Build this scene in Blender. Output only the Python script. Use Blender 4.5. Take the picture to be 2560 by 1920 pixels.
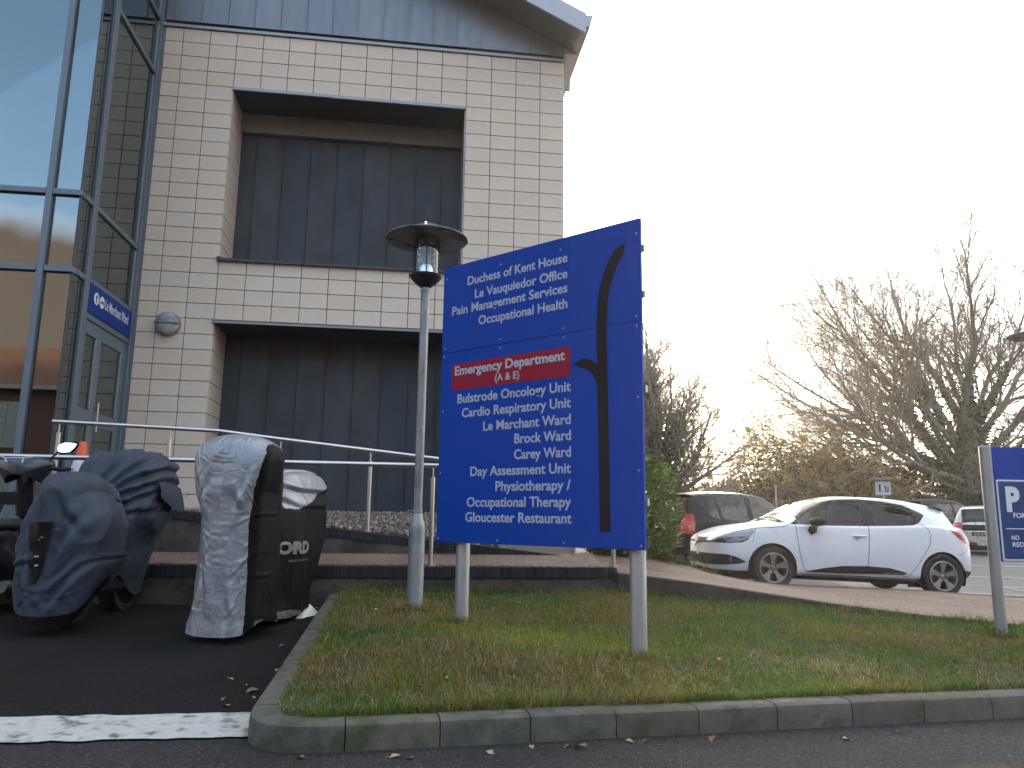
import bpy, bmesh, math, random
import numpy as np
from mathutils import Vector, Matrix, noise

random.seed(7)
RNG = np.random.default_rng(11)
R = math.radians
PI = math.pi

for o in list(bpy.data.objects):
    bpy.data.objects.remove(o)
scene = bpy.context.scene
COL = scene.collection

# ------------------------------------------------------------------ camera
cam_data = bpy.data.cameras.new("camera")
cam = bpy.data.objects.new("camera", cam_data)
COL.objects.link(cam)
cam_data.sensor_width = 36.0
cam_data.lens = 1923.0 / 2560.0 * 36.0
cam_data.clip_start = 0.05
cam_data.clip_end = 2000
cam.matrix_world = Matrix.Translation((0, 0, 1.1)) @ Matrix.Rotation(R(90 + 9.939), 4, 'X') @ Matrix.Rotation(R(0.803), 4, 'Z')
scene.camera = cam

# ------------------------------------------------------------------ sky and sun
SUN_EL, SUN_AZ = R(8.5), R(15.0)          # azimuth measured from +Y towards +X
SUN_DIR = Vector((math.sin(SUN_AZ) * math.cos(SUN_EL), math.cos(SUN_AZ) * math.cos(SUN_EL), math.sin(SUN_EL)))
world = bpy.data.worlds.new("World")
scene.world = world
world.use_nodes = True
wn, wl = world.node_tree.nodes, world.node_tree.links
for n_ in list(wn):
    wn.remove(n_)


def WN(t, **kw):
    n_ = wn.new(t)
    for k_, v_ in kw.items():
        setattr(n_, k_, v_)
    return n_


def wmath(op, a, b=None, clamp=False):
    n_ = WN('ShaderNodeMath', operation=op, use_clamp=clamp)
    for i, q in enumerate((a, b)):
        if q is None:
            continue
        if isinstance(q, (int, float)):
            n_.inputs[i].default_value = q
        else:
            wl.new(q, n_.inputs[i])
    return n_.outputs[0]


w_out = WN('ShaderNodeOutputWorld')
bg = WN('ShaderNodeBackground')
bg.inputs['Strength'].default_value = 0.10
sky = WN('ShaderNodeTexSky', sky_type='NISHITA', sun_disc=False)
sky.sun_elevation = SUN_EL
sky.sun_rotation = SUN_AZ
sky.air_density = 1.0
sky.dust_density = 1.6
sky.ozone_density = 1.2
tc = WN('ShaderNodeTexCoord')
sep = WN('ShaderNodeSeparateXYZ')
wl.new(tc.outputs['Generated'], sep.inputs[0])
zz = wmath('ADD', wmath('MAXIMUM', sep.outputs[2], 0.0), 0.16)
comb = WN('ShaderNodeCombineXYZ')
wl.new(wmath('DIVIDE', sep.outputs[0], zz), comb.inputs[0])
wl.new(wmath('DIVIDE', sep.outputs[1], zz), comb.inputs[1])
cn = WN('ShaderNodeTexNoise')
cn.inputs['Scale'].default_value = 0.95
cn.inputs['Detail'].default_value = 7
cn.inputs['Roughness'].default_value = 0.56
wl.new(comb.outputs[0], cn.inputs['Vector'])
cr_ = WN('ShaderNodeMapRange', interpolation_type='SMOOTHSTEP')
cr_.inputs['From Min'].default_value = 0.47
cr_.inputs['From Max'].default_value = 0.68
wl.new(cn.outputs[0], cr_.inputs['Value'])
# bank of cloud low over the horizon
bn = WN('ShaderNodeTexNoise')
bn.inputs['Scale'].default_value = 5.0
bn.inputs['Detail'].default_value = 6
wl.new(tc.outputs['Generated'], bn.inputs['Vector'])
lowz = WN('ShaderNodeMapRange', interpolation_type='SMOOTHSTEP')
lowz.inputs['From Min'].default_value = 0.325
lowz.inputs['From Max'].default_value = 0.29
wl.new(wmath('ADD', sep.outputs[2], wmath('MULTIPLY', wmath('SUBTRACT', bn.outputs[0], 0.5), -0.14)), lowz.inputs['Value'])
# sunward thin veil of cloud: bright forward scattering around the low sun
dot = WN('ShaderNodeVectorMath', operation='DOT_PRODUCT')
wl.new(tc.outputs['Generated'], dot.inputs[0])
dot.inputs[1].default_value = SUN_DIR
glow = WN('ShaderNodeMapRange', interpolation_type='SMOOTHSTEP')
glow.inputs['From Min'].default_value = -0.15
glow.inputs['From Max'].default_value = 0.62
wl.new(dot.outputs['Value'], glow.inputs['Value'])
cover = wmath('MAXIMUM', wmath('MULTIPLY', cr_.outputs[0], 0.6), wmath('MULTIPLY', lowz.outputs[0], 0.94))
cover = wmath('MAXIMUM', cover, wmath('MULTIPLY', glow.outputs[0], 0.85))
ccol = WN('ShaderNodeMixRGB')
ccol.inputs['Color1'].default_value = (5.6, 5.6, 5.8, 1)      # cloud lit by the low sun, seen away from it
ccol.inputs['Color2'].default_value = (4.0, 3.92, 3.75, 1)      # cloud with the sun behind it
wl.new(glow.outputs[0], ccol.inputs['Fac'])
warm = WN('ShaderNodeMixRGB')
warm.inputs['Color2'].default_value = (1.15, 0.70, 0.40, 1)
wl.new(ccol.outputs[0], warm.inputs['Color1'])
wl.new(wmath('MULTIPLY', lowz.outputs[0], wmath('SUBTRACT', 1.0, glow.outputs[0])), warm.inputs['Fac'])
smix = WN('ShaderNodeMixRGB')
wl.new(cover, smix.inputs['Fac'])
wl.new(sky.outputs[0], smix.inputs['Color1'])
wl.new(warm.outputs[0], smix.inputs['Color2'])
wl.new(smix.outputs[0], bg.inputs['Color'])
wl.new(bg.outputs[0], w_out.inputs['Surface'])

sun_data = bpy.data.lights.new("sun", 'SUN')
sun_data.energy = 2.0
sun_data.angle = R(3.0)
sun_data.color = (1.0, 0.78, 0.52)
sun = bpy.data.objects.new("sun", sun_data)
COL.objects.link(sun)
sun.rotation_euler = (-SUN_DIR).to_track_quat('-Z', 'Y').to_euler()

scene.view_settings.view_transform = 'Standard'
scene.view_settings.look = 'None'
scene.view_settings.exposure = 3.0
scene.view_settings.gamma = 1.0
scene.view_settings.use_curve_mapping = False
scene.cycles.use_denoising = True
scene.cycles.max_bounces = 8
scene.cycles.transparent_max_bounces = 24
scene.cycles.caustics_reflective = False
scene.cycles.caustics_refractive = False
scene.cycles.sample_clamp_indirect = 6

# ------------------------------------------------------------------ helpers


def nd(nt, t, **kw):
    n_ = nt.nodes.new(t)
    for k_, v_ in kw.items():
        setattr(n_, k_, v_)
    return n_


MATS = {}


def mat(name, col, rough=0.6, metal=0.0, var=0.0, scale=6.0, bump=0.0, bscale=80.0, coat=0.0, spec=0.5,
        objvar=0.0, col2=None, c2scale=2.0, c2lo=0.45, c2hi=0.62, stretch=None, rvar=0.0, bdist=0.01, attr=None,
        trans=0.0, coatr=0.05, bump2=0.0, b2scale=10.0, b2dist=0.03, satr=(0.7, 1.35)):
    """principled material: base colour with noise variation, optional second colour in patches, bump."""
    if name in MATS:
        return MATS[name]
    m = bpy.data.materials.new(name)
    m.use_nodes = True
    nt = m.node_tree
    b = nt.nodes['Principled BSDF']
    L = nt.links
    b.inputs['Base Color'].default_value = (*col, 1)
    b.inputs['Roughness'].default_value = rough
    b.inputs['Metallic'].default_value = metal
    b.inputs['Coat Weight'].default_value = coat
    b.inputs['Coat Roughness'].default_value = coatr
    b.inputs['Specular IOR Level'].default_value = spec
    tcn = nd(nt, 'ShaderNodeTexCoord')
    vec = tcn.outputs['Object']
    if stretch:
        mp = nd(nt, 'ShaderNodeMapping')
        mp.inputs['Scale'].default_value = stretch
        L.new(vec, mp.inputs['Vector'])
        vec = mp.outputs[0]
    cur = None
    if attr:
        a = nd(nt, 'ShaderNodeAttribute', attribute_name=attr)
        cur = a.outputs['Color']
    if col2:
        n2 = nd(nt, 'ShaderNodeTexNoise')
        n2.inputs['Scale'].default_value = c2scale
        n2.inputs['Detail'].default_value = 6
        n2.inputs['Roughness'].default_value = 0.62
        L.new(vec, n2.inputs['Vector'])
        mr = nd(nt, 'ShaderNodeMapRange', interpolation_type='SMOOTHSTEP')
        mr.inputs['From Min'].default_value = c2lo
        mr.inputs['From Max'].default_value = c2hi
        L.new(n2.outputs[0], mr.inputs['Value'])
        mx = nd(nt, 'ShaderNodeMixRGB')
        mx.inputs['Color1'].default_value = (*col, 1)
        if cur is not None:
            L.new(cur, mx.inputs['Color1'])
        mx.inputs['Color2'].default_value = (*col2, 1)
        L.new(mr.outputs[0], mx.inputs['Fac'])
        cur = mx.outputs[0]
    if var or objvar:
        hs = nd(nt, 'ShaderNodeHueSaturation')
        if cur is not None:
            L.new(cur, hs.inputs['Color'])
        else:
            hs.inputs['Color'].default_value = (*col, 1)
        val = None
        if var:
            n1 = nd(nt, 'ShaderNodeTexNoise')
            n1.inputs['Scale'].default_value = scale
            n1.inputs['Detail'].default_value = 8
            n1.inputs['Roughness'].default_value = 0.65
            L.new(vec, n1.inputs['Vector'])
            mr1 = nd(nt, 'ShaderNodeMapRange')
            mr1.inputs['From Min'].default_value = 0.3
            mr1.inputs['From Max'].default_value = 0.7
            mr1.inputs['To Min'].default_value = 1 - var
            mr1.inputs['To Max'].default_value = 1 + var
            L.new(n1.outputs[0], mr1.inputs['Value'])
            val = mr1.outputs[0]
        if objvar:
            oi = nd(nt, 'ShaderNodeObjectInfo')
            mr2 = nd(nt, 'ShaderNodeMapRange')
            mr2.inputs['To Min'].default_value = 1 - objvar
            mr2.inputs['To Max'].default_value = 1 + objvar
            L.new(oi.outputs['Random'], mr2.inputs['Value'])
            if val is None:
                val = mr2.outputs[0]
            else:
                mm = nd(nt, 'ShaderNodeMath', operation='MULTIPLY')
                L.new(val, mm.inputs[0])
                L.new(mr2.outputs[0], mm.inputs[1])
                val = mm.outputs[0]
            sr_ = nd(nt, 'ShaderNodeMapRange')
            sr_.inputs['To Min'].default_value = satr[0]
            sr_.inputs['To Max'].default_value = satr[1]
            fr = nd(nt, 'ShaderNodeMath', operation='FRACT')
            m7 = nd(nt, 'ShaderNodeMath', operation='MULTIPLY')
            m7.inputs[1].default_value = 7.31
            L.new(oi.outputs['Random'], m7.inputs[0])
            L.new(m7.outputs[0], fr.inputs[0])
            L.new(fr.outputs[0], sr_.inputs['Value'])
            L.new(sr_.outputs[0], hs.inputs['Saturation'])
        L.new(val, hs.inputs['Value'])
        cur = hs.outputs[0]
    if cur is not None:
        L.new(cur, b.inputs['Base Color'])
    if rvar:
        n3 = nd(nt, 'ShaderNodeTexNoise')
        n3.inputs['Scale'].default_value = scale * 1.7
        n3.inputs['Detail'].default_value = 6
        L.new(vec, n3.inputs['Vector'])
        mr3 = nd(nt, 'ShaderNodeMapRange')
        mr3.inputs['From Min'].default_value = 0.3
        mr3.inputs['From Max'].default_value = 0.7
        mr3.inputs['To Min'].default_value = max(0.02, rough - rvar)
        mr3.inputs['To Max'].default_value = min(1, rough + rvar)
        L.new(n3.outputs[0], mr3.inputs['Value'])
        L.new(mr3.outputs[0], b.inputs['Roughness'])
    if bump or bump2:
        nrm = None
        for st, sc_, di in ((bump2, b2scale, b2dist), (bump, bscale, bdist)):
            if not st:
                continue
            nb = nd(nt, 'ShaderNodeTexNoise')
            nb.inputs['Scale'].default_value = sc_
            nb.inputs['Detail'].default_value = 5
            L.new(vec, nb.inputs['Vector'])
            bp = nd(nt, 'ShaderNodeBump')
            bp.inputs['Strength'].default_value = st
            bp.inputs['Distance'].default_value = di
            L.new(nb.outputs[0], bp.inputs['Height'])
            if nrm is not None:
                L.new(nrm, bp.inputs['Normal'])
            nrm = bp.outputs[0]
        L.new(nrm, b.inputs['Normal'])
    if trans:
        tr = nd(nt, 'ShaderNodeBsdfTranslucent')
        if cur is not None:
            L.new(cur, tr.inputs['Color'])
        else:
            tr.inputs['Color'].default_value = (*col, 1)
        ms = nd(nt, 'ShaderNodeMixShader')
        ms.inputs[0].default_value = trans
        L.new(b.outputs[0], ms.inputs[1])
        L.new(tr.outputs[0], ms.inputs[2])
        L.new(ms.outputs[0], nt.nodes['Material Output'].inputs['Surface'])
    MATS[name] = m
    return m


def glass_mat(name, tint=(0.5, 0.55, 0.53), ior=1.6, base=0.05, rough=0.0, refl=(0.96, 0.98, 0.97)):
    if name in MATS:
        return MATS[name]
    m = bpy.data.materials.new(name)
    m.use_nodes = True
    nt = m.node_tree
    for n_ in list(nt.nodes):
        if n_.type == 'BSDF_PRINCIPLED':
            nt.nodes.remove(n_)
    out = nt.nodes['Material Output']
    fr = nd(nt, 'ShaderNodeFresnel')
    fr.inputs['IOR'].default_value = ior
    ad = nd(nt, 'ShaderNodeMath', operation='ADD', use_clamp=True)
    ad.inputs[1].default_value = base
    nt.links.new(fr.outputs[0], ad.inputs[0])
    gl = nd(nt, 'ShaderNodeBsdfGlossy')
    gl.inputs['Roughness'].default_value = rough
    gl.inputs['Color'].default_value = (*refl, 1)
    tr = nd(nt, 'ShaderNodeBsdfTransparent')
    tr.inputs['Color'].default_value = (*tint, 1)
    ms = nd(nt, 'ShaderNodeMixShader')
    nt.links.new(ad.outputs[0], ms.inputs[0])
    nt.links.new(tr.outputs[0], ms.inputs[1])
    nt.links.new(gl.outputs[0], ms.inputs[2])
    nt.links.new(ms.outputs[0], out.inputs['Surface'])
    MATS[name] = m
    return m


class MB:
    def __init__(self):
        self.v, self.f, self.m = [], [], []

    def add(self, verts, faces, mi=0):
        o = len(self.v)
        self.v.extend([tuple(p) for p in verts])
        self.f.extend([tuple(i + o for i in f) for f in faces])
        self.m.extend([mi] * len(faces))
        return self

    def box(self, x0, x1, y0, y1, z0, z1, mi=0):
        v = [(x0, y0, z0), (x1, y0, z0), (x1, y1, z0), (x0, y1, z0), (x0, y0, z1), (x1, y0, z1), (x1, y1, z1), (x0, y1, z1)]
        f = [(0, 3, 2, 1), (4, 5, 6, 7), (0, 1, 5, 4), (1, 2, 6, 5), (2, 3, 7, 6), (3, 0, 4, 7)]
        return self.add(v, f, mi)

    def bbox(self, x0, x1, y0, y1, z0, z1, b=0.004, mi=0):
        """box with all edges chamfered"""
        pts, idx = [], {}
        X, Y, Z = (x0, x1), (y0, y1), (z0, z1)
        s = (1, -1)
        for i in (0, 1):
            for j in (0, 1):
                for k in (0, 1):
                    for a in range(3):
                        p = [X[i] + s[i] * b, Y[j] + s[j] * b, Z[k] + s[k] * b]
                        p[a] = (X[i], Y[j], Z[k])[a]
                        idx[(i, j, k, a)] = len(pts)
                        pts.append(p)
        F = []
        g = lambda *q: idx[q]
        for k in (0, 1):
            F.append([g(0, 0, k, 2), g(1, 0, k, 2), g(1, 1, k, 2), g(0, 1, k, 2)])
            F.append([g(0, k, 0, 1), g(1, k, 0, 1), g(1, k, 1, 1), g(0, k, 1, 1)])
            F.append([g(k, 0, 0, 0), g(k, 1, 0, 0), g(k, 1, 1, 0), g(k, 0, 1, 0)])
        for j in (0, 1):
            for k in (0, 1):
                F.append([g(0, j, k, 1), g(1, j, k, 1), g(1, j, k, 2), g(0, j, k, 2)])
                F.append([g(j, 0, k, 0), g(j, 1, k, 0), g(j, 1, k, 2), g(j, 0, k, 2)])
                F.append([g(j, k, 0, 0), g(j, k, 1, 0), g(j, k, 1, 1), g(j, k, 0, 1)])
        for i in (0, 1):
            for j in (0, 1):
                for k in (0, 1):
                    F.append([g(i, j, k, 0), g(i, j, k, 1), g(i, j, k, 2)])
        c = Vector(((x0 + x1) / 2, (y0 + y1) / 2, (z0 + z1) / 2))
        out = []
        for f in F:
            q = [Vector(pts[i]) for i in f]
            n_ = (q[1] - q[0]).cross(q[2] - q[0])
            if n_.dot(sum(q, Vector()) / len(q) - c) < 0:
                f = f[::-1]
            out.append(tuple(f))
        return self.add(pts, out, mi)

    def prism(self, poly, y0, y1, mi=0):
        """polygon in (x,z) extruded from y0 to y1; poly counter-clockwise seen from -y"""
        n = len(poly)
        v = [(p[0], y0, p[1]) for p in poly] + [(p[0], y1, p[1]) for p in poly]
        f = [tuple(range(n)), tuple(range(2 * n - 1, n - 1, -1))]
        for i in range(n):
            j = (i + 1) % n
            f.append((i, i + n, j + n, j))
        return self.add(v, f, mi)

    def tube(self, pts, rad, n=10, mi=0, cap=True, flat=1.0):
        pts = [Vector(p) for p in pts]
        if not hasattr(rad, '__len__'):
            rad = [rad] * len(pts)
        v, f = [], []
        up = None
        for i, p in enumerate(pts):
            t = (pts[min(i + 1, len(pts) - 1)] - pts[max(i - 1, 0)]).normalized()
            if up is None:
                up = Vector((0, 0, 1)) if abs(t.z) < 0.9 else Vector((1, 0, 0))
            a = t.cross(up)
            a = a.normalized() if a.length > 1e-6 else Vector((1, 0, 0))
            b = a.cross(t).normalized()
            up = b
            for k in range(n):
                w = 2 * PI * k / n
                v.append(p + a * (rad[i] * math.cos(w)) + b * (rad[i] * flat * math.sin(w)))
        for i in range(len(pts) - 1):
            for k in range(n):
                k2 = (k + 1) % n
                f.append((i * n + k, i * n + k2, (i + 1) * n + k2, (i + 1) * n + k))
        if cap:
            f.append(tuple(range(n - 1, -1, -1)))
            f.append(tuple(range((len(pts) - 1) * n, len(pts) * n)))
        return self.add(v, f, mi)

    def lathe(self, prof, n=24, c=(0, 0, 0), mi=0, axis='z'):
        """profile of (r, h) turned about an axis through c"""
        v, f = [], []
        for r, h in prof:
            for k in range(n):
                w = 2 * PI * k / n
                q = (r * math.cos(w), r * math.sin(w), h)
                if axis == 'y':
                    q = (q[0], q[2], q[1])
                elif axis == 'x':
                    q = (q[2], q[0], q[1])
                v.append((q[0] + c[0], q[1] + c[1], q[2] + c[2]))
        for i in range(len(prof) - 1):
            for k in range(n):
                k2 = (k + 1) % n
                q = (i * n + k, i * n + k2, (i + 1) * n + k2, (i + 1) * n + k)
                f.append(q if axis != 'y' else q[::-1])
        return self.add(v, f, mi)

    def xform(self, M):
        self.v = [tuple(M @ Vector(p)) for p in self.v]
        return self

    def mesh(self, name, mats, smooth=None):
        me = bpy.data.meshes.new(name)
        me.from_pydata(self.v, [], self.f)
        for m in (mats if isinstance(mats, (list, tuple)) else [mats]):
            me.materials.append(m)
        if max(self.m, default=0) > 0:
            me.polygons.foreach_set('material_index', self.m)
        finish(me, smooth)
        return me


def finish(me, smooth):
    me.update()
    if smooth is not None:
        me.polygons.foreach_set('use_smooth', [True] * len(me.polygons))
        if smooth < 179:
            me.set_sharp_from_angle(angle=R(smooth))
    me.update()


def np_mesh(name, V, F, mats, smooth=None, mi=None):
    """mesh from arrays; F is (n,3) or (n,4)"""
    V = np.asarray(V, np.float32)
    F = np.asarray(F, np.int32)
    me = bpy.data.meshes.new(name)
    n, k = F.shape
    me.vertices.add(len(V))
    me.vertices.foreach_set('co', V.ravel())
    me.loops.add(n * k)
    me.loops.foreach_set('vertex_index', F.ravel())
    me.polygons.add(n)
    me.polygons.foreach_set('loop_start', np.arange(0, n * k, k, dtype=np.int32))
    for m in (mats if isinstance(mats, (list, tuple)) else [mats]):
        me.materials.append(m)
    if mi is not None:
        me.polygons.foreach_set('material_index', np.asarray(mi, np.int32))
    me.update(calc_edges=True)
    me.validate()
    if smooth is not None:
        me.polygons.foreach_set('use_smooth', np.ones(len(me.polygons), bool))
        if smooth < 179:
            me.set_sharp_from_angle(angle=R(smooth))
    return me


def obj(name, me, parent=None, loc=None, rotz=0.0, label=None):
    o = bpy.data.objects.new(name, me)
    COL.objects.link(o)
    if parent is not None:
        o.parent = parent
    if loc is not None:
        o.location = loc
    if rotz:
        o.rotation_euler = (0, 0, rotz)
    if label:
        o['label'] = label
    return o


def tag(o, label=None, cat=None, group=None, kind=None):
    for k_, v_ in (('label', label), ('category', cat), ('group', group), ('kind', kind)):
        if v_:
            o[k_] = v_
    return o


def thing(name, label, cat, loc=(0, 0, 0), rotz=0.0, group=None):
    o = bpy.data.objects.new(name, None)
    o.empty_display_size = 0.2
    COL.objects.link(o)
    o.location = loc
    o.rotation_euler = (0, 0, rotz)
    return tag(o, label, cat, group)


def part(name, mb, mats, parent, smooth=None, label=None):
    return obj(name, mb.mesh(name, mats, smooth), parent, label=label)


_FONT_CAP = None


def text_np(body, bold=0.012, spacing=1.0):
    c = bpy.data.curves.new("lettering", 'FONT')
    c.body = body
    c.offset = bold
    c.extrude = 0.0
    c.space_character = spacing
    c.resolution_u = 3
    o = bpy.data.objects.new("lettering", c)
    COL.objects.link(o)
    me = bpy.data.meshes.new_from_object(o)
    V = np.empty(len(me.vertices) * 3)
    me.vertices.foreach_get('co', V)
    V = V.reshape(-1, 3)
    F = [tuple(p.vertices) for p in me.polygons]
    bpy.data.objects.remove(o)
    bpy.data.curves.remove(c)
    bpy.data.meshes.remove(me)
    return V, F


def text_part(name, body, x0, x1, base, cap, parent, m, y=-0.002, bold=0.012, thick=0.0015, label=None):
    """lettering in the parent's x-z plane facing -y, fitted between x0 and x1 with the given capital height"""
    global _FONT_CAP
    if _FONT_CAP is None:
        vh, _ = text_np("H", 0.0)
        _FONT_CAP = vh[:, 1].max()
    V, F = text_np(body, bold)
    w = V[:, 0].max() - V[:, 0].min()
    X = x0 + (V[:, 0] - V[:, 0].min()) * (x1 - x0) / w
    Z = base + V[:, 1] * cap / _FONT_CAP
    front = np.stack([X, np.full_like(X, y), Z], 1)
    back = front + np.array([0, thick, 0])
    n = len(V)
    vs = np.concatenate([front, back])
    fs = []
    edges = {}
    for f in F:
        p = [front[i] for i in f]
        nrm = np.cross(p[1] - p[0], p[2] - p[0])
        if nrm[1] > 0:
            f = f[::-1]
        fs.append(tuple(f))
        for a, b in zip(f, f[1:] + f[:1]):
            edges[(a, b)] = edges.get((a, b), 0) + 1
    for (a, b) in list(edges):
        if (b, a) not in edges:
            fs.append((a, a + n, b + n, b))
    mb = MB()
    mb.add(vs, fs)
    return part(name, mb, m, parent, label=label)


def pchip(xs, ys):
    """monotone cubic interpolator"""
    xs, ys = np.asarray(xs, float), np.asarray(ys, float)
    h = np.diff(xs)
    d = np.diff(ys) / h
    m = np.zeros_like(xs)
    for i in range(1, len(xs) - 1):
        if d[i - 1] * d[i] > 0:
            w1, w2 = 2 * h[i] + h[i - 1], h[i] + 2 * h[i - 1]
            m[i] = (w1 + w2) / (w1 / d[i - 1] + w2 / d[i])
    m[0], m[-1] = d[0], d[-1]

    def fn(x):
        x = np.clip(np.asarray(x, float), xs[0], xs[-1])
        i = np.clip(np.searchsorted(xs, x, side='right') - 1, 0, len(h) - 1)
        t = (x - xs[i]) / h[i]
        return ((2 * t**3 - 3 * t**2 + 1) * ys[i] + (t**3 - 2 * t**2 + t) * h[i] * m[i]
                + (-2 * t**3 + 3 * t**2) * ys[i + 1] + (t**3 - t**2) * h[i] * m[i + 1])
    return fn


def in_poly(px, pz, poly):
    px, pz = np.asarray(px), np.asarray(pz)
    inside = np.zeros(px.shape, bool)
    n = len(poly)
    for i in range(n):
        x1, y1 = poly[i]
        x2, y2 = poly[(i + 1) % n]
        c = ((y1 > pz) != (y2 > pz)) & (px < (x2 - x1) * (pz - y1) / (y2 - y1 + 1e-12) + x1)
        inside ^= c
    return inside


def sstep(a, b, x):
    t = np.clip((np.asarray(x, float) - a) / (b - a), 0, 1)
    return t * t * (3 - 2 * t)


_P = RNG.random((64, 64, 64))


def vnoise(x, y, z=0.0):
    """smooth value noise in 0..1, vectorised"""
    x, y, z = np.broadcast_arrays(np.asarray(x, float), np.asarray(y, float), np.asarray(z, float))
    x, y, z = 0.64 * x - 0.60 * y + 0.48 * z, 0.60 * x + 0.78 * y + 0.18 * z, -0.48 * x + 0.17 * y + 0.86 * z
    xi, yi, zi = np.floor(x).astype(int), np.floor(y).astype(int), np.floor(z).astype(int)
    u, v, w = x - xi, y - yi, z - zi
    u, v, w = (q * q * q * (q * (q * 6 - 15) + 10) for q in (u, v, w))
    g = lambda a, b, c: _P[(xi + a) & 63, (yi + b) & 63, (zi + c) & 63]
    x00 = g(0, 0, 0) * (1 - u) + g(1, 0, 0) * u
    x10 = g(0, 1, 0) * (1 - u) + g(1, 1, 0) * u
    x01 = g(0, 0, 1) * (1 - u) + g(1, 0, 1) * u
    x11 = g(0, 1, 1) * (1 - u) + g(1, 1, 1) * u
    return (x00 * (1 - v) + x10 * v) * (1 - w) + (x01 * (1 - v) + x11 * v) * w


def fbm(x, y, z=0.0, o=4):
    s, a, t = 0, 0.5, 0
    for i in range(o):
        s = s + a * vnoise(x * 2**i + 17 * i, y * 2**i + 5 * i, z * 2**i + 9 * i)
        t += a
        a *= 0.5
    return s / t

# ------------------------------------------------------------------ materials of the setting
M_ASPHALT = mat('asphalt_base', (0.022, 0.022, 0.023), 0.82, spec=0.3, var=0.4, scale=110, bump=0.75, bscale=230, bdist=0.008, col2=(0.036, 0.035, 0.033), c2scale=1.6, rvar=0.12, bump2=0.25, b2scale=6, b2dist=0.02)
M_CARPARK = mat('worn_asphalt', (0.085, 0.085, 0.088), 0.7, var=0.2, scale=40, bump=0.5, bscale=160, bdist=0.008, col2=(0.065, 0.066, 0.068), c2scale=0.4, rvar=0.1)
M_LINE = mat('road_paint', (0.37, 0.37, 0.35), 0.7, var=0.16, scale=25, col2=(0.07, 0.07, 0.07), c2scale=11, c2lo=0.50, c2hi=0.72, bump=0.5, bscale=150, bdist=0.006)
M_KERB = mat('kerb_concrete', (0.074, 0.070, 0.056), 0.85, var=0.25, scale=14, bump=0.55, bscale=120, bdist=0.008, col2=(0.040, 0.044, 0.024), c2scale=5, objvar=0.15)
M_CONC = mat('dirty_concrete', (0.085, 0.076, 0.062), 0.88, var=0.3, scale=7, bump=0.5, bscale=60, bdist=0.01, col2=(0.030, 0.029, 0.025), c2scale=2.2, c2lo=0.4, c2hi=0.6)
M_EDGE = mat('edging_concrete', (0.060, 0.052, 0.043), 0.9, var=0.3, scale=12, bump=0.6, bscale=60, bdist=0.012, col2=(0.032, 0.032, 0.024), c2scale=4)
M_BRICK = mat('engineering_brick', (0.017, 0.019, 0.023), 0.55, spec=0.3, var=0.25, scale=20, bump=0.3, bscale=90, bdist=0.004, objvar=0.3)
M_MORTAR = mat('mortar', (0.06, 0.058, 0.052), 0.9, var=0.2, scale=30, bump=0.4, bscale=150)
M_SOIL = mat('soil', (0.040, 0.027, 0.015), 0.95, var=0.4, scale=22, bump=0.9, bscale=60, bdist=0.02, col2=(0.05, 0.052, 0.018), c2scale=3)


def aggregate_mat(name='exposed_aggregate', ramp=((0.11, 0.065, 0.042), (0.20, 0.12, 0.08), (0.29, 0.19, 0.135), (0.34, 0.245, 0.18), (0.46, 0.37, 0.29)), vscale=62, rough=0.75, spec=0.5, nscale=1.6, lo=0.55, hi=0.88):
    m = bpy.data.materials.new(name)
    m.use_nodes = True
    nt = m.node_tree
    b = nt.nodes['Principled BSDF']
    L = nt.links
    t = nd(nt, 'ShaderNodeTexCoord')
    v = nd(nt, 'ShaderNodeTexVoronoi')
    v.inputs['Scale'].default_value = vscale
    L.new(t.outputs['Object'], v.inputs['Vector'])
    cr = nd(nt, 'ShaderNodeValToRGB')
    e = cr.color_ramp.elements
    e[0].position, e[0].color = 0.0, (*ramp[0], 1)
    e[1].position, e[1].color = 1.0, (*ramp[4], 1)
    for p, c in ((0.3, (*ramp[1], 1)), (0.6, (*ramp[2], 1)), (0.85, (*ramp[3], 1))):
        k = e.new(p)
        k.color = c
    L.new(v.outputs['Color'], cr.inputs[0])
    dk = nd(nt, 'ShaderNodeMixRGB', blend_type='MULTIPLY')
    dk.inputs['Fac'].default_value = 1
    mr = nd(nt, 'ShaderNodeMapRange')
    mr.inputs['From Min'].default_value = 0.75
    mr.inputs['From Max'].default_value = 0.35
    mr.inputs['To Min'].default_value = 0.45
    L.new(v.outputs['Distance'], mr.inputs['Value'])
    L.new(cr.outputs[0], dk.inputs['Color1'])
    L.new(mr.outputs[0], dk.inputs['Color2'])
    n2 = nd(nt, 'ShaderNodeTexNoise')
    n2.inputs['Scale'].default_value = nscale
    n2.inputs['Detail'].default_value = 8
    L.new(t.outputs['Object'], n2.inputs['Vector'])
    m2 = nd(nt, 'ShaderNodeMapRange')
    m2.inputs['From Min'].default_value = 0.3
    m2.inputs['From Max'].default_value = 0.7
    m2.inputs['To Min'].default_value = lo
    m2.inputs['To Max'].default_value = hi
    L.new(n2.outputs[0], m2.inputs['Value'])
    hs = nd(nt, 'ShaderNodeHueSaturation')
    L.new(m2.outputs[0], hs.inputs['Value'])
    L.new(dk.outputs[0], hs.inputs['Color'])
    L.new(hs.outputs[0], b.inputs['Base Color'])
    b.inputs['Roughness'].default_value = rough
    b.inputs['Specular IOR Level'].default_value = spec
    bp = nd(nt, 'ShaderNodeBump', invert=True)
    bp.inputs['Strength'].default_value = 0.7
    bp.inputs['Distance'].default_value = 0.008
    L.new(v.outputs['Distance'], bp.inputs['Height'])
    L.new(bp.outputs[0], b.inputs['Normal'])
    return m


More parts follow.
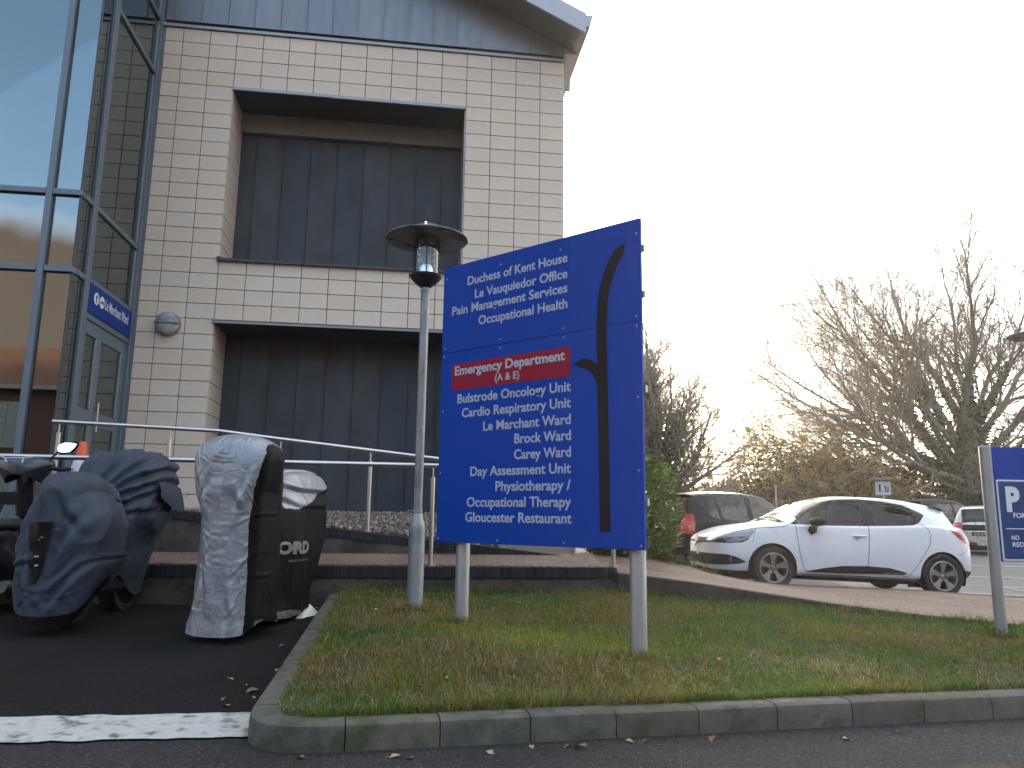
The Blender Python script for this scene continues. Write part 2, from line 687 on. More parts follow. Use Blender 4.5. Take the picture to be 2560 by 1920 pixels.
M_AGG = aggregate_mat()
M_ASPHALT = aggregate_mat('asphalt', ((0.012, 0.012, 0.012), (0.022, 0.022, 0.022), (0.032, 0.032, 0.032), (0.05, 0.05, 0.049), (0.16, 0.155, 0.15)), 105, 0.85, 0.25, 1.1, 0.6, 1.35)

# ------------------------------------------------------------------ ground heights
K0 = np.array([-0.78, 3.89])
KD = np.array([math.cos(R(12.7)), math.sin(R(12.7))])
KN = np.array([-KD[1], KD[0]])
TH = R(7.533)
F0 = Vector((-5.263, 11.0, 0.0))
FD = Vector((math.cos(TH), math.sin(TH), 0))
FN = Vector((math.sin(TH), -math.cos(TH), 0))        # out of the facade, towards the road


def kd_(x, y):
    return (np.asarray(x) - K0[0]) * KN[0] + (np.asarray(y) - K0[1]) * KN[1]


def fac_off(x, y):
    """distance in front of the facade plane"""
    return (np.asarray(x) - F0.x) * FN.x + (np.asarray(y) - F0.y) * FN.y


def fac_y(x, off):
    return F0.y + (np.asarray(x) - F0.x) * math.tan(TH) - off / math.cos(TH)


def z_park(x, y):
    d = np.maximum(kd_(x, y) - 0.25, 0)
    return 0.05 * d * d / (d + 0.15)


def z_carpark(x, y):
    a = 0.137 - 0.038 * (np.asarray(x) - 3.76)
    a = np.clip(a, -0.30, 0.25)
    t = sstep(15, 25, y)
    return a * (1 - t) + 0.22 * t


_NEAR = np.array([(-12, fac_y(-12, 3.3), 0.60), (0.6, fac_y(0.6, 3.3), 0.60), (1.36, 8.42, 0.525), (1.94, 8.22, 0.473), (2.46, 8.03, 0.41), (3.18, 7.66, 0.327),
                  (3.80, 7.34, 0.274), (4.32, 7.10, 0.248), (4.52, 7.0, 0.235), (7.5, 5.75, 0.15), (11, 5.0, 0.13), (16, 4.7, 0.13)])
_FAR = np.array([(0.6, 10.8, 0.72), (1.77, 10.8, 0.639), (2.41, 10.8, 0.502), (2.73, 10.8, 0.41), (3.295, 10.8, 0.31), (3.835, 10.8, 0.257), (5.56, 10.8, 0.209), (6.9, 10.6, 0.151), (16, 9.5, 0.05)])
near_y = lambda x: np.interp(x, _NEAR[:, 0], _NEAR[:, 1])
near_z = lambda x: np.interp(x, _NEAR[:, 0], _NEAR[:, 2])
far_y = pchip(_FAR[:, 0], _FAR[:, 1])
far_z = pchip(_FAR[:, 0], _FAR[:, 2])

KL_A, KL_B = np.array([-1.37, 4.55]), np.array([-1.93, 8.75])     # left kerb, outer edge


def left_out(x, y):
    """signed distance inside the island from the left kerb's outer edge"""
    d = (KL_B - KL_A) / np.linalg.norm(KL_B - KL_A)
    n = np.array([d[1], -d[0]])
    return (np.asarray(x) - KL_A[0]) * n[0] + (np.asarray(y) - KL_A[1]) * n[1]


def z_lawn(x, y):
    d = kd_(x, y)
    z = 0.115 + 0.054 * d + 0.035 * (fbm(np.asarray(x) * 1.3, np.asarray(y) * 1.3, 3.3) - 0.5) * sstep(0.1, 0.8, d)
    return z


def lawn_in(x, y):
    """how far inside the lawn a point is"""
    k, l = kd_(x, y), left_out(x, y)
    return np.minimum(np.minimum(np.minimum(k - 0.15, l - 0.15), (k + l - 0.50) * 0.7), near_y(x) - np.asarray(y))


def sheet(name, xs, ys, zf, m, kind='structure'):
    X, Y = np.meshgrid(xs, ys)
    Z = zf(X, Y)
    V = np.stack([X, Y, Z], -1).reshape(-1, 3)
    nx, ny = len(xs), len(ys)
    i = (np.arange(ny - 1)[:, None] * nx + np.arange(nx - 1)[None]).ravel()
    F = np.stack([i, i + 1, i + nx + 1, i + nx], 1)
    o = obj(name, np_mesh(name, V, F, m, 180))
    return tag(o, kind=kind)


def lin(*segs):
    out = []
    for a, b, st in segs:
        out.extend(np.arange(a, b, st))
    out.append(segs[-1][1])
    return np.array(out)


sheet('ground', lin((-400, 400, 40)), lin((-400, 400, 40)), lambda x, y: -0.55 + 0 * x, mat('far_ground', (0.06, 0.065, 0.04), 0.95, var=0.3, scale=0.05))
sheet('road', lin((-40, -7, 3), (-7, 7, 0.14), (7, 40, 3)), lin((-45, 3, 3), (3, 9.4, 0.14)), z_park, M_ASPHALT)
M_BAY_SHADE = aggregate_mat('bay_asphalt_shaded', ((0.005, 0.005, 0.005), (0.0085, 0.009, 0.0085), (0.011, 0.0115, 0.011), (0.015, 0.015, 0.014), (0.06, 0.06, 0.055)), 120, 0.9, 0.15, 0.9, 0.55, 1.5)  # bay asphalt darkened to carry the building's shade in its colour


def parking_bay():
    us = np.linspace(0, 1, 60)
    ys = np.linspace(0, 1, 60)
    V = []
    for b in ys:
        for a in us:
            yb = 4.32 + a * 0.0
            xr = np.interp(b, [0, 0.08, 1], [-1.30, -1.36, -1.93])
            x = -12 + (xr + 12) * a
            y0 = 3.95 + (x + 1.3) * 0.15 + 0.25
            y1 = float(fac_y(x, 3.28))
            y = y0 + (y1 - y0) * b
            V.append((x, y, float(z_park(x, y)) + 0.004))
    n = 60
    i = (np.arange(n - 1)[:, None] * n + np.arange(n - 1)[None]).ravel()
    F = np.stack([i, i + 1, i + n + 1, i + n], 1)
    tag(obj('parking_bay', np_mesh('parking_bay', V, F, M_BAY_SHADE, 180)), kind='structure')


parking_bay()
sheet('car_park', lin((0.4, 14, 0.4), (14, 70, 4)), lin((10.3, 26, 0.4), (26, 75, 3)), z_carpark, M_CARPARK)


def lawn_z(x, y):
    z = z_lawn(x, y)
    i = lawn_in(x, y)
    return np.where(i < -0.02, z - np.minimum(1.5 * (-0.02 - i), 0.6), z)


sheet('grass_bank', lin((-2.2, 6.5, 0.05), (6.5, 16, 0.25)), lin((3.8, 9.0, 0.05)), lawn_z, M_SOIL)

# painted lines
def line_quad(name, pts, zf, m, lift=0.011, n=24):
    p = [np.array(q) for q in pts]
    V, F = [], []
    for i in range(n + 1):
        a = p[0] + (p[1] - p[0]) * i / n
        b = p[3] + (p[2] - p[3]) * i / n
        jit = 0.06 * (fbm(i * 0.8, 1.7, 2.0) - 0.5)
        for j in range(4):
            q = a + (b - a) * (j / 3.0)
            if j in (0, 3):
                q = q + (b - a) / np.linalg.norm(b - a) * jit * (1 if j else -1)
            V.append((q[0], q[1], float(zf(q[0], q[1])) + lift))
    for i in range(n):
        for j in range(3):
            F.append((i * 4 + j, (i + 1) * 4 + j, (i + 1) * 4 + j + 1, i * 4 + j + 1))
    return tag(obj(name, np_mesh(name, V, F, m, 180)), kind='structure')


line_quad('bay_line', [(-5.6, 3.42), (-1.25, 4.10), (-1.385, 4.50), (-5.7, 3.86)], z_park, M_LINE, n=60)
line_quad('bay_line', [(-5.2, 4.72), (-3.28, 4.86), (-3.30, 5.02), (-5.2, 4.95)], z_park, M_LINE)
for y0, x0, x1 in ((12.9, 7.4, 12), (15.2, 7.6, 13), (17.6, 8.2, 14), (20.2, 8.8, 15)):
    line_quad('parking_line', [(x0, y0), (x1, y0 + 0.45), (x1, y0 + 0.57), (x0, y0 + 0.11)], z_carpark, M_LINE)
line_quad('parking_line', [(8.9, 11.4), (9.02, 11.4), (9.6, 15.6), (9.48, 15.6)], z_carpark, M_LINE)

# ------------------------------------------------------------------ kerb round the lawn
def kerb():
    arc = []
    a, c, b = np.array([-1.325, 4.21]), np.array([-1.262, 3.782]), np.array([-0.84, 3.876])
    for t in np.linspace(0, 1, 10):
        arc.append((1 - t)**2 * a + 2 * t * (1 - t) * c + t * t * b)
    pl = [KL_B + (KL_B - KL_A) * -0.0, KL_A] + arc + [K0 + KD * 0.01, K0 + KD * 14]
    pl = np.array(pl)
    s = np.concatenate([[0], np.cumsum(np.linalg.norm(np.diff(pl, axis=0), axis=1))])
    at = lambda q: np.array([np.interp(q, s, pl[:, 0]), np.interp(q, s, pl[:, 1])])
    root = thing('kerb', None, None)
    del_keys = None
    tag(root, kind='structure')
    prof = [(0.0, -0.12), (0.002, 0.095), (0.010, 0.118), (0.028, 0.128), (0.075, 0.131), (0.150, 0.128), (0.150, -0.12)]
    s_corner_end = s[-2] + 0.0
    s_left = s[2]
    cuts = [s_left, s_corner_end]
    q = s_left
    left = []
    while q > 0.02:
        left.append(max(q - 0.505, 0))
        q -= 0.505
    right = []
    q = s_corner_end
    while q < s[-1] - 0.51:
        q += 0.455 if q < s_corner_end + 1 else 0.46
        right.append(q)
    cuts = left[::-1] + cuts + right
    for i in range(len(cuts) - 1):
        s0, s1 = cuts[i] + 0.003, cuts[i + 1] - 0.003
        n = 12 if cuts[i] >= s_left - 0.01 and cuts[i] < s_corner_end - 0.01 else 3
        V, F = [], []
        dz = random.uniform(-0.003, 0.003)
        for k in range(n + 1):
            ss = s0 + (s1 - s0) * k / n
            p = at(ss)
            t = at(min(ss + 0.05, s[-1])) - at(max(ss - 0.05, 0))
            t /= np.linalg.norm(t)
            nn = np.array([-t[1], t[0]])
            zb = float(z_park(*p))
            for (o_, h_) in prof:
                w = p + nn * o_
                V.append((w[0], w[1], zb + h_ + dz))
        m = len(prof)
        for k in range(n):
            for j in range(m - 1):
                F.append((k * m + j, (k + 1) * m + j, (k + 1) * m + j + 1, k * m + j + 1))
        F.append(tuple(range(m)))
        F.append(tuple(range((n + 1) * m - 1, n * m - 1, -1)))
        mb = MB()
        mb.add(V, F)
        part('kerb_stone', mb, M_KERB, root, 35)


kerb()

# ------------------------------------------------------------------ path of exposed aggregate
def path():
    xs = lin((-9, 0.6, 0.3), (0.6, 7, 0.1), (7, 16, 0.5))
    V, F = [], []
    nj = 14
    for x in xs:
        w = float(sstep(0.85, 1.05, x))
        y0 = float(near_y(x)) + (0.20 if x < 1.3 else 0.11)
        z0 = float(near_z(x))
        y1l, z1l = float(fac_y(x, 2.2)), 0.70
        if x > 1.0:
            y1, z1 = float(far_y(x)), float(far_z(x))
        else:
            y1, z1 = y1l, z1l
        for j in range(nj):
            t = j / (nj - 1)
            V.append((x, y0 + (y1 - y0) * t, z0 + (z1 - z0) * t))
    for i in range(len(xs) - 1):
        for j in range(nj - 1):
            F.append((i * nj + j, (i + 1) * nj + j, (i + 1) * nj + j + 1, i * nj + j + 1))
    tag(obj('path', np_mesh('path', V, F, M_AGG, 40)), kind='structure')
    # concrete edging between path and lawn, and kerb towards the car park
    for nm, ya, zf, x0, x1, w, dep in (('path_edging', lambda x: near_y(x), lambda x: near_z(x) + 0.004, 1.165, 15.5, 0.11, 0.5), ('path_kerb', lambda x: far_y(x), lambda x: far_z(x) + 0.005, 1.1, 15.5, 0.12, 0.5)):
        xs2 = np.arange(x0, x1 + 0.01, 0.16)
        V, F = [], []
        for x in xs2:
            y, z = float(ya(x)), float(zf(x))
            j = 0.012 * (fbm(x * 3, 4.0, 1) - 0.5)
            for dy, dz in ((0, -dep), (0 + j, -0.012), (0.012 + j, 0), (w, 0.0), (w, -dep)):
                V.append((x, y + dy, z + dz))
        for i in range(len(xs2) - 1):
            for k in range(4):
                F.append((i * 5 + k, (i + 1) * 5 + k, (i + 1) * 5 + k + 1, i * 5 + k + 1))
        mb = MB()
        mb.add(V, F)
        mb.f.append((0, 1, 2, 3, 4))
        mb.m.append(0)
        tag(obj(nm, mb.mesh(nm, M_EDGE, 40)), kind='structure')


path()

# ------------------------------------------------------------------ low brick walls
def fl(s, y, z):
    """facade coordinates to world"""
    p = F0 + FD * s - FN * y
    return Vector((p.x, p.y, z))


BRICK = MB().bbox(-0.0385, 0.0385, 0, 0.215, 0, 0.122, 0.005).mesh('brick', M_BRICK)
BRICK2 = MB().bbox(-0.0345, 0.0345, 0, 0.215, 0, 0.100, 0.005).mesh('brick', M_BRICK)


def lower_wall():
    r = thing('low_wall', 'low black brick topped wall along the lower path behind the lawn', 'wall', F0, TH)
    # body
    part('wall_body', MB().box(-4.6, 6.05, -3.285, -3.10, 0.0, 0.472), M_CONC, r)
    part('mortar_bed', MB().box(-4.6, 6.05, -3.288, -3.095, 0.472, 0.592), M_MORTAR, r)
    s = -4.55
    while s < 6.05:
        b = obj('brick', BRICK, r, (s, -3.303 + random.uniform(-0.0025, 0.0025), 0.477 + random.uniform(-0.002, 0.002)))
        b.rotation_euler = (0, random.uniform(-0.01, 0.01), random.uniform(-0.01, 0.01))
        s += 0.0885


def w2_top(s):
    return float(np.interp(s, [-3, 0.9, 5.9], [1.185, 1.18, 0.655]))


def upper_wall():
    r = thing('ramp_wall', 'low wall with sloping brick coping holding up the ramp beside the building', 'wall', F0, TH)
    mb = MB()
    n = 40
    S = np.linspace(-3.2, 5.85, n)
    poly = [(s, w2_top(s) - 0.104) for s in S]
    poly = [(5.85, 0.3), (5.85, poly[-1][1])] + poly[::-1][1:] + [(-3.2, 0.3)]
    mb.prism(poly[::-1], -2.355, -2.16)
    part('wall_body', mb, M_CONC, r)
    mb = MB()
    poly = [(s, w2_top(s) - 0.012) for s in S] + [(s, w2_top(s) - 0.103) for s in S[::-1]]
    mb.prism(poly[::-1], -2.358, -2.152)
    part('mortar_bed', mb, M_MORTAR, r)
    s = -3.1
    while s < 5.85:
        a = math.atan2(w2_top(s + 0.04) - w2_top(s - 0.04), 0.08)
        b = obj('brick', BRICK2, r, (s, -2.372 + random.uniform(-0.0025, 0.0025), w2_top(s) - 0.102 + random.uniform(-0.002, 0.002)))
        b.rotation_euler = (0, -a + random.uniform(-0.01, 0.01), 0)
        s += 0.0795


lower_wall()
upper_wall()

# terrace, ramp and gravel bed behind the upper wall
def ramp():
    S = np.linspace(-3.2, 5.85, 40)
    V, F = [], []
    for s in S:
        for y in (-2.17, -1.6, -1.05):
            V.append(fl(s, y, w2_top(s) - 0.03))
    for i in range(len(S) - 1):
        for j in range(2):
            F.append((i * 3 + j, (i + 1) * 3 + j, (i + 1) * 3 + j + 1, i * 3 + j + 1))
    tag(obj('ramp', np_mesh('ramp', V, F, M_AGG, 40)), kind='structure')
    V, F = [], []
    S = np.linspace(-3.2, 6.1, 40)
    for s in S:
        z0 = w2_top(min(s, 5.8)) - 0.03
        zt = 1.15 if s < 5.0 else 1.15 - (s - 5.0) * 0.3
        for y, t in ((-1.06, 0), (-0.7, 0.55), (-0.3, 0.9), (0.0, 1.0)):
            V.append(fl(s, y, z0 + (max(zt, z0) - z0) * t - 0.01))
    for i in range(len(S) - 1):
        for j in range(3):
            F.append((i * 4 + j, (i + 1) * 4 + j, (i + 1) * 4 + j + 1, i * 4 + j + 1))
    tag(obj('gravel_bed', np_mesh('gravel_bed', V, F, mat('gravel_base', (0.12, 0.10, 0.085), 0.9, var=0.4, scale=60, bump=0.8, bscale=80), 40)), kind='structure')
    # loose stones
    base = MB()
    bm = bmesh.new()
    bmesh.ops.create_icosphere(bm, subdivisions=1, radius=1.0)
    BV = np.array([v.co[:] for v in bm.verts])
    BF = np.array([[v.index for v in f.verts] for f in bm.faces])
    bm.free()
    n = 5200
    s = RNG.uniform(0.9, 5.0, n)
    y = RNG.uniform(-1.05, -0.03, n)
    t = np.interp(y, [-1.06, -0.7, -0.3, 0], [0, 0.55, 0.9, 1.0])
    z0 = np.interp(s, [-3, 0.9, 5.9], [1.185, 1.18, 0.655]) - 0.03
    z = z0 + (1.15 - z0) * t
    sc = RNG.uniform(0.014, 0.034, (n, 1)) * RNG.uniform(0.6, 1.25, (n, 3))
    ang = RNG.uniform(0, 6.28, n)
    P = BV[None] * (1 + 0.25 * RNG.uniform(-1, 1, (n, len(BV), 1))) * sc[:, None, :]
    ca, sa = np.cos(ang)[:, None], np.sin(ang)[:, None]
    x2 = P[..., 0] * ca - P[..., 1] * sa
    y2 = P[..., 0] * sa + P[..., 1] * ca
    ps = s[:, None] + x2
    py = y[:, None] + y2
    pz = z[:, None] + P[..., 2] + 0.008
    W = np.stack([F0.x + FD.x * ps - FN.x * py, F0.y + FD.y * ps - FN.y * py, pz], -1).reshape(-1, 3)
    FF = (BF[None] + (np.arange(n) * len(BV))[:, None, None]).reshape(-1, 3)
    me = np_mesh('gravel', W, FF, mat('pebble', (0.3, 0.26, 0.22), 0.8, attr='tint'), None)
    col = me.color_attributes.new('tint', 'FLOAT_COLOR', 'POINT')
    tint = np.array([(0.19, 0.145, 0.11), (0.12, 0.095, 0.078), (0.27, 0.22, 0.175), (0.16, 0.11, 0.075), (0.07, 0.062, 0.056)])[RNG.integers(0, 5, n)] * RNG.uniform(0.7, 1.2, (n, 1))
    c4 = np.ones((n, len(BV), 4), np.float32)
    c4[..., :3] = tint[:, None, :]
    col.data.foreach_set('color', c4.ravel())
    tag(obj('gravel', me), kind='stuff')


ramp()

# ------------------------------------------------------------------ steel handrails
M_STEEL = mat('brushed_steel', (0.50, 0.50, 0.51), 0.33, metal=1.0, var=0.03, scale=3, rvar=0.04)


def rail(name, label, path_pts, posts, r=0.024):
    root = thing(name, label, 'handrail', (0, 0, 0))
    part('rail', MB().tube(path_pts, r, 14), M_STEEL, root, 60)
    for s, y, zb, zt in posts:
        mb = MB()
        mb.tube([fl(s, y, zb - 0.02), fl(s, y, zt - 0.13)], 0.024, 12)
        mb.tube([fl(s, y, zt - 0.13), fl(s, y, zt - 0.02)], 0.0085, 8)
        mb.tube([fl(s, y, zt - 0.135), fl(s, y, zt - 0.125)], 0.025, 12)
        p = part('post', mb, M_STEEL, root, 50)
        part('foot_plate', MB().tube([fl(s, y, zb), fl(s, y, zb + 0.012)], 0.05, 14), M_STEEL, p, 40)


up = [(-0.27, 2.123), (1.05, 2.083), (1.55, 2.066), (2.246, 1.99), (3.19, 1.895), (4.122, 1.80), (5.6, 1.645), (5.8, 1.63), (5.9, 1.60)]
rail('ramp_handrail', 'sloping stainless steel handrail on the ramp, nearer the building', [fl(s, -2.25, z) for s, z in up],
     [(s, -2.25, w2_top(s), float(np.interp(s, [u[0] for u in up], [u[1] for u in up]))) for s in (-0.19, 1.02, 2.27, 3.32, 4.6, 5.8)], 0.025)
rail('path_handrail', 'level stainless steel handrail on the lower wall behind the covered motorbikes', [fl(s, -3.2, 1.655) for s in np.linspace(-4.5, 6.3, 6)],
     [(s, -3.2, 0.598, 1.655) for s in (-4.2, -2.6, -1.0, 0.7, 2.4, 4.04, 6.03)], 0.026)

# ------------------------------------------------------------------ the hospital building
M_TILE = mat('facade_tile', (0.62, 0.535, 0.44), 0.62, var=0.05, scale=9, objvar=0.03, satr=(0.86, 1.12), col2=(0.585, 0.51, 0.425), c2scale=1.7, bump=0.06, bscale=300, bdist=0.002)
M_CAVITY = mat('tile_joint', (0.008, 0.008, 0.008), 0.9)
M_ZINC = mat('zinc_cladding', (0.17, 0.185, 0.21), 0.42, metal=0.55, var=0.1, scale=2.5, rvar=0.08, objvar=0.05, stretch=(2.5, 2.5, 0.5), bump=0.08, bscale=3, bdist=0.02)
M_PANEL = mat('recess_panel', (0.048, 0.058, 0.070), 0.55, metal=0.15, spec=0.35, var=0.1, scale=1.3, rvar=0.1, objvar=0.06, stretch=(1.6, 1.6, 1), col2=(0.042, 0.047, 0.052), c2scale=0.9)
M_TRIM = mat('grey_aluminium', (0.27, 0.295, 0.32), 0.42, metal=0.3, var=0.06, scale=4)
M_FRAME = mat('window_frame', (0.115, 0.15, 0.185), 0.42, metal=0.15, var=0.06, scale=4)
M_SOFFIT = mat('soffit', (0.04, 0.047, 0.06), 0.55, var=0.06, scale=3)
M_BEAM = mat('concrete_beam', (0.19, 0.19, 0.195), 0.85, var=0.1, scale=3)
M_FASCIA = mat('roof_fascia', (0.37, 0.41, 0.47), 0.4, metal=0.2, var=0.05, scale=2)
M_ROOF = mat('roof_sheet', (0.12, 0.13, 0.14), 0.5, metal=0.4, var=0.1, scale=2)
M_INT = mat('room_wall', (0.16, 0.15, 0.14), 0.9, var=0.1, scale=2)
M_SLAB = mat('room_floor', (0.22, 0.21, 0.20), 0.9)
M_BLIND = mat('window_blind', (0.62, 0.62, 0.60), 0.9, var=0.05, scale=3)
M_GLASS = glass_mat('coated_glass', (0.34, 0.40, 0.40), ior=1.65, base=0.14, refl=(0.72, 0.79, 0.83))
M_DGLASS = glass_mat('side_glass', (0.30, 0.37, 0.36), ior=1.6, base=0.10, refl=(0.80, 0.92, 0.90))

HB = thing('hospital_building', 'pale tiled hospital building with two dark recesses and a glazed bay', 'building', F0, TH)
TW, TH_ = 0.407, 0.2347          # tile pitch
Z0 = 8.655
S_L, S_R = -0.26, 6.117


def colx(c):
    return 0.012 + c * TW


def rowz(r):
    return Z0 - r * TH_


wall = part('wall', (lambda mb: (
    mb.box(-0.25, 0.80, 0.024, 0.30, 0.6, 8.70), mb.box(4.49, 6.09, 0.024, 0.30, 0.3, 8.70),
    mb.box(0.80, 4.49, 0.024, 0.30, 7.70, 8.70), mb.box(0.80, 4.49, 0.024, 0.30, 3.93, 4.87),
    mb))(MB())[-1], M_CAVITY, HB)
g = 0.0048
TILE = MB().bbox(g, TW - g, 0, 0.022, g, TH_ - g, 0.0025).mesh('wall_tile', M_TILE)
TILE_HALF = MB().bbox(S_L + 0.004, 0.012 - g, 0, 0.022, g, TH_ - g, 0.0025).mesh('wall_tile', M_TILE)
hid = MB()
for r in range(32):
    z = rowz(r + 1)
    for c in range(-1, 15):
        if 2 <= c <= 10 and (4 <= r <= 15 or r >= 20):
            continue
        if c == -1:
            obj('wall_tile', TILE_HALF, wall, (0, random.uniform(-0.0012, 0.0012), z))
        elif c >= 11 and r >= 21:
            hid.bbox(colx(c) + g, colx(c) + TW - g, 0, 0.022, z + g, z + TH_ - g, 0.0025)
        else:
            t = obj('wall_tile', TILE, wall, (colx(c), random.uniform(-0.0012, 0.0012), z))
            t.rotation_euler = (random.uniform(-0.002, 0.002), 0, random.uniform(-0.002, 0.002))
tag(part('wall_tile', hid, M_TILE, wall), kind='stuff')
# tiles on the left reveals of both recesses
REV = MB().bbox(0.0, 0.022, 0.006, 0.79, g, TH_ - g, 0.0025).mesh('reveal_tile', M_TILE)
for r in list(range(4, 16)) + list(range(20, 32)):
    obj('reveal_tile', REV, wall, (0.806, 0.018, rowz(r + 1)))
part('reveal_lining', MB().box(0.60, 0.805, 0.302, 0.82, 0.6, 8.6).box(4.488, 4.66, 0.302, 0.86, 0.6, 8.6).box(4.470, 4.489, 0.012, 0.86, 1.2, 7.67), M_TRIM, HB)
# side wall, tiled the same but never seen from the front
part('side_wall', MB().box(6.092, 6.112, 0.0, 12.0, 0.0, 8.6), M_TILE, HB)
part('upper_floors', MB().box(-9.5, 6.09, 0.9, 12.0, -0.2, 8.70).box(-9.5, -0.55, 0.03, 0.9, 5.0, 8.7), M_CAVITY, HB)

# recesses: back panels, soffit, head trim, sill
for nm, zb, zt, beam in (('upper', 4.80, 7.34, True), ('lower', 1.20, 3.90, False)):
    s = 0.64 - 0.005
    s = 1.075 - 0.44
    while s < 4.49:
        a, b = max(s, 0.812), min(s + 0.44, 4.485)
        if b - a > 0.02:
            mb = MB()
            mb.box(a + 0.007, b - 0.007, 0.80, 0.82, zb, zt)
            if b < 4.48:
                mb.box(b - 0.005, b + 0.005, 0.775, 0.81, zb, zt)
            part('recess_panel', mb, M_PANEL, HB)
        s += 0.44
    if beam:
        part('beam', MB().box(0.812, 4.485, 0.70, 0.86, 7.342, 7.69), M_BEAM, HB)
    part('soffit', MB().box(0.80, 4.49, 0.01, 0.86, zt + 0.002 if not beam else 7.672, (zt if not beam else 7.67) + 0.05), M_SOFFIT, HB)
    zh = 7.672 if beam else 3.905
    mb = MB()
    if beam:
        mb.box(0.822, 2.34, -0.022, 0.012, zh - 0.002, zh + 0.046)
        mb.box(2.345, 4.487, -0.022, 0.012, zh - 0.008, zh + 0.042)
    else:
        mb.box(0.80, 4.487, -0.028, 0.012, zh, zh + 0.055)
        mb.box(0.80, 4.487, -0.045, 0.012, zh + 0.040, zh + 0.048)
    part('head_trim', mb, M_TRIM, HB)
sill = MB()
sill.box(0.80, 4.49, -0.045, 0.80, 4.872, 4.898)
sill.box(0.80, 4.49, -0.052, -0.040, 4.862, 4.906)
sill.prism([(0.79, 4.90), (0.90, 4.90), (0.82, 4.935)], -0.045, 0.02)
part('sill', sill, M_SOFFIT, HB)
part('plinth', MB().box(0.80, 4.49, 0.79, 0.86, 1.02, 1.196).box(-0.25, 0.80, 0.03, 0.20, 1.0, 1.14), M_CONC, HB)

# band between tiles and gable cladding
part('eaves_trim', MB().box(-0.30, 6.12, -0.03, 0.03, 8.662, 8.708), M_TRIM, HB)
part('shadow_gap', MB().box(-0.30, 6.10, 0.03, 0.06, 8.705, 8.80), M_SOFFIT, HB)
gz_ = lambda s: 9.667 - 0.478 * (s - 4.61)
k = -6
while True:
    a, b = 0.261 + k * 0.405, 0.261 + (k + 1) * 0.405
    if a > 6.0:
        break
    b = min(b, 6.115)
    mb = MB()
    mb.prism([(a + 0.002, 8.775), (b - 0.002, 8.775), (b - 0.002, gz_(b)), (a + 0.002, gz_(a))], 0.0, 0.02)
    mb.prism([(a - 0.005, 8.770), (a + 0.005, 8.770), (a + 0.005, gz_(a)), (a - 0.005, gz_(a))], -0.024, -0.001)
    mb.box(a + 0.002, b - 0.002, -0.012, -0.001, 8.772, 8.782)
    part('cladding_panel', mb, M_ZINC, HB)
    k += 1
# roof: gable with overhang in front and at the eaves
OV, SE, RS = -0.60, 6.35, -0.6
roof = MB()
zt_ = lambda s: gz_(s) + 0.0
roof.prism([(RS, gz_(RS) + 0.03), (SE, gz_(SE) + 0.03), (SE, gz_(SE) + 0.30), (RS, gz_(RS) + 0.30)], -0.575, 12.5)
roof.prism([(RS - 7.0, gz_(SE) + 0.03), (RS, gz_(RS) + 0.03), (RS, gz_(RS) + 0.30), (RS - 7.0, gz_(SE) + 0.30)], -0.575, 12.5)
rf = part('roof', roof, M_ROOF, HB)
part('roof_soffit', MB().prism([(RS, gz_(RS) + 0.004), (SE, gz_(SE) + 0.004), (SE, gz_(SE) + 0.028), (RS, gz_(RS) + 0.028)], -0.58, -0.002), M_ZINC, rf)
part('eaves_soffit', MB().prism([(6.118, gz_(6.118) - 0.10), (SE, gz_(SE) - 0.006), (SE, gz_(SE) + 0.002), (6.118, gz_(6.118) + 0.002)], 0.0, 12.4), M_FASCIA, rf)
part('fascia', MB().prism([(RS, gz_(RS) - 0.012), (SE, gz_(SE) - 0.012), (SE, gz_(SE) + 0.335), (RS, gz_(RS) + 0.335)], -0.622, -0.585), M_FASCIA, rf)
gut = MB()
gut.prism([(SE + 0.002, 9.15 - 0.20), (SE + 0.07, 9.15 - 0.20), (SE + 0.115, 9.15 - 0.02), (SE + 0.115, 9.15), (SE + 0.002, 9.15)], -0.60, 12.4)
for yy in (1.2, 3.4, 5.8, 8.4):
    gut.box(SE + 0.05, SE + 0.125, yy, yy + 0.09, 8.92, 9.155)
part('gutter', gut, M_FASCIA, rf)

# ------------------------------------------------------------------ glazed bay
BF, BS, BX = -2.02, -0.345, -4.2
ZT = 10.4
fr = 0.07


def fpart(name, x0, x1, y0, y1, z0, z1, m=M_FRAME):
    return part(name, MB().bbox(x0, x1, y0, y1, z0, z1, 0.004), m, HB)


fpart('mullion', -0.745, -0.672, BF - 0.03, BF + 0.10, 0.72, ZT)
fpart('mullion', -2.02, -1.95, BF - 0.03, BF + 0.10, 0.72, ZT)
fpart('mullion', -3.30, -3.23, BF - 0.03, BF + 0.10, 0.72, ZT)
for z in (4.948, 3.966, 9.3):
    for a, b in ((-3.225, -2.025), (-1.945, -0.75), (-0.668, BS + 0.012)):
        fpart('transom', a, b, BF - 0.022, BF + 0.09, z, z + 0.072)
    fpart('transom', BS - 0.09, BS + 0.022, BF + 0.092, -1.70, z, z + 0.072)
fpart('transom', -3.225, BS + 0.012, BF - 0.022, BF + 0.09, 0.70, 0.80)
# corner strip where the two panes meet
fpart('corner_strip', BS - 0.022, BS + 0.004, BF + 0.0, BF + 0.022, 0.80, ZT, M_SOFFIT)
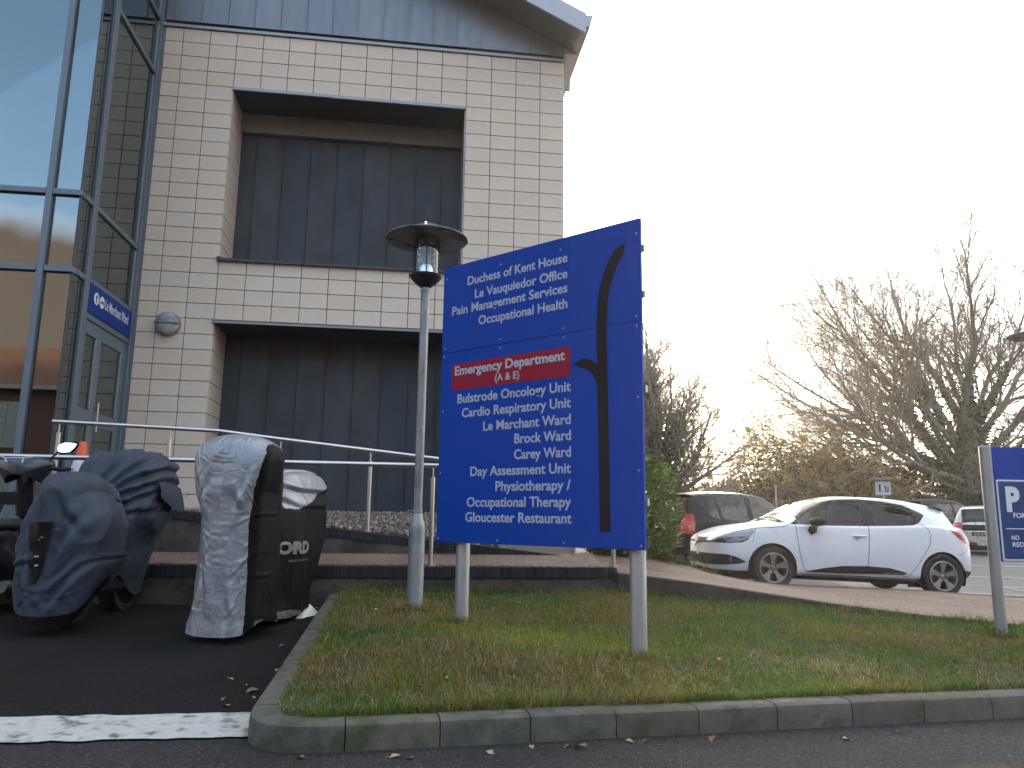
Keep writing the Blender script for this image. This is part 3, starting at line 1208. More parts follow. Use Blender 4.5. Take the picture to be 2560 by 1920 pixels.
# side face
fpart('mullion', BS - 0.10, BS + 0.03, -1.695, -1.560, 1.18, ZT)
fpart('mullion', BS - 0.10, BS + 0.05, -0.055, 0.020, 1.18, ZT)
fpart('side_jamb', BS + 0.0, S_L - 0.002, 0.0, 0.05, 1.18, 9.6)
fpart('side_jamb', BS - 0.02, BS + 0.05, 0.022, 0.09, 1.18, 9.6)
for z in (4.948, 7.79, 8.70, 9.3):
    fpart('transom', BS - 0.09, BS + 0.024, -1.557, -0.058, z, z + 0.072)
fpart('transom', BS - 0.09, BS + 0.024, -1.557, -0.058, 3.995, 4.055)
fpart('transom', BS - 0.09, BS + 0.024, -1.557, -0.058, 3.525, 3.60)
for a, b in ((-3.225, -2.025), (-1.945, -0.75), (-0.668, BS - 0.004)):
    for z0, z1 in ((0.80, 3.966), (4.038, 4.948), (5.02, 9.3)):
        part('pane', MB().box(a, b, BF + 0.03, BF + 0.042, z0, z1), M_GLASS, HB)
for a, b in ((BF + 0.024, -1.70), ):
    for z0, z1 in ((0.80, 3.966), (4.038, 4.948), (5.02, 9.3)):
        part('pane', MB().box(BS - 0.016, BS - 0.004, a, b, z0, z1), M_DGLASS, HB)
for z0, z1 in ((4.055, 4.948), (5.02, 7.79), (7.862, 8.70), (8.772, 9.3)):
    part('pane', MB().box(BS - 0.020, BS - 0.008, -1.557, -0.058, z0, z1), M_DGLASS, HB)
    part('glazing_bead', MB().box(BS - 0.006, BS + 0.01, -0.10, -0.06, z0 + 0.02, z1 - 0.02), M_TRIM, HB)
part('bay_roof', MB().box(-4.3, BS + 0.10, BF - 0.12, 0.0, ZT, ZT + 0.12), M_FRAME, HB)
part('room', MB().box(-4.2, -4.1, BF + 0.15, 3.0, 0.6, ZT).box(-4.1, BS - 0.15, 0.55, 0.62, 0.6, ZT), M_INT, HB)
part('floor_slab', MB().box(-4.1, BS - 0.13, BF + 0.16, 0.5, 0.5, 1.17).box(-4.1, BS - 0.13, BF + 0.16, 0.5, 4.955, 5.015).box(-4.1, BS - 0.13, BF + 0.35, 0.5, 6.42, 6.50), M_SLAB, HB)
part('blind', MB().box(-3.2, -0.78, BF + 0.20, BF + 0.21, 7.29, 9.25), M_BLIND, HB)
# two door leaves under the ward sign
for y0, y1 in ((-1.553, -1.035), (-1.029, -0.062)):
    d = HB
    mb = MB()
    st = 0.085
    X0, X1 = BS - 0.05, BS + 0.006
    mb.bbox(X0, X1, y0, y0 + st, 1.2, 3.52)
    mb.bbox(X0, X1, y1 - st * (1.0 if y0 < -1.2 else 1.9), y1, 1.2, 3.52)
    ya, yb = y0 + st + 0.001, y1 - st * (1.0 if y0 < -1.2 else 1.9) - 0.001
    mb.bbox(X0, X1, ya, yb, 3.345, 3.52)
    mb.bbox(X0, X1, ya, yb, 2.22, 2.40)
    mb.bbox(X0, X1, ya, yb, 1.2, 1.42)
    dd = part('door', mb, M_FRAME, HB)
    part('pane', MB().box(BS - 0.022, BS - 0.012, ya, yb, 2.402, 3.343).box(BS - 0.022, BS - 0.012, ya, yb, 1.422, 2.218), M_DGLASS, dd)
    part('glazing_bead', MB().box(BS - 0.008, BS + 0.012, yb - 0.03, yb - 0.002, 2.42, 3.33), M_TRIM, dd)
    if y0 > -1.2:
        h = MB()
        h.tube([(BS + 0.06, y0 + 0.05, 2.14), (BS + 0.06, y0 + 0.05, 2.52)], 0.012, 8)
        h.tube([(BS + 0.0, y0 + 0.05, 2.18), (BS + 0.06, y0 + 0.05, 2.18)], 0.010, 8)
        h.tube([(BS + 0.0, y0 + 0.05, 2.48), (BS + 0.06, y0 + 0.05, 2.48)], 0.010, 8)
        part('handle', h, M_STEEL, dd, 60)

# ------------------------------------------------------------------ ward sign over the door
M_SBLUE = mat('sign_blue', (0.002, 0.030, 0.20), 0.45, spec=0.15, var=0.03, scale=3)
M_WHITE = mat('sign_white', (0.66, 0.68, 0.72), 0.45)
M_BLACK = mat('sign_black', (0.008, 0.009, 0.014), 0.55, spec=0.1)
M_RED = mat('sign_red', (0.26, 0.006, 0.028), 0.5, spec=0.15)
ds = thing('door_sign', 'blue ward sign with white lettering above the glazed side door', 'sign', fl(BS + 0.028, -1.553, 0), TH + R(90))
# local x runs along the side face away from the road, local -y points out of the face
part('board', MB().bbox(0.0, 1.49, -0.006, 0.014, 3.603, 3.992, 0.003), M_SBLUE, ds)


def disc(name, cx, cz, r, parent, m, y=-0.008):
    mb = MB()
    n = 32
    mb.prism([(cx + r * math.cos(2 * PI * i / n), cz + r * math.sin(2 * PI * i / n)) for i in range(n)], y - 0.002, y)
    return part(name, mb, m, parent)


for cx in (0.215, 0.40):
    disc('pictogram_disc', cx, 3.83, 0.080, ds, M_WHITE)
part('arrow_symbol', MB().prism([(0.202, 3.775), (0.228, 3.775), (0.228, 3.84), (0.255, 3.84), (0.215, 3.89), (0.175, 3.84), (0.202, 3.84)], -0.0125, -0.0105), M_SBLUE, ds)
part('bed_symbol', MB().box(0.345, 0.353, -0.0125, -0.0105, 3.80, 3.865).box(0.355, 0.455, -0.0125, -0.0105, 3.812, 3.826).box(0.447, 0.455, -0.0125, -0.0105, 3.795, 3.811).box(0.372, 0.455, -0.0125, -0.0105, 3.829, 3.845), M_SBLUE, ds)
text_part('lettering', "Le Marchant Ward", 0.52, 1.37, 3.772, 0.135, ds, M_WHITE, y=-0.0085, bold=0.006)

# ------------------------------------------------------------------ bulkhead light on the wall
bl = thing('bulkhead_light', 'round grey bulkhead light with half eyelid cover on the tiled wall', 'light', fl(0.19, 0.0, 3.856), TH)
M_BULK = mat('bulkhead_grey', (0.27, 0.30, 0.33), 0.38, metal=0.25, var=0.15, scale=12, col2=(0.14, 0.15, 0.15), c2scale=6)
part('base', MB().lathe([(0, -0.002), (0.182, -0.002), (0.184, -0.03), (0.176, -0.055), (0.165, -0.06)], 36, axis='y'), M_BULK, bl, 40)
prof = [(0.166 * math.sin(a), -0.055 - 0.075 * math.cos(a)) for a in np.linspace(0, PI / 2, 9)]


def half(prof, a0, a1, n, mb):
    v, f = [], []
    for r, h in prof:
        for k in range(n + 1):
            w = a0 + (a1 - a0) * k / n
            v.append((r * math.cos(w), h, r * math.sin(w)))
    for i in range(len(prof) - 1):
        for k in range(n):
            f.append((i * (n + 1) + k, i * (n + 1) + k + 1, (i + 1) * (n + 1) + k + 1, (i + 1) * (n + 1) + k))
    mb.add(v, f)
    return mb


part('eyelid', half([(0.166 * math.sin(a) * 1.06, -0.055 - 0.09 * math.cos(a)) for a in np.linspace(0, PI / 2, 9)], 0.0, PI, 24, MB()), M_BULK, bl, 60)
part('diffuser', half(prof, PI, 2 * PI, 24, MB()), mat('diffuser', (0.42, 0.42, 0.38), 0.35, var=0.12, scale=8), bl, 60)
part('guard_bar', MB().box(-0.172, 0.172, -0.15, -0.06, -0.008, 0.006).box(-0.006, 0.006, -0.138, -0.06, -0.165, -0.01), M_BULK, bl)

# ------------------------------------------------------------------ the big direction sign
M_PLATE = mat('sign_panel_blue', (0.0005, 0.047, 0.32), 0.5, spec=0.09, var=0.04, scale=1.5, rvar=0.06, coat=0.0)
M_LETTER = mat('sign_lettering', (0.40, 0.43, 0.50), 0.5, spec=0.2)
M_GALV = mat('galvanised_post', (0.34, 0.345, 0.35), 0.42, metal=0.6, var=0.14, scale=6, rvar=0.1, stretch=(3, 3, 0.8), col2=(0.22, 0.21, 0.17), c2scale=3, c2lo=0.55, c2hi=0.75)
SL, SRt = Vector((-0.6214, 6.6118, 0)), Vector((0.9226, 5.3676, 0))
SD = (SRt - SL).normalized()
SROT = math.atan2(SD.y, SD.x)
sg = thing('direction_sign', 'large blue hospital direction sign with white place names and a red emergency band', 'sign', SL, SROT)
W_S = (SRt - SL).length
part('upper_panel', MB().bbox(0.0, W_S, 0.0, 0.028, 2.518, 3.298, 0.003), M_PLATE, sg)
part('lower_panel', MB().bbox(0.0, W_S, 0.0, 0.028, 0.90, 2.514, 0.003), M_PLATE, sg)
rail_mb = MB()
for z in (1.2, 2.0, 2.7, 3.05):
    rail_mb.bbox(0.05, W_S + 0.012, 0.031, 0.058, z, z + 0.05, 0.002)
part('back_rail', rail_mb, M_GALV, sg)
for u in (0.20, 1.86):
    gx = SL + SD * u
    gz0 = float(z_lawn(gx.x, gx.y)) - 0.25
    p = part('post', MB().lathe([(0, gz0), (0.058, gz0), (0.058, 3.26), (0.05, 3.27), (0, 3.27)], 24, (u, 0.12, 0)), M_GALV, sg, 40)
    part('clamp', MB().box(u - 0.07, u + 0.07, 0.059, 0.075, 1.19, 1.26).box(u - 0.07, u + 0.07, 0.059, 0.075, 1.99, 2.06).box(u - 0.07, u + 0.07, 0.059, 0.075, 2.69, 2.76).box(u - 0.07, u + 0.07, 0.059, 0.075, 3.04, 3.11), M_GALV, p)
CAP = 0.0745
for t, x0, x1, zb in (("Duchess of Kent House", 0.29, 1.340, 3.092), ("Le Vauquiedor Office", 0.376, 1.340, 2.962),
                      ("Pain Management Services", 0.115, 1.340, 2.846), ("Occupational Health", 0.424, 1.340, 2.719),
                      ("Bulstrode Oncology Unit", 0.205, 1.372, 2.062), ("Cardio Respiratory Unit", 0.259, 1.372, 1.938),
                      ("Le Marchant Ward", 0.501, 1.372, 1.811), ("Brock Ward", 0.831, 1.374, 1.690), ("Carey Ward", 0.829, 1.374, 1.565),
                      ("Day Assessment Unit", 0.371, 1.374, 1.443), ("Physiotherapy /", 0.644, 1.372, 1.318),
                      ("Occupational Therapy", 0.339, 1.376, 1.194), ("Gloucester Restaurant", 0.326, 1.380, 1.073)):
    text_part('lettering', t, x0, x1, zb, CAP, sg, M_LETTER, y=-0.0022, bold=0.019)


def rounded(x0, x1, z0, z1, r, n=6):
    p = []
    for cx, cz, a0 in ((x1 - r, z0 + r, -90), (x1 - r, z1 - r, 0), (x0 + r, z1 - r, 90), (x0 + r, z0 + r, 180)):
        for i in range(n + 1):
            a = R(a0 + 90 * i / n)
            p.append((cx + r * math.cos(a), cz + r * math.sin(a)))
    return p


band = part('red_band', MB().prism(rounded(0.132, 1.369, 2.177, 2.408, 0.02), -0.0022, -0.0005), M_RED, sg)
text_part('lettering', "Emergency Department", 0.168, 1.318, 2.308, 0.074, band, M_LETTER, y=-0.0042, bold=0.028)
text_part('lettering', "(A & E)", 0.620, 0.873, 2.212, 0.058, band, M_LETTER, y=-0.0042, bold=0.014)
# black route arrow: a stem that bends away to the right at the top, with a branch to the left
stem = []
cl = [(1.668, 1.02), (1.664, 1.5), (1.654, 2.084), (1.650, 2.45), (1.660, 2.70), (1.695, 2.86), (1.745, 2.98), (1.80, 3.06), (1.862, 3.13)]
cx_, cz_ = pchip(range(9), [c[0] for c in cl]), pchip(range(9), [c[1] for c in cl])
Lp, Rp = [], []
for i in range(49):
    t = i / 6.0
    p = Vector((float(cx_(t)), float(cz_(t))))
    q = Vector((float(cx_(min(t + .05, 8))), float(cz_(min(t + .05, 8))))) - Vector((float(cx_(max(t - .05, 0))), float(cz_(max(t - .05, 0)))))
    q.normalize()
    hw = 0.0455 if t < 7 else 0.0455 * (1 - (t - 7)) + 0.004
    Lp.append((p.x - q.y * hw, p.y + q.x * hw))
    Rp.append((p.x + q.y * hw, p.y - q.x * hw))
mb = MB()
n = len(Lp)
y = -0.0025
mb.add([(a[0], y, a[1]) for a in Lp] + [(a[0], y, a[1]) for a in Rp], [(i, i + n, i + n + 1, i + 1) for i in range(n - 1)])
A_ = [(1.607, 2.075), (1.600, 2.105), (1.585, 2.140), (1.560, 2.178), (1.53, 2.205), (1.497, 2.222), (1.468, 2.228), (1.395, 2.262)]
B_ = [(1.6085, 2.235), (1.600, 2.245), (1.585, 2.258), (1.562, 2.275), (1.535, 2.288), (1.505, 2.297), (1.470, 2.298), (1.396, 2.264)]
m_ = len(A_)
mb.add([(a[0], y - 0.0002, a[1]) for a in B_] + [(a[0], y - 0.0002, a[1]) for a in A_], [(i + 1, i, i + m_, i + m_ + 1)[::-1] for i in range(m_ - 1)])
part('route_arrow', mb, M_BLACK, sg)
scr = MB()
for u, v in ((0.041, 3.19), (0.669, 2.56), (0.67, 2.485), (1.301, 2.56), (1.305, 2.485), (1.946, 2.555), (1.946, 2.485), (0.036, 2.56), (0.036, 2.485), (0.036, 2.005), (0.030, 1.475), (1.946, 1.965), (1.946, 1.445),
             (0.024, 0.93), (0.67, 0.93), (1.311, 0.93), (1.957, 0.93), (1.953, 3.185), (1.272, 3.205), (0.66, 3.205)):
    scr.lathe([(0.0075, -0.0005), (0.0065, -0.003), (0.0, -0.0038)], 8, (u, 0, v), axis='y')
part('screw', scr, M_LETTER, sg, 40)

# ------------------------------------------------------------------ parking sign at the right
pz = float(z_lawn(4.07, 6.6)) - 0.2
pk = thing('parking_sign', 'blue parking sign with a white letter P on a steel post at the right edge', 'sign', (4.07, 6.6, 0), R(5.7))
part('post', MB().lathe([(0, pz), (0.046, pz), (0.046, 1.765), (0.040, 1.772), (0, 1.772)], 24), M_GALV, pk, 40)
part('post', MB().lathe([(0, pz - 0.1), (0.046, pz - 0.1), (0.046, 1.765), (0.040, 1.772), (0, 1.772)], 24, (1.02, 0, 0)), M_GALV, pk, 40)
part('board', MB().bbox(0.044, 0.975, -0.012, 0.018, 0.805, 1.767, 0.003), M_PLATE, pk)
pp = part('notice_panel', MB().prism(rounded(0.062, 0.96, 0.812, 1.487, 0.015), -0.020, -0.0125), M_WHITE, pk)
part('blue_field', MB().prism(rounded(0.076, 0.946, 0.826, 1.473, 0.012), -0.0225, -0.0205), mat('notice_blue', (0.008, 0.05, 0.17), 0.5, spec=0.15), pp)
for t, x0, x1, zb, cp, bo in (("P", 0.135, 0.262, 1.228, 0.188, 0.05), ("FOR", 0.188, 0.300, 1.167, 0.040, 0.02), ("NO", 0.153, 0.222, 0.984, 0.036, 0.02), ("RED", 0.157, 0.262, 0.928, 0.036, 0.02), ("&", 0.249, 0.282, 0.876, 0.036, 0.02)):
    text_part('lettering', t, x0, x1, zb, cp, pp, M_WHITE, y=-0.0245, bold=bo)
part('rule', MB().box(0.112, 0.93, -0.0245, -0.0226, 1.072, 1.080), M_WHITE, pp)

# ------------------------------------------------------------------ street lamps
M_LPOST = mat('lamp_post_zinc', (0.25, 0.265, 0.275), 0.5, metal=0.5, var=0.2, scale=9, rvar=0.1, stretch=(1, 1, 0.5), col2=(0.14, 0.15, 0.15), c2scale=5, c2lo=0.48, c2hi=0.68)
M_HAT = mat('lamp_hat', (0.26, 0.255, 0.25), 0.6, metal=0.2, var=0.25, scale=8, col2=(0.09, 0.075, 0.06), c2scale=5)
M_DARKM = mat('dark_metal', (0.018, 0.020, 0.026), 0.4, metal=0.3)
M_CHROME = mat('lamp_reflector', (0.75, 0.75, 0.74), 0.12, metal=1.0)
M_LGLASS = glass_mat('clear_glass', (0.86, 0.88, 0.87), ior=1.45, base=0.02)


def lamp(name, label, loc, ground, group='street lamps with disc hats', strap=False):
    r = thing(name, label, 'street lamp', loc, 0, group)
    g0 = ground
    part('base', MB().lathe([(0, g0 - .2), (0.073, g0 - .2), (0.073, 1.00), (0.068, 1.03), (0.042, 1.13), (0.038, 1.14)], 20), M_LPOST, r, 40)
    part('pole', MB().lathe([(0.038, 1.12), (0.040, 1.5), (0.041, 3.10), (0.041, 3.23)], 20).lathe([(0.043, 3.205), (0.045, 3.21), (0.045, 3.235), (0.036, 3.24), (0.034, 3.27)], 20), M_LPOST, r, 40)
    if strap:
        s_ = MB().lathe([(0.041, 1.150), (0.044, 1.150), (0.044, 1.164), (0.041, 1.164)], 16).lathe([(0.041, 1.172), (0.044, 1.172), (0.044, 1.182), (0.041, 1.182)], 16)
        s_.tube([(-0.04, -0.015, 1.158), (-0.075, -0.025, 1.162), (-0.095, -0.02, 1.15)], 0.004, 5)
        part('strap', s_, mat('cable_tie', (0.3, 0.31, 0.31), 0.6), r, 60)
    part('bowl', MB().lathe([(0.034, 3.25), (0.05, 3.255), (0.09, 3.285), (0.13, 3.325), (0.153, 3.352), (0.156, 3.365), (0.150, 3.37), (0.0, 3.372)], 32), M_DARKM, r, 40)
    part('glass_tube', MB().lathe([(0.113, 3.373), (0.113, 3.735)], 32), M_LGLASS, r, 180)
    part('reflector', MB().lathe([(0.078, 3.373), (0.074, 3.47), (0.072, 3.475), (0.0, 3.478)], 28), M_CHROME, r, 40)
    part('lamp_bulb', MB().lathe([(0.0, 3.478), (0.022, 3.48), (0.030, 3.50), (0.030, 3.60), (0.02, 3.635), (0.0, 3.64)], 14), mat('bulb', (0.10, 0.10, 0.11), 0.2, metal=0.5), r, 60)
    part('louvre', MB().lathe([(0.092, 3.55), (0.066, 3.555), (0.066, 3.556), (0.092, 3.551)], 24).lathe([(0.066, 3.63), (0.098, 3.66), (0.099, 3.735), (0.0, 3.735)], 24), M_CHROME, r, 40)
    cg = MB()
    for a in (R(8), R(98), R(188), R(278)):
        x, y_ = 0.118 * math.cos(a), 0.118 * math.sin(a)
        cg.tube([(x, y_, 3.36), (x, y_, 3.74)], 0.0065, 6)
    part('support_rod', cg, M_DARKM, r, 60)
    h = 36
    part('hat', MB().lathe([(0.0, 3.741), (0.14, 3.741), (0.385, 3.725), (0.392, 3.728), (0.392, 3.736), (0.36, 3.748), (0.25, 3.775), (0.15, 3.80), (0.0, 3.81)], 48), M_HAT, r, 40)
    part('cap', MB().lathe([(0.152, 3.80), (0.150, 3.83), (0.12, 3.86), (0.06, 3.875), (0.0, 3.878)], 28), M_DARKM, r, 40)
    sc = MB()
    for a in (R(20), R(160), R(270)):
        sc.lathe([(0, 3.80), (0.011, 3.80), (0.011, 3.855), (0, 3.858)], 8, (0.155 * math.cos(a), 0.155 * math.sin(a), 0.0))
    part('cap_screw', sc, M_CHROME, r, 40)
    return r


lx, ly = -0.836, 7.05
lamp('street_lamp', 'grey lamp post with wide disc hat and clear glass standing left of the direction sign', (lx, ly, 0.0), float(z_lawn(lx, ly)), strap=True)
lamp('street_lamp', 'partly hidden disc hat lamp cut off by the right edge above the parking sign', (7.84, 11.2, 0.18), -0.3)


def far_lamp(loc, g, label):
    r = thing('street_lamp', label, 'street lamp', loc, 0, 'street lamps with disc hats')
    part('pole', MB().lathe([(0.05, g), (0.04, 3.25), (0.12, 3.30), (0.12, 3.34)], 10), M_LPOST, r, 40)
    part('lantern', MB().lathe([(0.13, 3.345), (0.13, 3.70)], 12).lathe([(0.02, 3.345), (0.02, 3.5)], 6), mat('lantern_glass', (0.55, 0.52, 0.44), 0.4), r, 60)
    part('support_rod', MB().box(-0.14, -0.12, -0.01, 0.01, 3.34, 3.73).box(0.12, 0.14, -0.01, 0.01, 3.34, 3.73), M_DARKM, r)
    part('hat', MB().lathe([(0, 3.74), (0.38, 3.73), (0.15, 3.80), (0, 3.86)], 20), M_HAT, r, 40)
    return r


far_lamp((10.4, 44.0, 0.2), -0.1, 'small distant lamp with pale lantern above the black hatchback')

sp = thing('sign_post', 'thin pale post in front of the hedge above the white hatchback', 'post', (13.0, 38.0, 0.2))
part('post', MB().lathe([(0.05, -0.3), (0.05, 2.75), (0, 2.76)], 10), M_GALV, sp, 40)
part('post_cap', MB().lathe([(0.06, 2.76), (0.06, 2.80), (0, 2.81)], 10), M_DARKM, sp, 40)
ps_ = thing('pay_point_sign', 'small pale square sign on a post with a little roof, before the hedge', 'sign', (17.3, 36.0, 0.2))
part('post', MB().lathe([(0.07, -0.3), (0.07, 2.2), (0, 2.21)], 10), M_GALV, ps_, 40)
part('board', MB().bbox(-0.35, 0.35, -0.05, 0.03, 2.22, 2.85, 0.01), mat('notice_pale', (0.42, 0.46, 0.50), 0.5), ps_)
part('symbol', MB().box(-0.22, -0.12, -0.056, -0.052, 2.36, 2.72).box(0.06, 0.24, -0.056, -0.052, 2.36, 2.42).box(0.06, 0.12, -0.056, -0.052, 2.43, 2.66).box(0.18, 0.24, -0.056, -0.052, 2.43, 2.60), mat('notice_navy', (0.03, 0.04, 0.08), 0.5), ps_)
part('roof', MB().bbox(-0.55, 0.75, -0.25, 0.25, 2.93, 2.99, 0.01).box(-0.04, 0.04, -0.02, 0.02, 2.851, 2.93), M_HAT, ps_)

# ------------------------------------------------------------------ traffic cone on the terrace
cn_ = thing('traffic_cone', 'orange traffic cone with a pale sleeve behind the handrail near the glass door', 'cone', (-4.80, 8.62, 1.15))
M_CONE = mat('cone_orange', (0.62, 0.085, 0.02), 0.5, var=0.1, scale=8)
part('body', MB().lathe([(0.17, 0.06), (0.152, 0.10), (0.135, 0.20)], 24).lathe([(0.074, 0.52), (0.042, 0.71), (0.034, 0.735), (0.0, 0.737)], 24), M_CONE, cn_, 40)
part('reflective_sleeve', MB().lathe([(0.137, 0.195), (0.137, 0.20), (0.0765, 0.525), (0.072, 0.526)], 24), mat('cone_sleeve', (0.5, 0.5, 0.52), 0.4, var=0.15, scale=10), cn_, 40)
part('base', MB().bbox(-0.19, 0.19, -0.19, 0.19, 0.0, 0.06, 0.015), M_CONE, cn_)

# ------------------------------------------------------------------ house across the road, seen only as a reflection in the bay
hs_ = thing('brick_house', 'red brick house with tiled roof across the road, mirrored in the bay glass', 'house', (-15.5, -22.0, 0.0), R(8))
M_RB = mat('red_brick', (0.12, 0.055, 0.038), 0.85, var=0.25, scale=8, bump=0.3, bscale=30)
M_RT = mat('roof_tile_red', (0.22, 0.10, 0.05), 0.8, var=0.25, scale=5)
part('wall', MB().box(-9, 9, -5, 5, -0.3, 6.2), M_RB, hs_)
e = 0.5
mb = MB()
mb.add([(-9 - e, 5 + e, 6.2), (9 + e, 5 + e, 6.2), (9 + e, -5 - e, 6.2), (-9 - e, -5 - e, 6.2), (-3.0, 0, 8.9), (4.0, 0, 8.9)],
       [(1, 0, 4, 5), (2, 1, 5), (3, 2, 5, 4), (0, 3, 4), (0, 1, 2, 3)])
part('roof', mb, M_RT, hs_)
part('gutter', MB().box(-9.7, 9.7, 5.42, 5.62, 6.06, 6.22).box(9.42, 9.62, -5.5, 5.41, 6.06, 6.22), mat('house_trim', (0.34, 0.33, 0.31), 0.6), hs_)
for x in (-7.2, -4.2, -1.2, 1.8, 4.8, 7.4):
    for z in (0.9, 3.7):
        w_ = part('window', MB().box(x - 0.65, x + 0.65, 5.002, 5.06, z, z + 1.9), MATS['house_trim'], hs_)
        part('pane', MB().box(x - 0.56, x - 0.03, 5.061, 5.07, z + 0.09, z + 1.8).box(x + 0.03, x + 0.56, 5.061, 5.07, z + 0.09, z + 1.8), M_DGLASS, w_)

# ------------------------------------------------------------------ cars
M_TYRE = mat('tyre', (0.012, 0.012, 0.013), 0.8, bump=0.2, bscale=60, bdist=0.004)
M_RIM = mat('alloy_rim', (0.30, 0.295, 0.29), 0.34, metal=0.8, var=0.08, scale=10)
M_PLAST = mat('black_plastic', (0.010, 0.010, 0.011), 0.6, spec=0.25)
M_GLOSSB = mat('gloss_black', (0.006, 0.006, 0.008), 0.3, spec=0.3)
M_CGLASS = glass_mat('car_glass', (0.36, 0.40, 0.39), ior=1.48, base=0.0)
M_DARKG = glass_mat('privacy_glass', (0.05, 0.058, 0.058), ior=1.48, base=0.0)
M_TAIL = mat('tail_lamp_red', (0.33, 0.010, 0.012), 0.15, coat=0.6)
M_TAILW = mat('tail_lamp_clear', (0.30, 0.28, 0.28), 0.2, coat=0.5)
M_LAMPC = mat('headlamp_chrome', (0.27, 0.28, 0.30), 0.3, metal=0.4, var=0.25, scale=9)
M_LAMPD = mat('headlamp_dark', (0.02, 0.022, 0.026), 0.15, coat=0.8)
M_SEAM = mat('panel_gap', (0.006, 0.006, 0.007), 0.9)
M_SEAT = mat('car_seat', (0.03, 0.03, 0.034), 0.9)
M_PLATEB = mat('plate_black', (0.010, 0.010, 0.011), 0.6, spec=0.15)


def paint(name, col, metal=0.0, rough=0.28, coat=0.45, spec=0.35):
    return mat(name, col, rough, metal=metal, coat=coat, coatr=0.05, var=0.03, scale=3, rvar=0.05, spec=spec)


class Body:
    """lofted car shell; x runs from nose (0) to tail (L), y to the side, z up"""

    def __init__(s, spec):
        s.L, s.W = spec['L'], spec['W']
        s.top = pchip(*zip(*spec['top']))
        s.belt = pchip(*zip(*spec['belt']))
        s.sill = pchip(*zip(*spec['sill']))
        s.plan = pchip(*zip(*spec['plan']))
        s.roofw = pchip(*zip(*spec['roofw']))
        s.under = pchip(*zip(*spec.get('under', [(0, 0.93), (s.L, 0.93)])))
        s.shift = spec.get('shift')
        s.pinch = spec.get('pinch', 0.96)

    def section(s, x, n=150):
        w, zb, zs, zt, wr = float(s.plan(x)), float(s.belt(x)), float(s.sill(x)), float(s.top(x)), float(s.roofw(x))
        zm = zs + (zb - zs) * 0.55
        crown = 0.035 * min(1, w / 0.6)
        P = [(w * 0.55, zs - 0.012), (w * float(s.under(x)), zs), (w * 0.985, zs + (zm - zs) * 0.45), (w, zm), (w * s.pinch, zb), (w * s.pinch * 0.985 + (wr - w * s.pinch) * 0.08, zb + 0.02 * 1.0)]
        h = zt - crown - zb
        if h > 0.12:
            P += [(w * s.pinch + (wr - w * s.pinch) * 0.55, zb + h * 0.52), (wr + 0.008, zb + h * 0.86), (wr - 0.035, zb + h * 0.975), (wr - 0.10, zb + h + 0.012), (wr * 0.5, zt - crown * 0.3), (0.0, zt)]
        else:
            hh = max(h, 0.0)
            P += [(w * s.pinch * 0.955, zb + hh * 0.62 + 0.012), (w * s.pinch * 0.88, zb + hh * 0.9 + 0.014), (w * s.pinch * 0.75, zb + hh * 0.98 + 0.014), (w * s.pinch * 0.55, zb + hh + 0.6 * crown), (w * 0.3, zt - crown * 0.18), (0.0, zt)]
        P = np.array(P)
        return P

    def grid(s, nx=240, nv=100):
        t = np.linspace(0, 1, nx)
        xs = s.L * (0.5 - 0.5 * np.cos(PI * t)) * 0.55 + s.L * t * 0.45
        secs = np.array([s.section(x) for x in xs])            # nx, 12, 2
        k = secs.shape[1]
        # clamped uniform cubic b-spline blend through control polygon (softened corners)
        u = np.linspace(0, k - 1, nv)
        C = np.concatenate([2 * secs[:, :1] - secs[:, 1:2], secs, 2 * secs[:, -1:] - secs[:, -2:-1]], 1)
        i = np.clip(np.floor(u).astype(int), 0, k - 2)
        f = (u - i)[None, :, None]
        a, b, c, d = C[:, i], C[:, i + 1], C[:, i + 2], C[:, i + 3]
        # mix of catmull-rom and b-spline
        cr = 0.5 * (2 * b + (c - a) * f + (2 * a - 5 * b + 4 * c - d) * f**2 + (3 * b - a - 3 * c + d) * f**3)
        bs = ((1 - f)**3 * a + (3 * f**3 - 6 * f**2 + 4) * b + (-3 * f**3 + 3 * f**2 + 3 * f + 1) * c + f**3 * d) / 6
        S = 0.35 * cr + 0.65 * bs
        X = np.repeat(xs[:, None], nv, 1)
        Y, Z = S[..., 0], S[..., 1]
        Y = np.maximum(Y, 0)
        Y[:, -1] = 0
        if s.shift:
            X = X + s.shift(X, Y, Z)
        return X, Y, Z, u


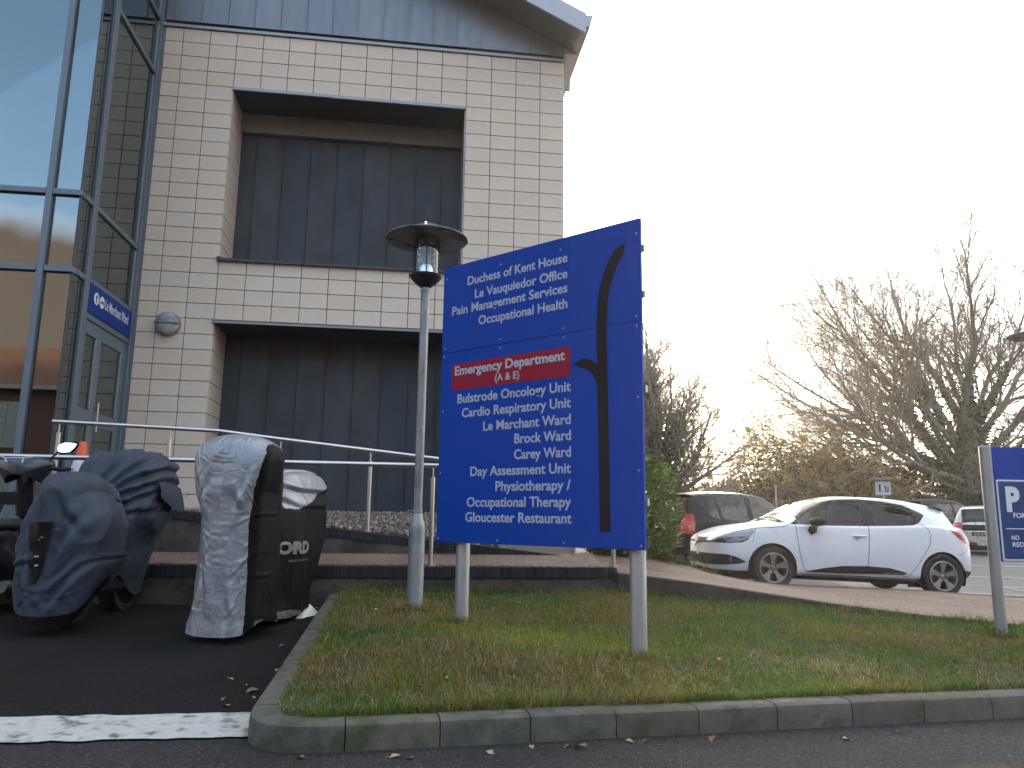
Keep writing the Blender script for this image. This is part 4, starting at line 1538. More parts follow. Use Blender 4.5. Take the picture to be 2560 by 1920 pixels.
def car(name, label, spec, loc, yaw, pitch, cols, regions, wheels, detail=True, group='cars in the car park', nx=260, nv=110):
    """regions: ordered list (part name, material, test(x,y,z,u,side), offset)"""
    root = thing(name, label, 'car', loc, 0, group)
    root.rotation_euler = (0, 0, 0)
    d = Vector((math.cos(yaw) * math.cos(pitch), math.sin(yaw) * math.cos(pitch), math.sin(pitch)))
    l = Vector((-math.sin(yaw), math.cos(yaw), 0))
    up = d.cross(l)
    M = Matrix((d, l, up)).transposed()
    root.rotation_euler = M.to_euler()
    B = Body(spec)
    X, Y, Z, u = B.grid(nx, nv)
    nx_, nv_ = X.shape
    # both sides; side -1 first
    VX = np.concatenate([X, X[:, ::-1][:, 1:]], 1)
    VY = np.concatenate([-Y, Y[:, ::-1][:, 1:]], 1)
    VZ = np.concatenate([Z, Z[:, ::-1][:, 1:]], 1)
    U = np.concatenate([u, u[::-1][1:]])
    m = VX.shape[1]
    V = np.stack([VX - spec['ax'], VY, VZ], -1).reshape(-1, 3)
    ii, jj = np.meshgrid(np.arange(nx_ - 1), np.arange(m - 1), indexing='ij')
    q = (ii * m + jj).ravel()
    F = np.stack([q, q + m, q + m + 1, q + 1], 1)
    fc = V[F].mean(1)
    fu = 0.5 * (U[jj.ravel()] + U[jj.ravel() + 1])
    nrm = np.cross(V[F[:, 2]] - V[F[:, 0]], V[F[:, 3]] - V[F[:, 1]])
    nrm /= np.linalg.norm(nrm, axis=1, keepdims=True) + 1e-12
    flip = np.median((nrm * (fc - np.array([spec['L'] / 2 - spec['ax'], 0, 0.6])))[:, 1] * np.sign(fc[:, 1])) < 0
    if flip:
        F = F[:, ::-1]
        nrm = -nrm
    # pull the region outlines onto their true curves
    vn = np.zeros_like(V)
    for k in range(4):
        np.add.at(vn, F[:, k], nrm)
    vn /= np.linalg.norm(vn, axis=1, keepdims=True) + 1e-12
    fx, fy, fz = fc[:, 0] + spec['ax'], fc[:, 1], fc[:, 2]
    owner = np.full(len(F), -1)
    # wheel arches cut out
    for (wx, wz, ar) in spec['arches']:
        cut = ((fx - wx)**2 + (fz - wz)**2 < ar * ar) & (np.abs(fy) > 0.45) & (fz < spec['archtop'])
        owner[cut] = -9
    for ri, (pn, pm, test, off) in enumerate(regions):
        t = test(fx, fy, fz, fu, nrm) & (owner == -1)
        owner[t] = ri

    moved = np.zeros(len(V), bool)

    def boundary(mask):
        a, b = np.zeros(len(V), bool), np.zeros(len(V), bool)
        a[F[mask].ravel()] = True
        b[F[~mask].ravel()] = True
        return np.where(a & b & ~moved)[0]
    for (wx, wz, ar) in spec['arches']:
        near = (np.abs(fx - wx) < ar + .05)
        bv = boundary((owner == -9) & near)
        px, pz_ = V[bv, 0] + spec['ax'] - wx, V[bv, 2] - wz
        rr_ = np.hypot(px, pz_)
        ok = (np.abs(rr_ - ar) < .04) & (np.abs(V[bv, 1]) > .5) & (V[bv, 2] < spec['archtop'] + .02)
        bv, px, pz_, rr_ = bv[ok], px[ok], pz_[ok], rr_[ok]
        V[bv, 0] = wx + px * ar / rr_ - spec['ax']
        V[bv, 2] = wz + pz_ * ar / rr_
        moved[bv] = True
    for ri, (pn, pm, test, off) in enumerate(regions):
        poly = getattr(test, 'poly', None)
        if poly is None:
            continue
        bv = boundary(owner == ri)
        px, pz_ = V[bv, 0] + spec['ax'], V[bv, 2]
        best = np.full(len(bv), 9.0)
        bx, bz = px.copy(), pz_.copy()
        for k in range(len(poly)):
            (x1, z1), (x2, z2) = poly[k], poly[(k + 1) % len(poly)]
            l2 = (x2 - x1)**2 + (z2 - z1)**2 + 1e-12
            t = np.clip(((px - x1) * (x2 - x1) + (pz_ - z1) * (z2 - z1)) / l2, 0, 1)
            qx, qz = x1 + t * (x2 - x1), z1 + t * (z2 - z1)
            dd = np.hypot(px - qx, pz_ - qz)
            up_ = dd < best
            best[up_], bx[up_], bz[up_] = dd[up_], qx[up_], qz[up_]
        ok = best < .022
        V[bv[ok], 0] = bx[ok] - spec['ax']
        V[bv[ok], 2] = bz[ok]
        moved[bv[ok]] = True

    for ri in range(-1, len(regions)):
        sel = owner == ri
        if not sel.any():
            continue
        ff = F[sel]
        off = 0.0 if ri < 0 else regions[ri][3]
        pn, pm = ('body', cols['paint']) if ri < 0 else regions[ri][:2]
        fy_ = fy[sel]
        sides = [np.ones(len(ff), bool)]
        if ri >= 0 and np.abs(fy_).min() > 0.03:
            sides = [fy_ < 0, fy_ > 0]
        for sm in sides:
            if not sm.any():
                continue
            used, inv = np.unique(ff[sm], return_inverse=True)
            vv = V[used] + vn[used] * off
            o = obj(pn, np_mesh(pn, vv, inv.reshape(-1, 4), pm, 180), root)
    # nose and tail caps
    for idx in (0, nx_ - 1):
        ring = [tuple(V[idx * m + j]) for j in range(m)]
        mb = MB()
        mb.add(ring, [tuple(range(m)) if idx else tuple(range(m - 1, -1, -1))])
        part('bumper', mb, spec.get('capmat', cols['paint']), root)
    # underbody and interior
    ax = spec['ax']
    part('underbody', MB().box(0.25 - ax, spec['L'] - 0.25 - ax, -0.62, 0.62, 0.16, 0.30).box(0.95 + 0.28 - ax, spec['rear'] - 0.38 - ax, -0.74, 0.74, 0.20, 0.34), M_PLAST, root)
    ins = MB()
    for sx in (spec.get('seat', 1.75),):
        for sy in (-0.36, 0.36):
            ins.bbox(sx - ax, sx + 0.5 - ax, sy - 0.25, sy + 0.25, 0.32, 0.55, 0.05)
            ins.bbox(sx + 0.42 - ax, sx + 0.60 - ax, sy - 0.25, sy + 0.25, 0.55, 1.02, 0.06)
            ins.bbox(sx + 0.50 - ax, sx + 0.60 - ax, sy - 0.13, sy + 0.13, 1.04, 1.22, 0.04)
    ins.bbox(sx + 1.25 - ax, sx + 1.42 - ax, -0.6, 0.6, 0.5, 1.0, 0.06)
    for sy in (-0.4, 0.4):
        ins.bbox(sx + 1.32 - ax, sx + 1.42 - ax, sy - 0.13, sy + 0.13, 1.01, 1.15, 0.04)
    ins.bbox(sx - 0.62 - ax, sx - 0.45 - ax, -0.62, 0.62, 0.62, 0.90, 0.05)
    part('seat', ins, M_SEAT, root)
    part('steering_wheel', MB().lathe([(0.17, -0.012), (0.185, 0.0), (0.17, 0.012), (0.158, 0.0), (0.17, -0.012)], 20).xform(Matrix.Translation((sx - 0.28 - ax, 0.36, 0.90)) @ Matrix.Rotation(R(65), 4, 'Y')), M_PLAST, root, 60)
    # wheels
    for (wx, wr, rr) in wheels:
        for sy in (-1, 1):
            wy = sy * spec['track']
            wroot = part('wheel', MB().lathe([(rr, -0.095), (rr + 0.012, -0.100), (wr - 0.03, -0.102), (wr - 0.008, -0.085), (wr, -0.05), (wr, 0.05), (wr - 0.008, 0.085), (wr - 0.03, 0.1), (rr, 0.095)], 40, axis='y'), M_TYRE, root, 35)
            wroot.location = (wx - ax, wy, wr)
            if sy > 0:
                wroot.rotation_euler = (0, 0, PI)
            rim = MB()
            rim.lathe([(rr + 0.002, -0.096), (rr - 0.006, -0.101), (rr - 0.02, -0.098), (rr - 0.026, -0.06), (rr - 0.03, 0.05)], 40, axis='y')
            ns = spec.get('spokes', 5)
            for k in range(ns):
                a = 2 * PI * k / ns + 0.3
                for tw in (-1, 1):
                    ca, sa = math.cos(a), math.sin(a)
                    r0, r1 = 0.045, rr - 0.012
                    h0, h1 = 0.030, spec.get('spw', 0.052)
                    e0, e1 = (0.0, 0.012) if tw < 0 else (0.012, 0.0)
                    p = [(r0, 0.0 * tw), (r0, h0 * tw), (r0 + 0.35 * (r1 - r0), h0 * tw * 0.85), (r1, h1 * tw), (r1, 0.004 * tw)]
                    pts = [(x * ca - y * sa, x * sa + y * ca) for x, y in p]
                    if tw < 0:
                        pts = pts[::-1]
                    o = len(rim.v)
                    dep = [-0.075, -0.073, -0.078, -0.092, -0.088] if tw > 0 else [-0.088, -0.092, -0.078, -0.073, -0.075]
                    vs = [(x, dd, z) for (x, z), dd in zip(pts, dep)] + [(x, dd + 0.03, z) for (x, z), dd in zip(pts, dep)]
                    nn = len(pts)
                    rim.add(vs, [tuple(range(nn)), tuple(range(2 * nn - 1, nn - 1, -1))] + [(i, i + nn, (i + 1) % nn + nn, (i + 1) % nn) for i in range(nn)])
            rim.lathe([(0.0, -0.0775), (0.026, -0.077), (0.034, -0.072), (0.036, -0.05)], 16, axis='y')
            ro = part('rim', rim, M_RIM, wroot, 30)
            part('brake_disc', MB().lathe([(0.0, -0.03), (rr - 0.05, -0.03), (rr - 0.05, 0.0), (rr - 0.028, 0.045), (0.0, 0.046)], 24, axis='y'), M_PLAST, wroot, 40)
    # wheel housings
    for (wx, wz, arr) in spec['arches']:
        for sy in (-1, 1):
            y0, y1 = (sy * 0.50, sy * (spec['W'] / 2 - 0.03))
            mb = MB()
            n = 28
            for k in range(n + 1):
                a = PI * (-0.12 + 1.24 * k / n)
                for yy in (y0, y1):
                    mb.v.append((wx - ax + (arr + 0.008) * math.cos(a), yy, wz + (arr + 0.008) * math.sin(a)))
            for k in range(n):
                mb.f.append((2 * k, 2 * k + 1, 2 * k + 3, 2 * k + 2))
                mb.m.append(0)
            mb.add([(wx - ax - arr, y0, wz - 0.2), (wx - ax + arr, y0, wz - 0.2), (wx - ax + arr, y0, wz + arr), (wx - ax - arr, y0, wz + arr)], [(0, 1, 2, 3)])
            part('wheel_arch', mb, M_PLAST, root, 60)
    # surface lookup for trim that sits on the side
    P3 = np.stack([X - ax, Y, Z], -1)

    def onside(px, pz, off=0.003):
        i = int(np.argmin(np.abs(X[:, nv_ // 3] - px)))
        lo, hi = np.searchsorted(u, 0.9), np.searchsorted(u, 8.4)
        zs_ = Z[i, lo:hi]
        yy = float(np.interp(pz, zs_, Y[i, lo:hi]))
        return yy + off

    def ribbon(pn, pts, w, m_, off=0.0025, side=-1):
        dense = []
        for a, b in zip(pts[:-1], pts[1:]):
            nseg = max(2, int(math.hypot(b[0] - a[0], b[1] - a[1]) / 0.02))
            for k in range(nseg):
                t = k / nseg
                dense.append((a[0] + (b[0] - a[0]) * t, a[1] + (b[1] - a[1]) * t))
        dense.append(pts[-1])
        mb = MB()
        for i, p in enumerate(dense):
            q0, q1 = dense[max(i - 1, 0)], dense[min(i + 1, len(dense) - 1)]
            t = Vector((q1[0] - q0[0], q1[1] - q0[1])).normalized()
            for sgn in (-1, 1):
                px, pz_ = p[0] - t.y * w * 0.5 * sgn, p[1] + t.x * w * 0.5 * sgn
                mb.v.append((px - ax, side * onside(px, pz_, off), pz_))
        for i in range(len(dense) - 1):
            mb.f.append((2 * i, 2 * i + 1, 2 * i + 3, 2 * i + 2))
            mb.m.append(0)
        return part(pn, mb, m_, root, 180)
    return root, onside, ribbon


def side_poly(poly, lo=0.45, umin=None):
    def fn(x, y, z, u, n):
        t = in_poly(x, z, poly) & (np.abs(y) > lo)
        return t if umin is None else t & (u > umin)
    fn.poly = poly
    return fn


# ---- white hatchback
CLIO = dict(L=4.06, W=1.73, ax=0.853, rear=3.442, track=0.755, archtop=0.70, arches=[(0.853, 0.315, 0.352), (3.442, 0.315, 0.352)],
            top=[(0, .60), (.03, .66), (.08, .72), (.2, .79), (.4, .865), (.7, .935), (.95, .975), (1.08, .998), (1.2, 1.06), (1.5, 1.23), (1.8, 1.365), (2.0, 1.415), (2.3, 1.445), (2.6, 1.448), (2.95, 1.437), (3.3, 1.402), (3.6, 1.352), (3.70, 1.315), (3.76, 1.20), (3.86, 1.05), (3.95, .93), (4.02, .80), (4.06, .70)],
            belt=[(0, .57), (.05, .63), (.15, .69), (.4, .785), (.7, .86), (.95, .905), (1.1, .925), (1.5, .935), (2.3, .955), (2.9, .99), (3.3, 1.01), (3.7, .97), (3.95, .84), (4.06, .66)],
            sill=[(0, .27), (.1, .215), (.4, .20), (1.2, .215), (3.0, .22), (3.7, .25), (3.95, .30), (4.06, .36)],
            plan=[(0, .06), (.006, .22), (.02, .40), (.045, .53), (.09, .625), (.17, .70), (.3, .765), (.5, .815), (.8, .85), (1.2, .862), (2.2, .865), (3.0, .866), (3.45, .866), (3.75, .83), (3.92, .765), (4.0, .68), (4.035, .56), (4.055, .36), (4.06, .10)],
            roofw=[(0, .5), (1.05, .60), (1.3, .62), (1.7, .60), (2.1, .575), (3.0, .56), (3.6, .52), (4.06, .48)],
            under=[(0, .90), (.5, .93), (1.2, .955), (3.0, .955), (4.06, .92)], pinch=0.955, spokes=5, spw=0.06, seat=1.72)
W_OUT = [(1.13, .955), (1.279, 1.062), (1.505, 1.222), (1.70, 1.318), (1.90, 1.365), (2.326, 1.388), (2.695, 1.374), (3.0, 1.335), (3.25, 1.225), (3.283, 1.195), (3.14, 1.07), (3.04, 1.035), (2.882, 1.02), (2.3, .985), (1.668, .958)]
W_F = [(1.22, .972), (1.33, 1.06), (1.53, 1.200), (1.72, 1.293), (1.92, 1.342), (2.28, 1.358), (2.26, 1.000), (1.70, .975)]
W_R = [(2.43, 1.004), (2.44, 1.355), (2.70, 1.346), (2.98, 1.308), (3.10, 1.255), (3.06, 1.10), (2.95, 1.050), (2.86, 1.035)]
HEADL = [(0.02, .66), (.10, .735), (.30, .80), (.60, .878), (.635, .872), (.58, .80), (.50, .715), (.40, .665), (.22, .650), (.10, .640)]
HEADD = [(0.04, .655), (.12, .70), (.40, .735), (.52, .745), (.49, .690), (.40, .650), (.22, .635), (.08, .630)]
MOLD = [(1.33, .285), (1.60, .345), (1.90, .390), (2.27, .405), (2.62, .392), (2.88, .335), (2.83, .305), (2.4, .300), (1.8, .285)]
MOLD2 = [(2.50, .325), (2.86, .330), (2.82, .310), (2.62, .306)]
TAILP = [(3.60, .99), (3.76, .985), (3.95, .90), (4.03, .80), (3.95, .785), (3.82, .82), (3.70, .90)]
FOGP = [(-0.05, .30), (-.05, .47), (.20, .47), (.33, .44), (.47, .375), (.36, .345), (.2, .32)]

M_WPAINT = paint('white_paint', (0.66, 0.67, 0.70))
clio_regions = [
    ('headlight', M_LAMPD, side_poly(HEADD, .18), 0.003),
    ('headlight', M_LAMPC, side_poly(HEADL, .25), 0.002),
    ('side_window', M_CGLASS, side_poly(W_F, .4, 4.4), -0.008),
    ('rear_side_window', M_DARKG, side_poly(W_R, .4, 4.4), -0.008),
    ('window_trim', M_GLOSSB, side_poly(W_OUT, .4, 4.3), 0.001),
    ('windscreen', M_CGLASS, lambda x, y, z, u, n: (x > 1.10 + 0.25 * (np.abs(y) / .6)**2 * 0 + .02) & (x < 1.93 - 0.10 * (np.abs(y) / .6)**2) & (u > 8.6) & (np.abs(y) < 0.60 - 0.03 * (x - 1.1)), -0.003),
    ('scuttle', M_PLAST, lambda x, y, z, u, n: (x > 1.03) & (x < 1.125) & (u > 7.4) & (np.abs(y) < 0.66), 0.001),
    ('rear_window', M_DARKG, lambda x, y, z, u, n: (x > 3.70) & (x < 3.90) & (u > 8.3) & (np.abs(y) < 0.56), -0.003),
    ('tail_lamp', M_TAIL, side_poly(TAILP, .40), 0.004),
    ('grille', M_PLAST, lambda x, y, z, u, n: (x < .25) & ((np.abs(y) < .62) & (z > .605 + .05 * np.abs(y)) & (z < .688 + .10 * np.abs(y)) | (z > .53 + .9 * np.abs(y)) & (z < .70) & (np.abs(y) < .13)), 0.003),
    ('lower_grille', M_PLAST, side_poly(FOGP, -1.0), 0.002),
    ('side_moulding', M_GLOSSB, side_poly(MOLD, .5), 0.010),
    ('bumper_lip', M_PLAST, lambda x, y, z, u, n: (x < .5) & (z < .245), 0.001),
    ('rear_valance', M_PLAST, lambda x, y, z, u, n: (x > 3.78) & (z < .40), 0.001),
]
CLOC = (3.76, 12.304, 0.137)
wc, onside, ribbon = car('parked_car', 'white hatchback parked side on behind the path', CLIO, CLOC, 0.0818, -0.0384, dict(paint=M_WPAINT), clio_regions, [(0.853, 0.315, 0.215), (3.442, 0.315, 0.215)], nx=420, nv=170)
for side in (-1, 1):
    ribbon('door_gap', [(1.205, .952), (1.21, .80), (1.245, .55), (1.30, .34), (1.36, .272)], 0.008, M_SEAM, side=side)
    ribbon('door_gap', [(2.325, .985), (2.315, .8), (2.275, .41), (2.27, .29)], 0.008, M_SEAM, side=side)
    ribbon('door_gap', [(3.16, 1.065), (3.245, .985), (3.275, .90), (3.24, .75), (3.02, .42), (2.92, .30), (2.82, .272)], 0.007, M_SEAM, side=side)
    ribbon('bonnet_gap', [(.62, .868), (.85, .892), (1.02, .915), (1.10, .935)], 0.008, M_SEAM, side=side)
    ribbon('bumper_gap', [(.61, .872), (.58, .75), (.55, .66)], 0.005, M_SEAM, side=side)
    ribbon('bumper_gap', [(3.72, .62), (3.85, .70), (3.94, .79)], 0.005, M_SEAM, side=side)
    ribbon('sill_line', [(1.30, .245), (2.0, .25), (2.95, .245)], 0.010, M_SEAM, side=side)
    ribbon('trim_strip', [(2.50, .318), (2.70, .320), (2.84, .325)], 0.010, M_LAMPC, side=side, off=0.013)
    # handle
    ya = onside(2.16, .795, 0.0)
    hd = MB().bbox(2.05 - .853, 2.27 - .853, -0.014, 0.014, -0.013, 0.013, 0.009)
    hd.xform(Matrix.Translation((0, side * (ya + 0.024), 0.800)) @ Matrix.Rotation(R(-1.5), 4, 'Y'))
    part('door_handle', hd, M_WPAINT, wc, 50)
    part('handle_recess', MB().lathe([(0.0, -0.001), (0.04, 0.0), (0.046, 0.002)], 20, axis='y').xform(Matrix.Translation((2.13 - .853, side * (ya + 0.003), .80)) @ Matrix.Diagonal((.8, -side, 0.6, 1))), mat('handle_cup', (0.45, 0.46, 0.48), 0.4), wc, 60)
    # mirror
    mm = MB()
    for k in range(9):
        pass
    prof = [(0.0, -0.11), (0.060, -0.108), (0.085, -0.085), (0.094, 0.0), (0.088, 0.07), (0.06, 0.105), (0.0, 0.112)]
    mm.lathe(prof, 16, axis='y')
    mm.xform(Matrix.Translation((1.47 - .853, side * 0.955, 1.005)) @ Matrix.Diagonal((1.15, 1.0, 0.68, 1)))
    mm.bbox(1.41 - .853, 1.50 - .853, -0.06, 0.06, -0.05, 0.05, 0.02)
    nb = len(mm.v) - 24
    for i in range(nb, len(mm.v)):
        p = mm.v[i]
        mm.v[i] = (p[0] - 0.01, p[1] + side * 0.86, p[2] + 0.895)
    part('wing_mirror', mm, M_PLAST, wc, 60)
    ribbon('mirror_base', [(1.40, .845), (1.47, .90), (1.50, .96)], 0.09, M_GLOSSB, side=side, off=0.012)
    # fog lamp
    yf = onside(.34, .40, 0.0)
    part('fog_lamp', MB().lathe([(0.0, 0.004), (0.030, 0.008), (0.040, 0.012), (0.046, 0.0)], 18, axis='x').xform(Matrix.Translation((0.26 - .853, side * (onside(.28, .40) + 0.0), .40)) @ Matrix.Rotation(R(180 + side * 40), 4, 'Z')), M_LAMPC, wc, 40)
    # light guide bars inside the lamp
    ribbon('light_guide', [(.20, .655), (.34, .668), (.42, .70), (.50, .735)], 0.016, M_LAMPC, side=side, off=0.006)
    ribbon('light_guide', [(.16, .70), (.24, .672), (.30, .705), (.38, .70)], 0.014, M_LAMPC, side=side, off=0.006)
# badge, plate, spoiler, wiper, aerial
bd = MB().prism([(0, -.085), (.055, 0), (0, .085), (-.055, 0)], -0.02, 0.0)
bd.xform(Matrix.Translation((-0.853 - 0.012, 0, .645)) @ Matrix.Rotation(R(-90), 4, 'Z') @ Matrix.Rotation(R(-12), 4, 'X'))
part('badge', bd, M_LAMPC, wc)
part('number_plate', MB().bbox(-0.853 - 0.022, -0.853 - 0.006, -0.26, 0.26, .33, .44, 0.003), M_PLATEB, wc)
spm = MB()
Vs, Fs = [], []
for i in range(13):
    y_ = -0.56 + 1.12 * i / 12
    zc = 1.352 - 0.03 * (y_ / .56)**2
    xb = 3.74 - 0.05 * (y_ / .56)**2
    Vs += [(3.45 - .853, y_, zc + 0.012 - 0.0), (3.60 - .853, y_, zc + 0.002), (xb - .853, y_, zc - 0.035), (3.62 - .853, y_, zc - 0.055)]
for i in range(12):
    for k in range(3):
        Fs.append((i * 4 + k, i * 4 + k + 1, (i + 1) * 4 + k + 1, (i + 1) * 4 + k))
spm.add(Vs, Fs)
part('spoiler', spm, M_WPAINT, wc, 60)
part('wiper', MB().tube([(1.10 - .853, -0.50, 1.005), (1.14 - .853, -0.15, 1.045), (1.16 - .853, 0.22, 1.06)], 0.010, 6).tube([(1.08 - .853, 0.0, 1.01), (1.13 - .853, 0.30, 1.045), (1.15 - .853, 0.5, 1.04)], 0.010, 6), M_PLAST, wc, 60)
# paper lying behind the windscreen and one on the dashboard
part('parking_permit', MB().add([(1.62 - .853, -0.12, 1.02), (1.62 - .853, -0.30, 1.02), (1.70 - .853, -0.30, 1.16), (1.70 - .853, -0.12, 1.16)], [(0, 1, 2, 3)]), mat('paper', (0.55, 0.62, 0.58), 0.8), wc)

# ---- black hatchback seen from its rear quarter
BLK = dict(L=3.75, W=1.66, ax=0.75, rear=3.10, track=0.72, archtop=0.66, arches=[(0.75, 0.29, 0.33), (3.10, 0.29, 0.33)],
           top=[(0, .60), (.05, .70), (.2, .80), (.5, .90), (.8, .97), (.95, 1.02), (1.3, 1.27), (1.6, 1.43), (1.9, 1.50), (2.3, 1.53), (2.8, 1.53), (3.2, 1.505), (3.45, 1.46), (3.52, 1.40), (3.62, 1.10), (3.70, .92), (3.75, .72)],
           belt=[(0, .56), (.1, .66), (.3, .75), (.8, .88), (1.2, .90), (2.3, .925), (3.2, .95), (3.5, .93), (3.68, .82), (3.75, .66)],
           sill=[(0, .27), (.2, .22), (1.0, .22), (3.0, .23), (3.75, .32)],
           plan=[(0, .08), (.01, .30), (.05, .56), (.15, .68), (.35, .77), (.7, .81), (1.2, .825), (2.5, .83), (3.2, .825), (3.55, .80), (3.66, .765), (3.72, .69), (3.742, .52), (3.75, .15)],
           roofw=[(0, .5), (1.0, .60), (1.5, .60), (3.0, .585), (3.5, .56), (3.75, .55)], pinch=0.96, spokes=6, spw=0.04, seat=1.5)
B_WF = [(1.08, .93), (1.30, 1.10), (1.60, 1.33), (1.85, 1.43), (2.10, 1.445), (2.12, .94)]
B_WR = [(2.22, .95), (2.22, 1.445), (2.80, 1.44), (2.93, 1.42), (2.90, .985)]
B_WQ = [(2.96, .995), (2.98, 1.41), (3.12, 1.36), (3.22, 1.15), (3.16, 1.02)]
M_BPAINT = paint('black_paint', (0.006, 0.010, 0.016), rough=0.25, coat=0.06, spec=0.15)


def hatch_regions(WF, WR, WQ, L, rw0, rw1, tl, cg=M_CGLASS):
    return [
        ('side_window', cg, side_poly(WF, .4, 4.4), -0.006),
        ('rear_side_window', cg, lambda x, y, z, u, n: (u > 4.4) & (in_poly(x, z, WR) | in_poly(x, z, WQ)) & (np.abs(y) > .4), -0.006),
        ('windscreen', cg, lambda x, y, z, u, n: (x > 1.0) & (x < 1.62) & (u > 8.3) & (np.abs(y) < .56), -0.003),
        ('rear_window', M_DARKG, lambda x, y, z, u, n: (x > rw0) & (x < rw1) & (u > 8.2) & (np.abs(y) < .55), -0.002),
        ('tail_lamp', M_TAIL, side_poly([(L - .20, tl[1]), (L - .10, tl[1]), (L + .02, tl[0]), (L - .14, tl[0])], .5), 0.004),
        ('headlight', M_LAMPC, lambda x, y, z, u, n: (x < .45) & (np.abs(y) > .35) & (z > .62) & (z < .78) & (u < 8), 0.003),
        ('grille', M_PLAST, lambda x, y, z, u, n: (x < .2) & (np.abs(y) < .45) & (z > .35) & (z < .62), 0.002),
        ('rear_valance', M_PLAST, lambda x, y, z, u, n: (x > L - .35) & (z < .40), 0.001),
    ]


def place(cx, cy, yaw, spec, at_rear=True):
    """front axle position so that the rear corner at local (L, side) falls on the point"""
    return cx, cy


# heading: nose points right and away; local +x (nose to tail) therefore points left and towards the camera
b_yaw = R(180 + 27)
dx, dy = math.cos(b_yaw), math.sin(b_yaw)
tail = (3.35, 14.4)
bx, by = tail[0] - dx * (3.70 - .75) - (-dy) * 0.80, tail[1] - dy * (3.70 - .75) - dx * 0.80
bc, onb, ribb = car('parked_car', 'black hatchback behind the white car, tail lamp beside the laurel', BLK, (bx, by, float(z_carpark(tail[0], tail[1])) - 0.0), b_yaw, 0.0, dict(paint=M_BPAINT),
                    hatch_regions(B_WF, B_WR, B_WQ, 3.75, 3.50, 3.66, (.72, 1.08)), [(0.75, 0.29, 0.19), (3.10, 0.29, 0.19)])
for side in (-1, 1):
    ribb('door_gap', [(2.16, 1.44), (2.16, .9), (2.14, .28)], 0.012, M_SEAM, side=side)
    ribb('window_pillar', [(2.945, 1.42), (2.93, .985)], 0.03, M_PLAST, side=side, off=0.004)
    ribb('door_gap', [(3.24, 1.36), (3.30, 1.1), (3.22, .8), (2.9, .66)], 0.010, M_SEAM, side=side)
    ribb('tail_lamp_clear', [(3.66, .78), (3.66, .87)], 0.07, M_TAILW, side=side, off=0.008)
mbp = MB().bbox(3.75 - .75, 3.762 - .75, -0.26, 0.26, .60, .71, 0.003)
part('number_plate', mbp, M_PLATEB, bc)
part('rear_wiper', MB().tube([(3.72 - .75, 0.0, .98), (3.70 - .75, -0.3, 1.02)], 0.012, 6), M_PLAST, bc)
part('spoiler', MB().add([(3.40 - .75, -.54, 1.475), (3.40 - .75, .54, 1.475), (3.58 - .75, .50, 1.455), (3.58 - .75, -.50, 1.455), (3.44 - .75, -.52, 1.43), (3.44 - .75, .52, 1.43)], [(0, 3, 2, 1), (3, 4, 5, 2)]), M_BPAINT, bc)

# ---- cars farther off
M_GPAINT = paint('dark_green_grey_paint', (0.03, 0.04, 0.044), coat=0.2, spec=0.2)
M_NPAINT = paint('navy_paint', (0.008, 0.015, 0.026), metal=0.0, coat=0.0, spec=0.1, rough=0.4)
M_SPAINT = paint('silver_paint', (0.48, 0.47, 0.46), metal=0.5)


def rear_at(px, py, yaw, side, spec, name_label, cols, zoff=0.0, tl=(.72, 1.0), scale_z=1.0):
    dx, dy = math.cos(yaw), math.sin(yaw)
    L, ax = spec['L'], spec['ax']
    x, y = px - dx * (L - .05 - ax) - (-dy) * side * 0.8, py - dy * (L - .05 - ax) - dx * side * 0.8
    return car('parked_car', name_label, spec, (x, y, float(z_carpark(px, py)) + zoff), yaw, 0.0, cols,
               hatch_regions(B_WF, B_WR, B_WQ, L, 3.50, 3.66, tl, M_DARKG), [(0.75, 0.29, 0.19), (3.10, 0.29, 0.19)], nx=170, nv=80)


SUVT = [(a, b * (1.06 if b > 1.0 else 1.0)) for a, b in BLK['top']]
c3_, _, _ = rear_at(3.55, 17.6, R(180 + 30), 1, BLK, 'dark grey car mostly hidden between the laurel and the black hatchback', dict(paint=M_GPAINT))
c4_, _, _ = rear_at(14.75, 27.5, R(180 + 24), 1, dict(BLK, top=SUVT), 'navy hatchback with tail spoiler beyond the white car', dict(paint=M_NPAINT), tl=(.80, 1.0))
part('spoiler', MB().add([(3.40 - .75, -.54, 1.555), (3.40 - .75, .54, 1.555), (3.66 - .75, .50, 1.515), (3.66 - .75, -.50, 1.515), (3.44 - .75, -.52, 1.49), (3.44 - .75, .52, 1.49)], [(0, 3, 2, 1), (3, 4, 5, 2)]), M_NPAINT, c4_)
c4_.scale = (1.12, 1.12, 1.12)
c5_, _, _ = rear_at(15.05, 23.4, R(180 + 56), 1, dict(BLK, W=1.6), 'silver small car with black number plate beside the parking sign post', dict(paint=M_SPAINT), tl=(.78, 1.0))
npl = part('number_plate', MB().bbox(3.752 - .75, 3.768 - .75, -0.26, 0.26, .60, .71, 0.003), M_PLATEB, c5_)
part('tailgate_panel', MB().bbox(3.700 - .75, 3.745 - .75, -0.50, 0.50, .74, .93, 0.01), M_PLAST, c5_)
V_, F_ = text_np("62338", 0.01)
w_ = V_[:, 0].max() - V_[:, 0].min()
tv = [(3.770 - .75, -0.21 + (v[0] - V_[:, 0].min()) / w_ * 0.42, .622 + v[1] * 0.09) for v in V_]
mb = MB()
mb.add(tv, F_)
part('lettering', mb, mat('plate_grey', (0.45, 0.45, 0.45), 0.5), npl)

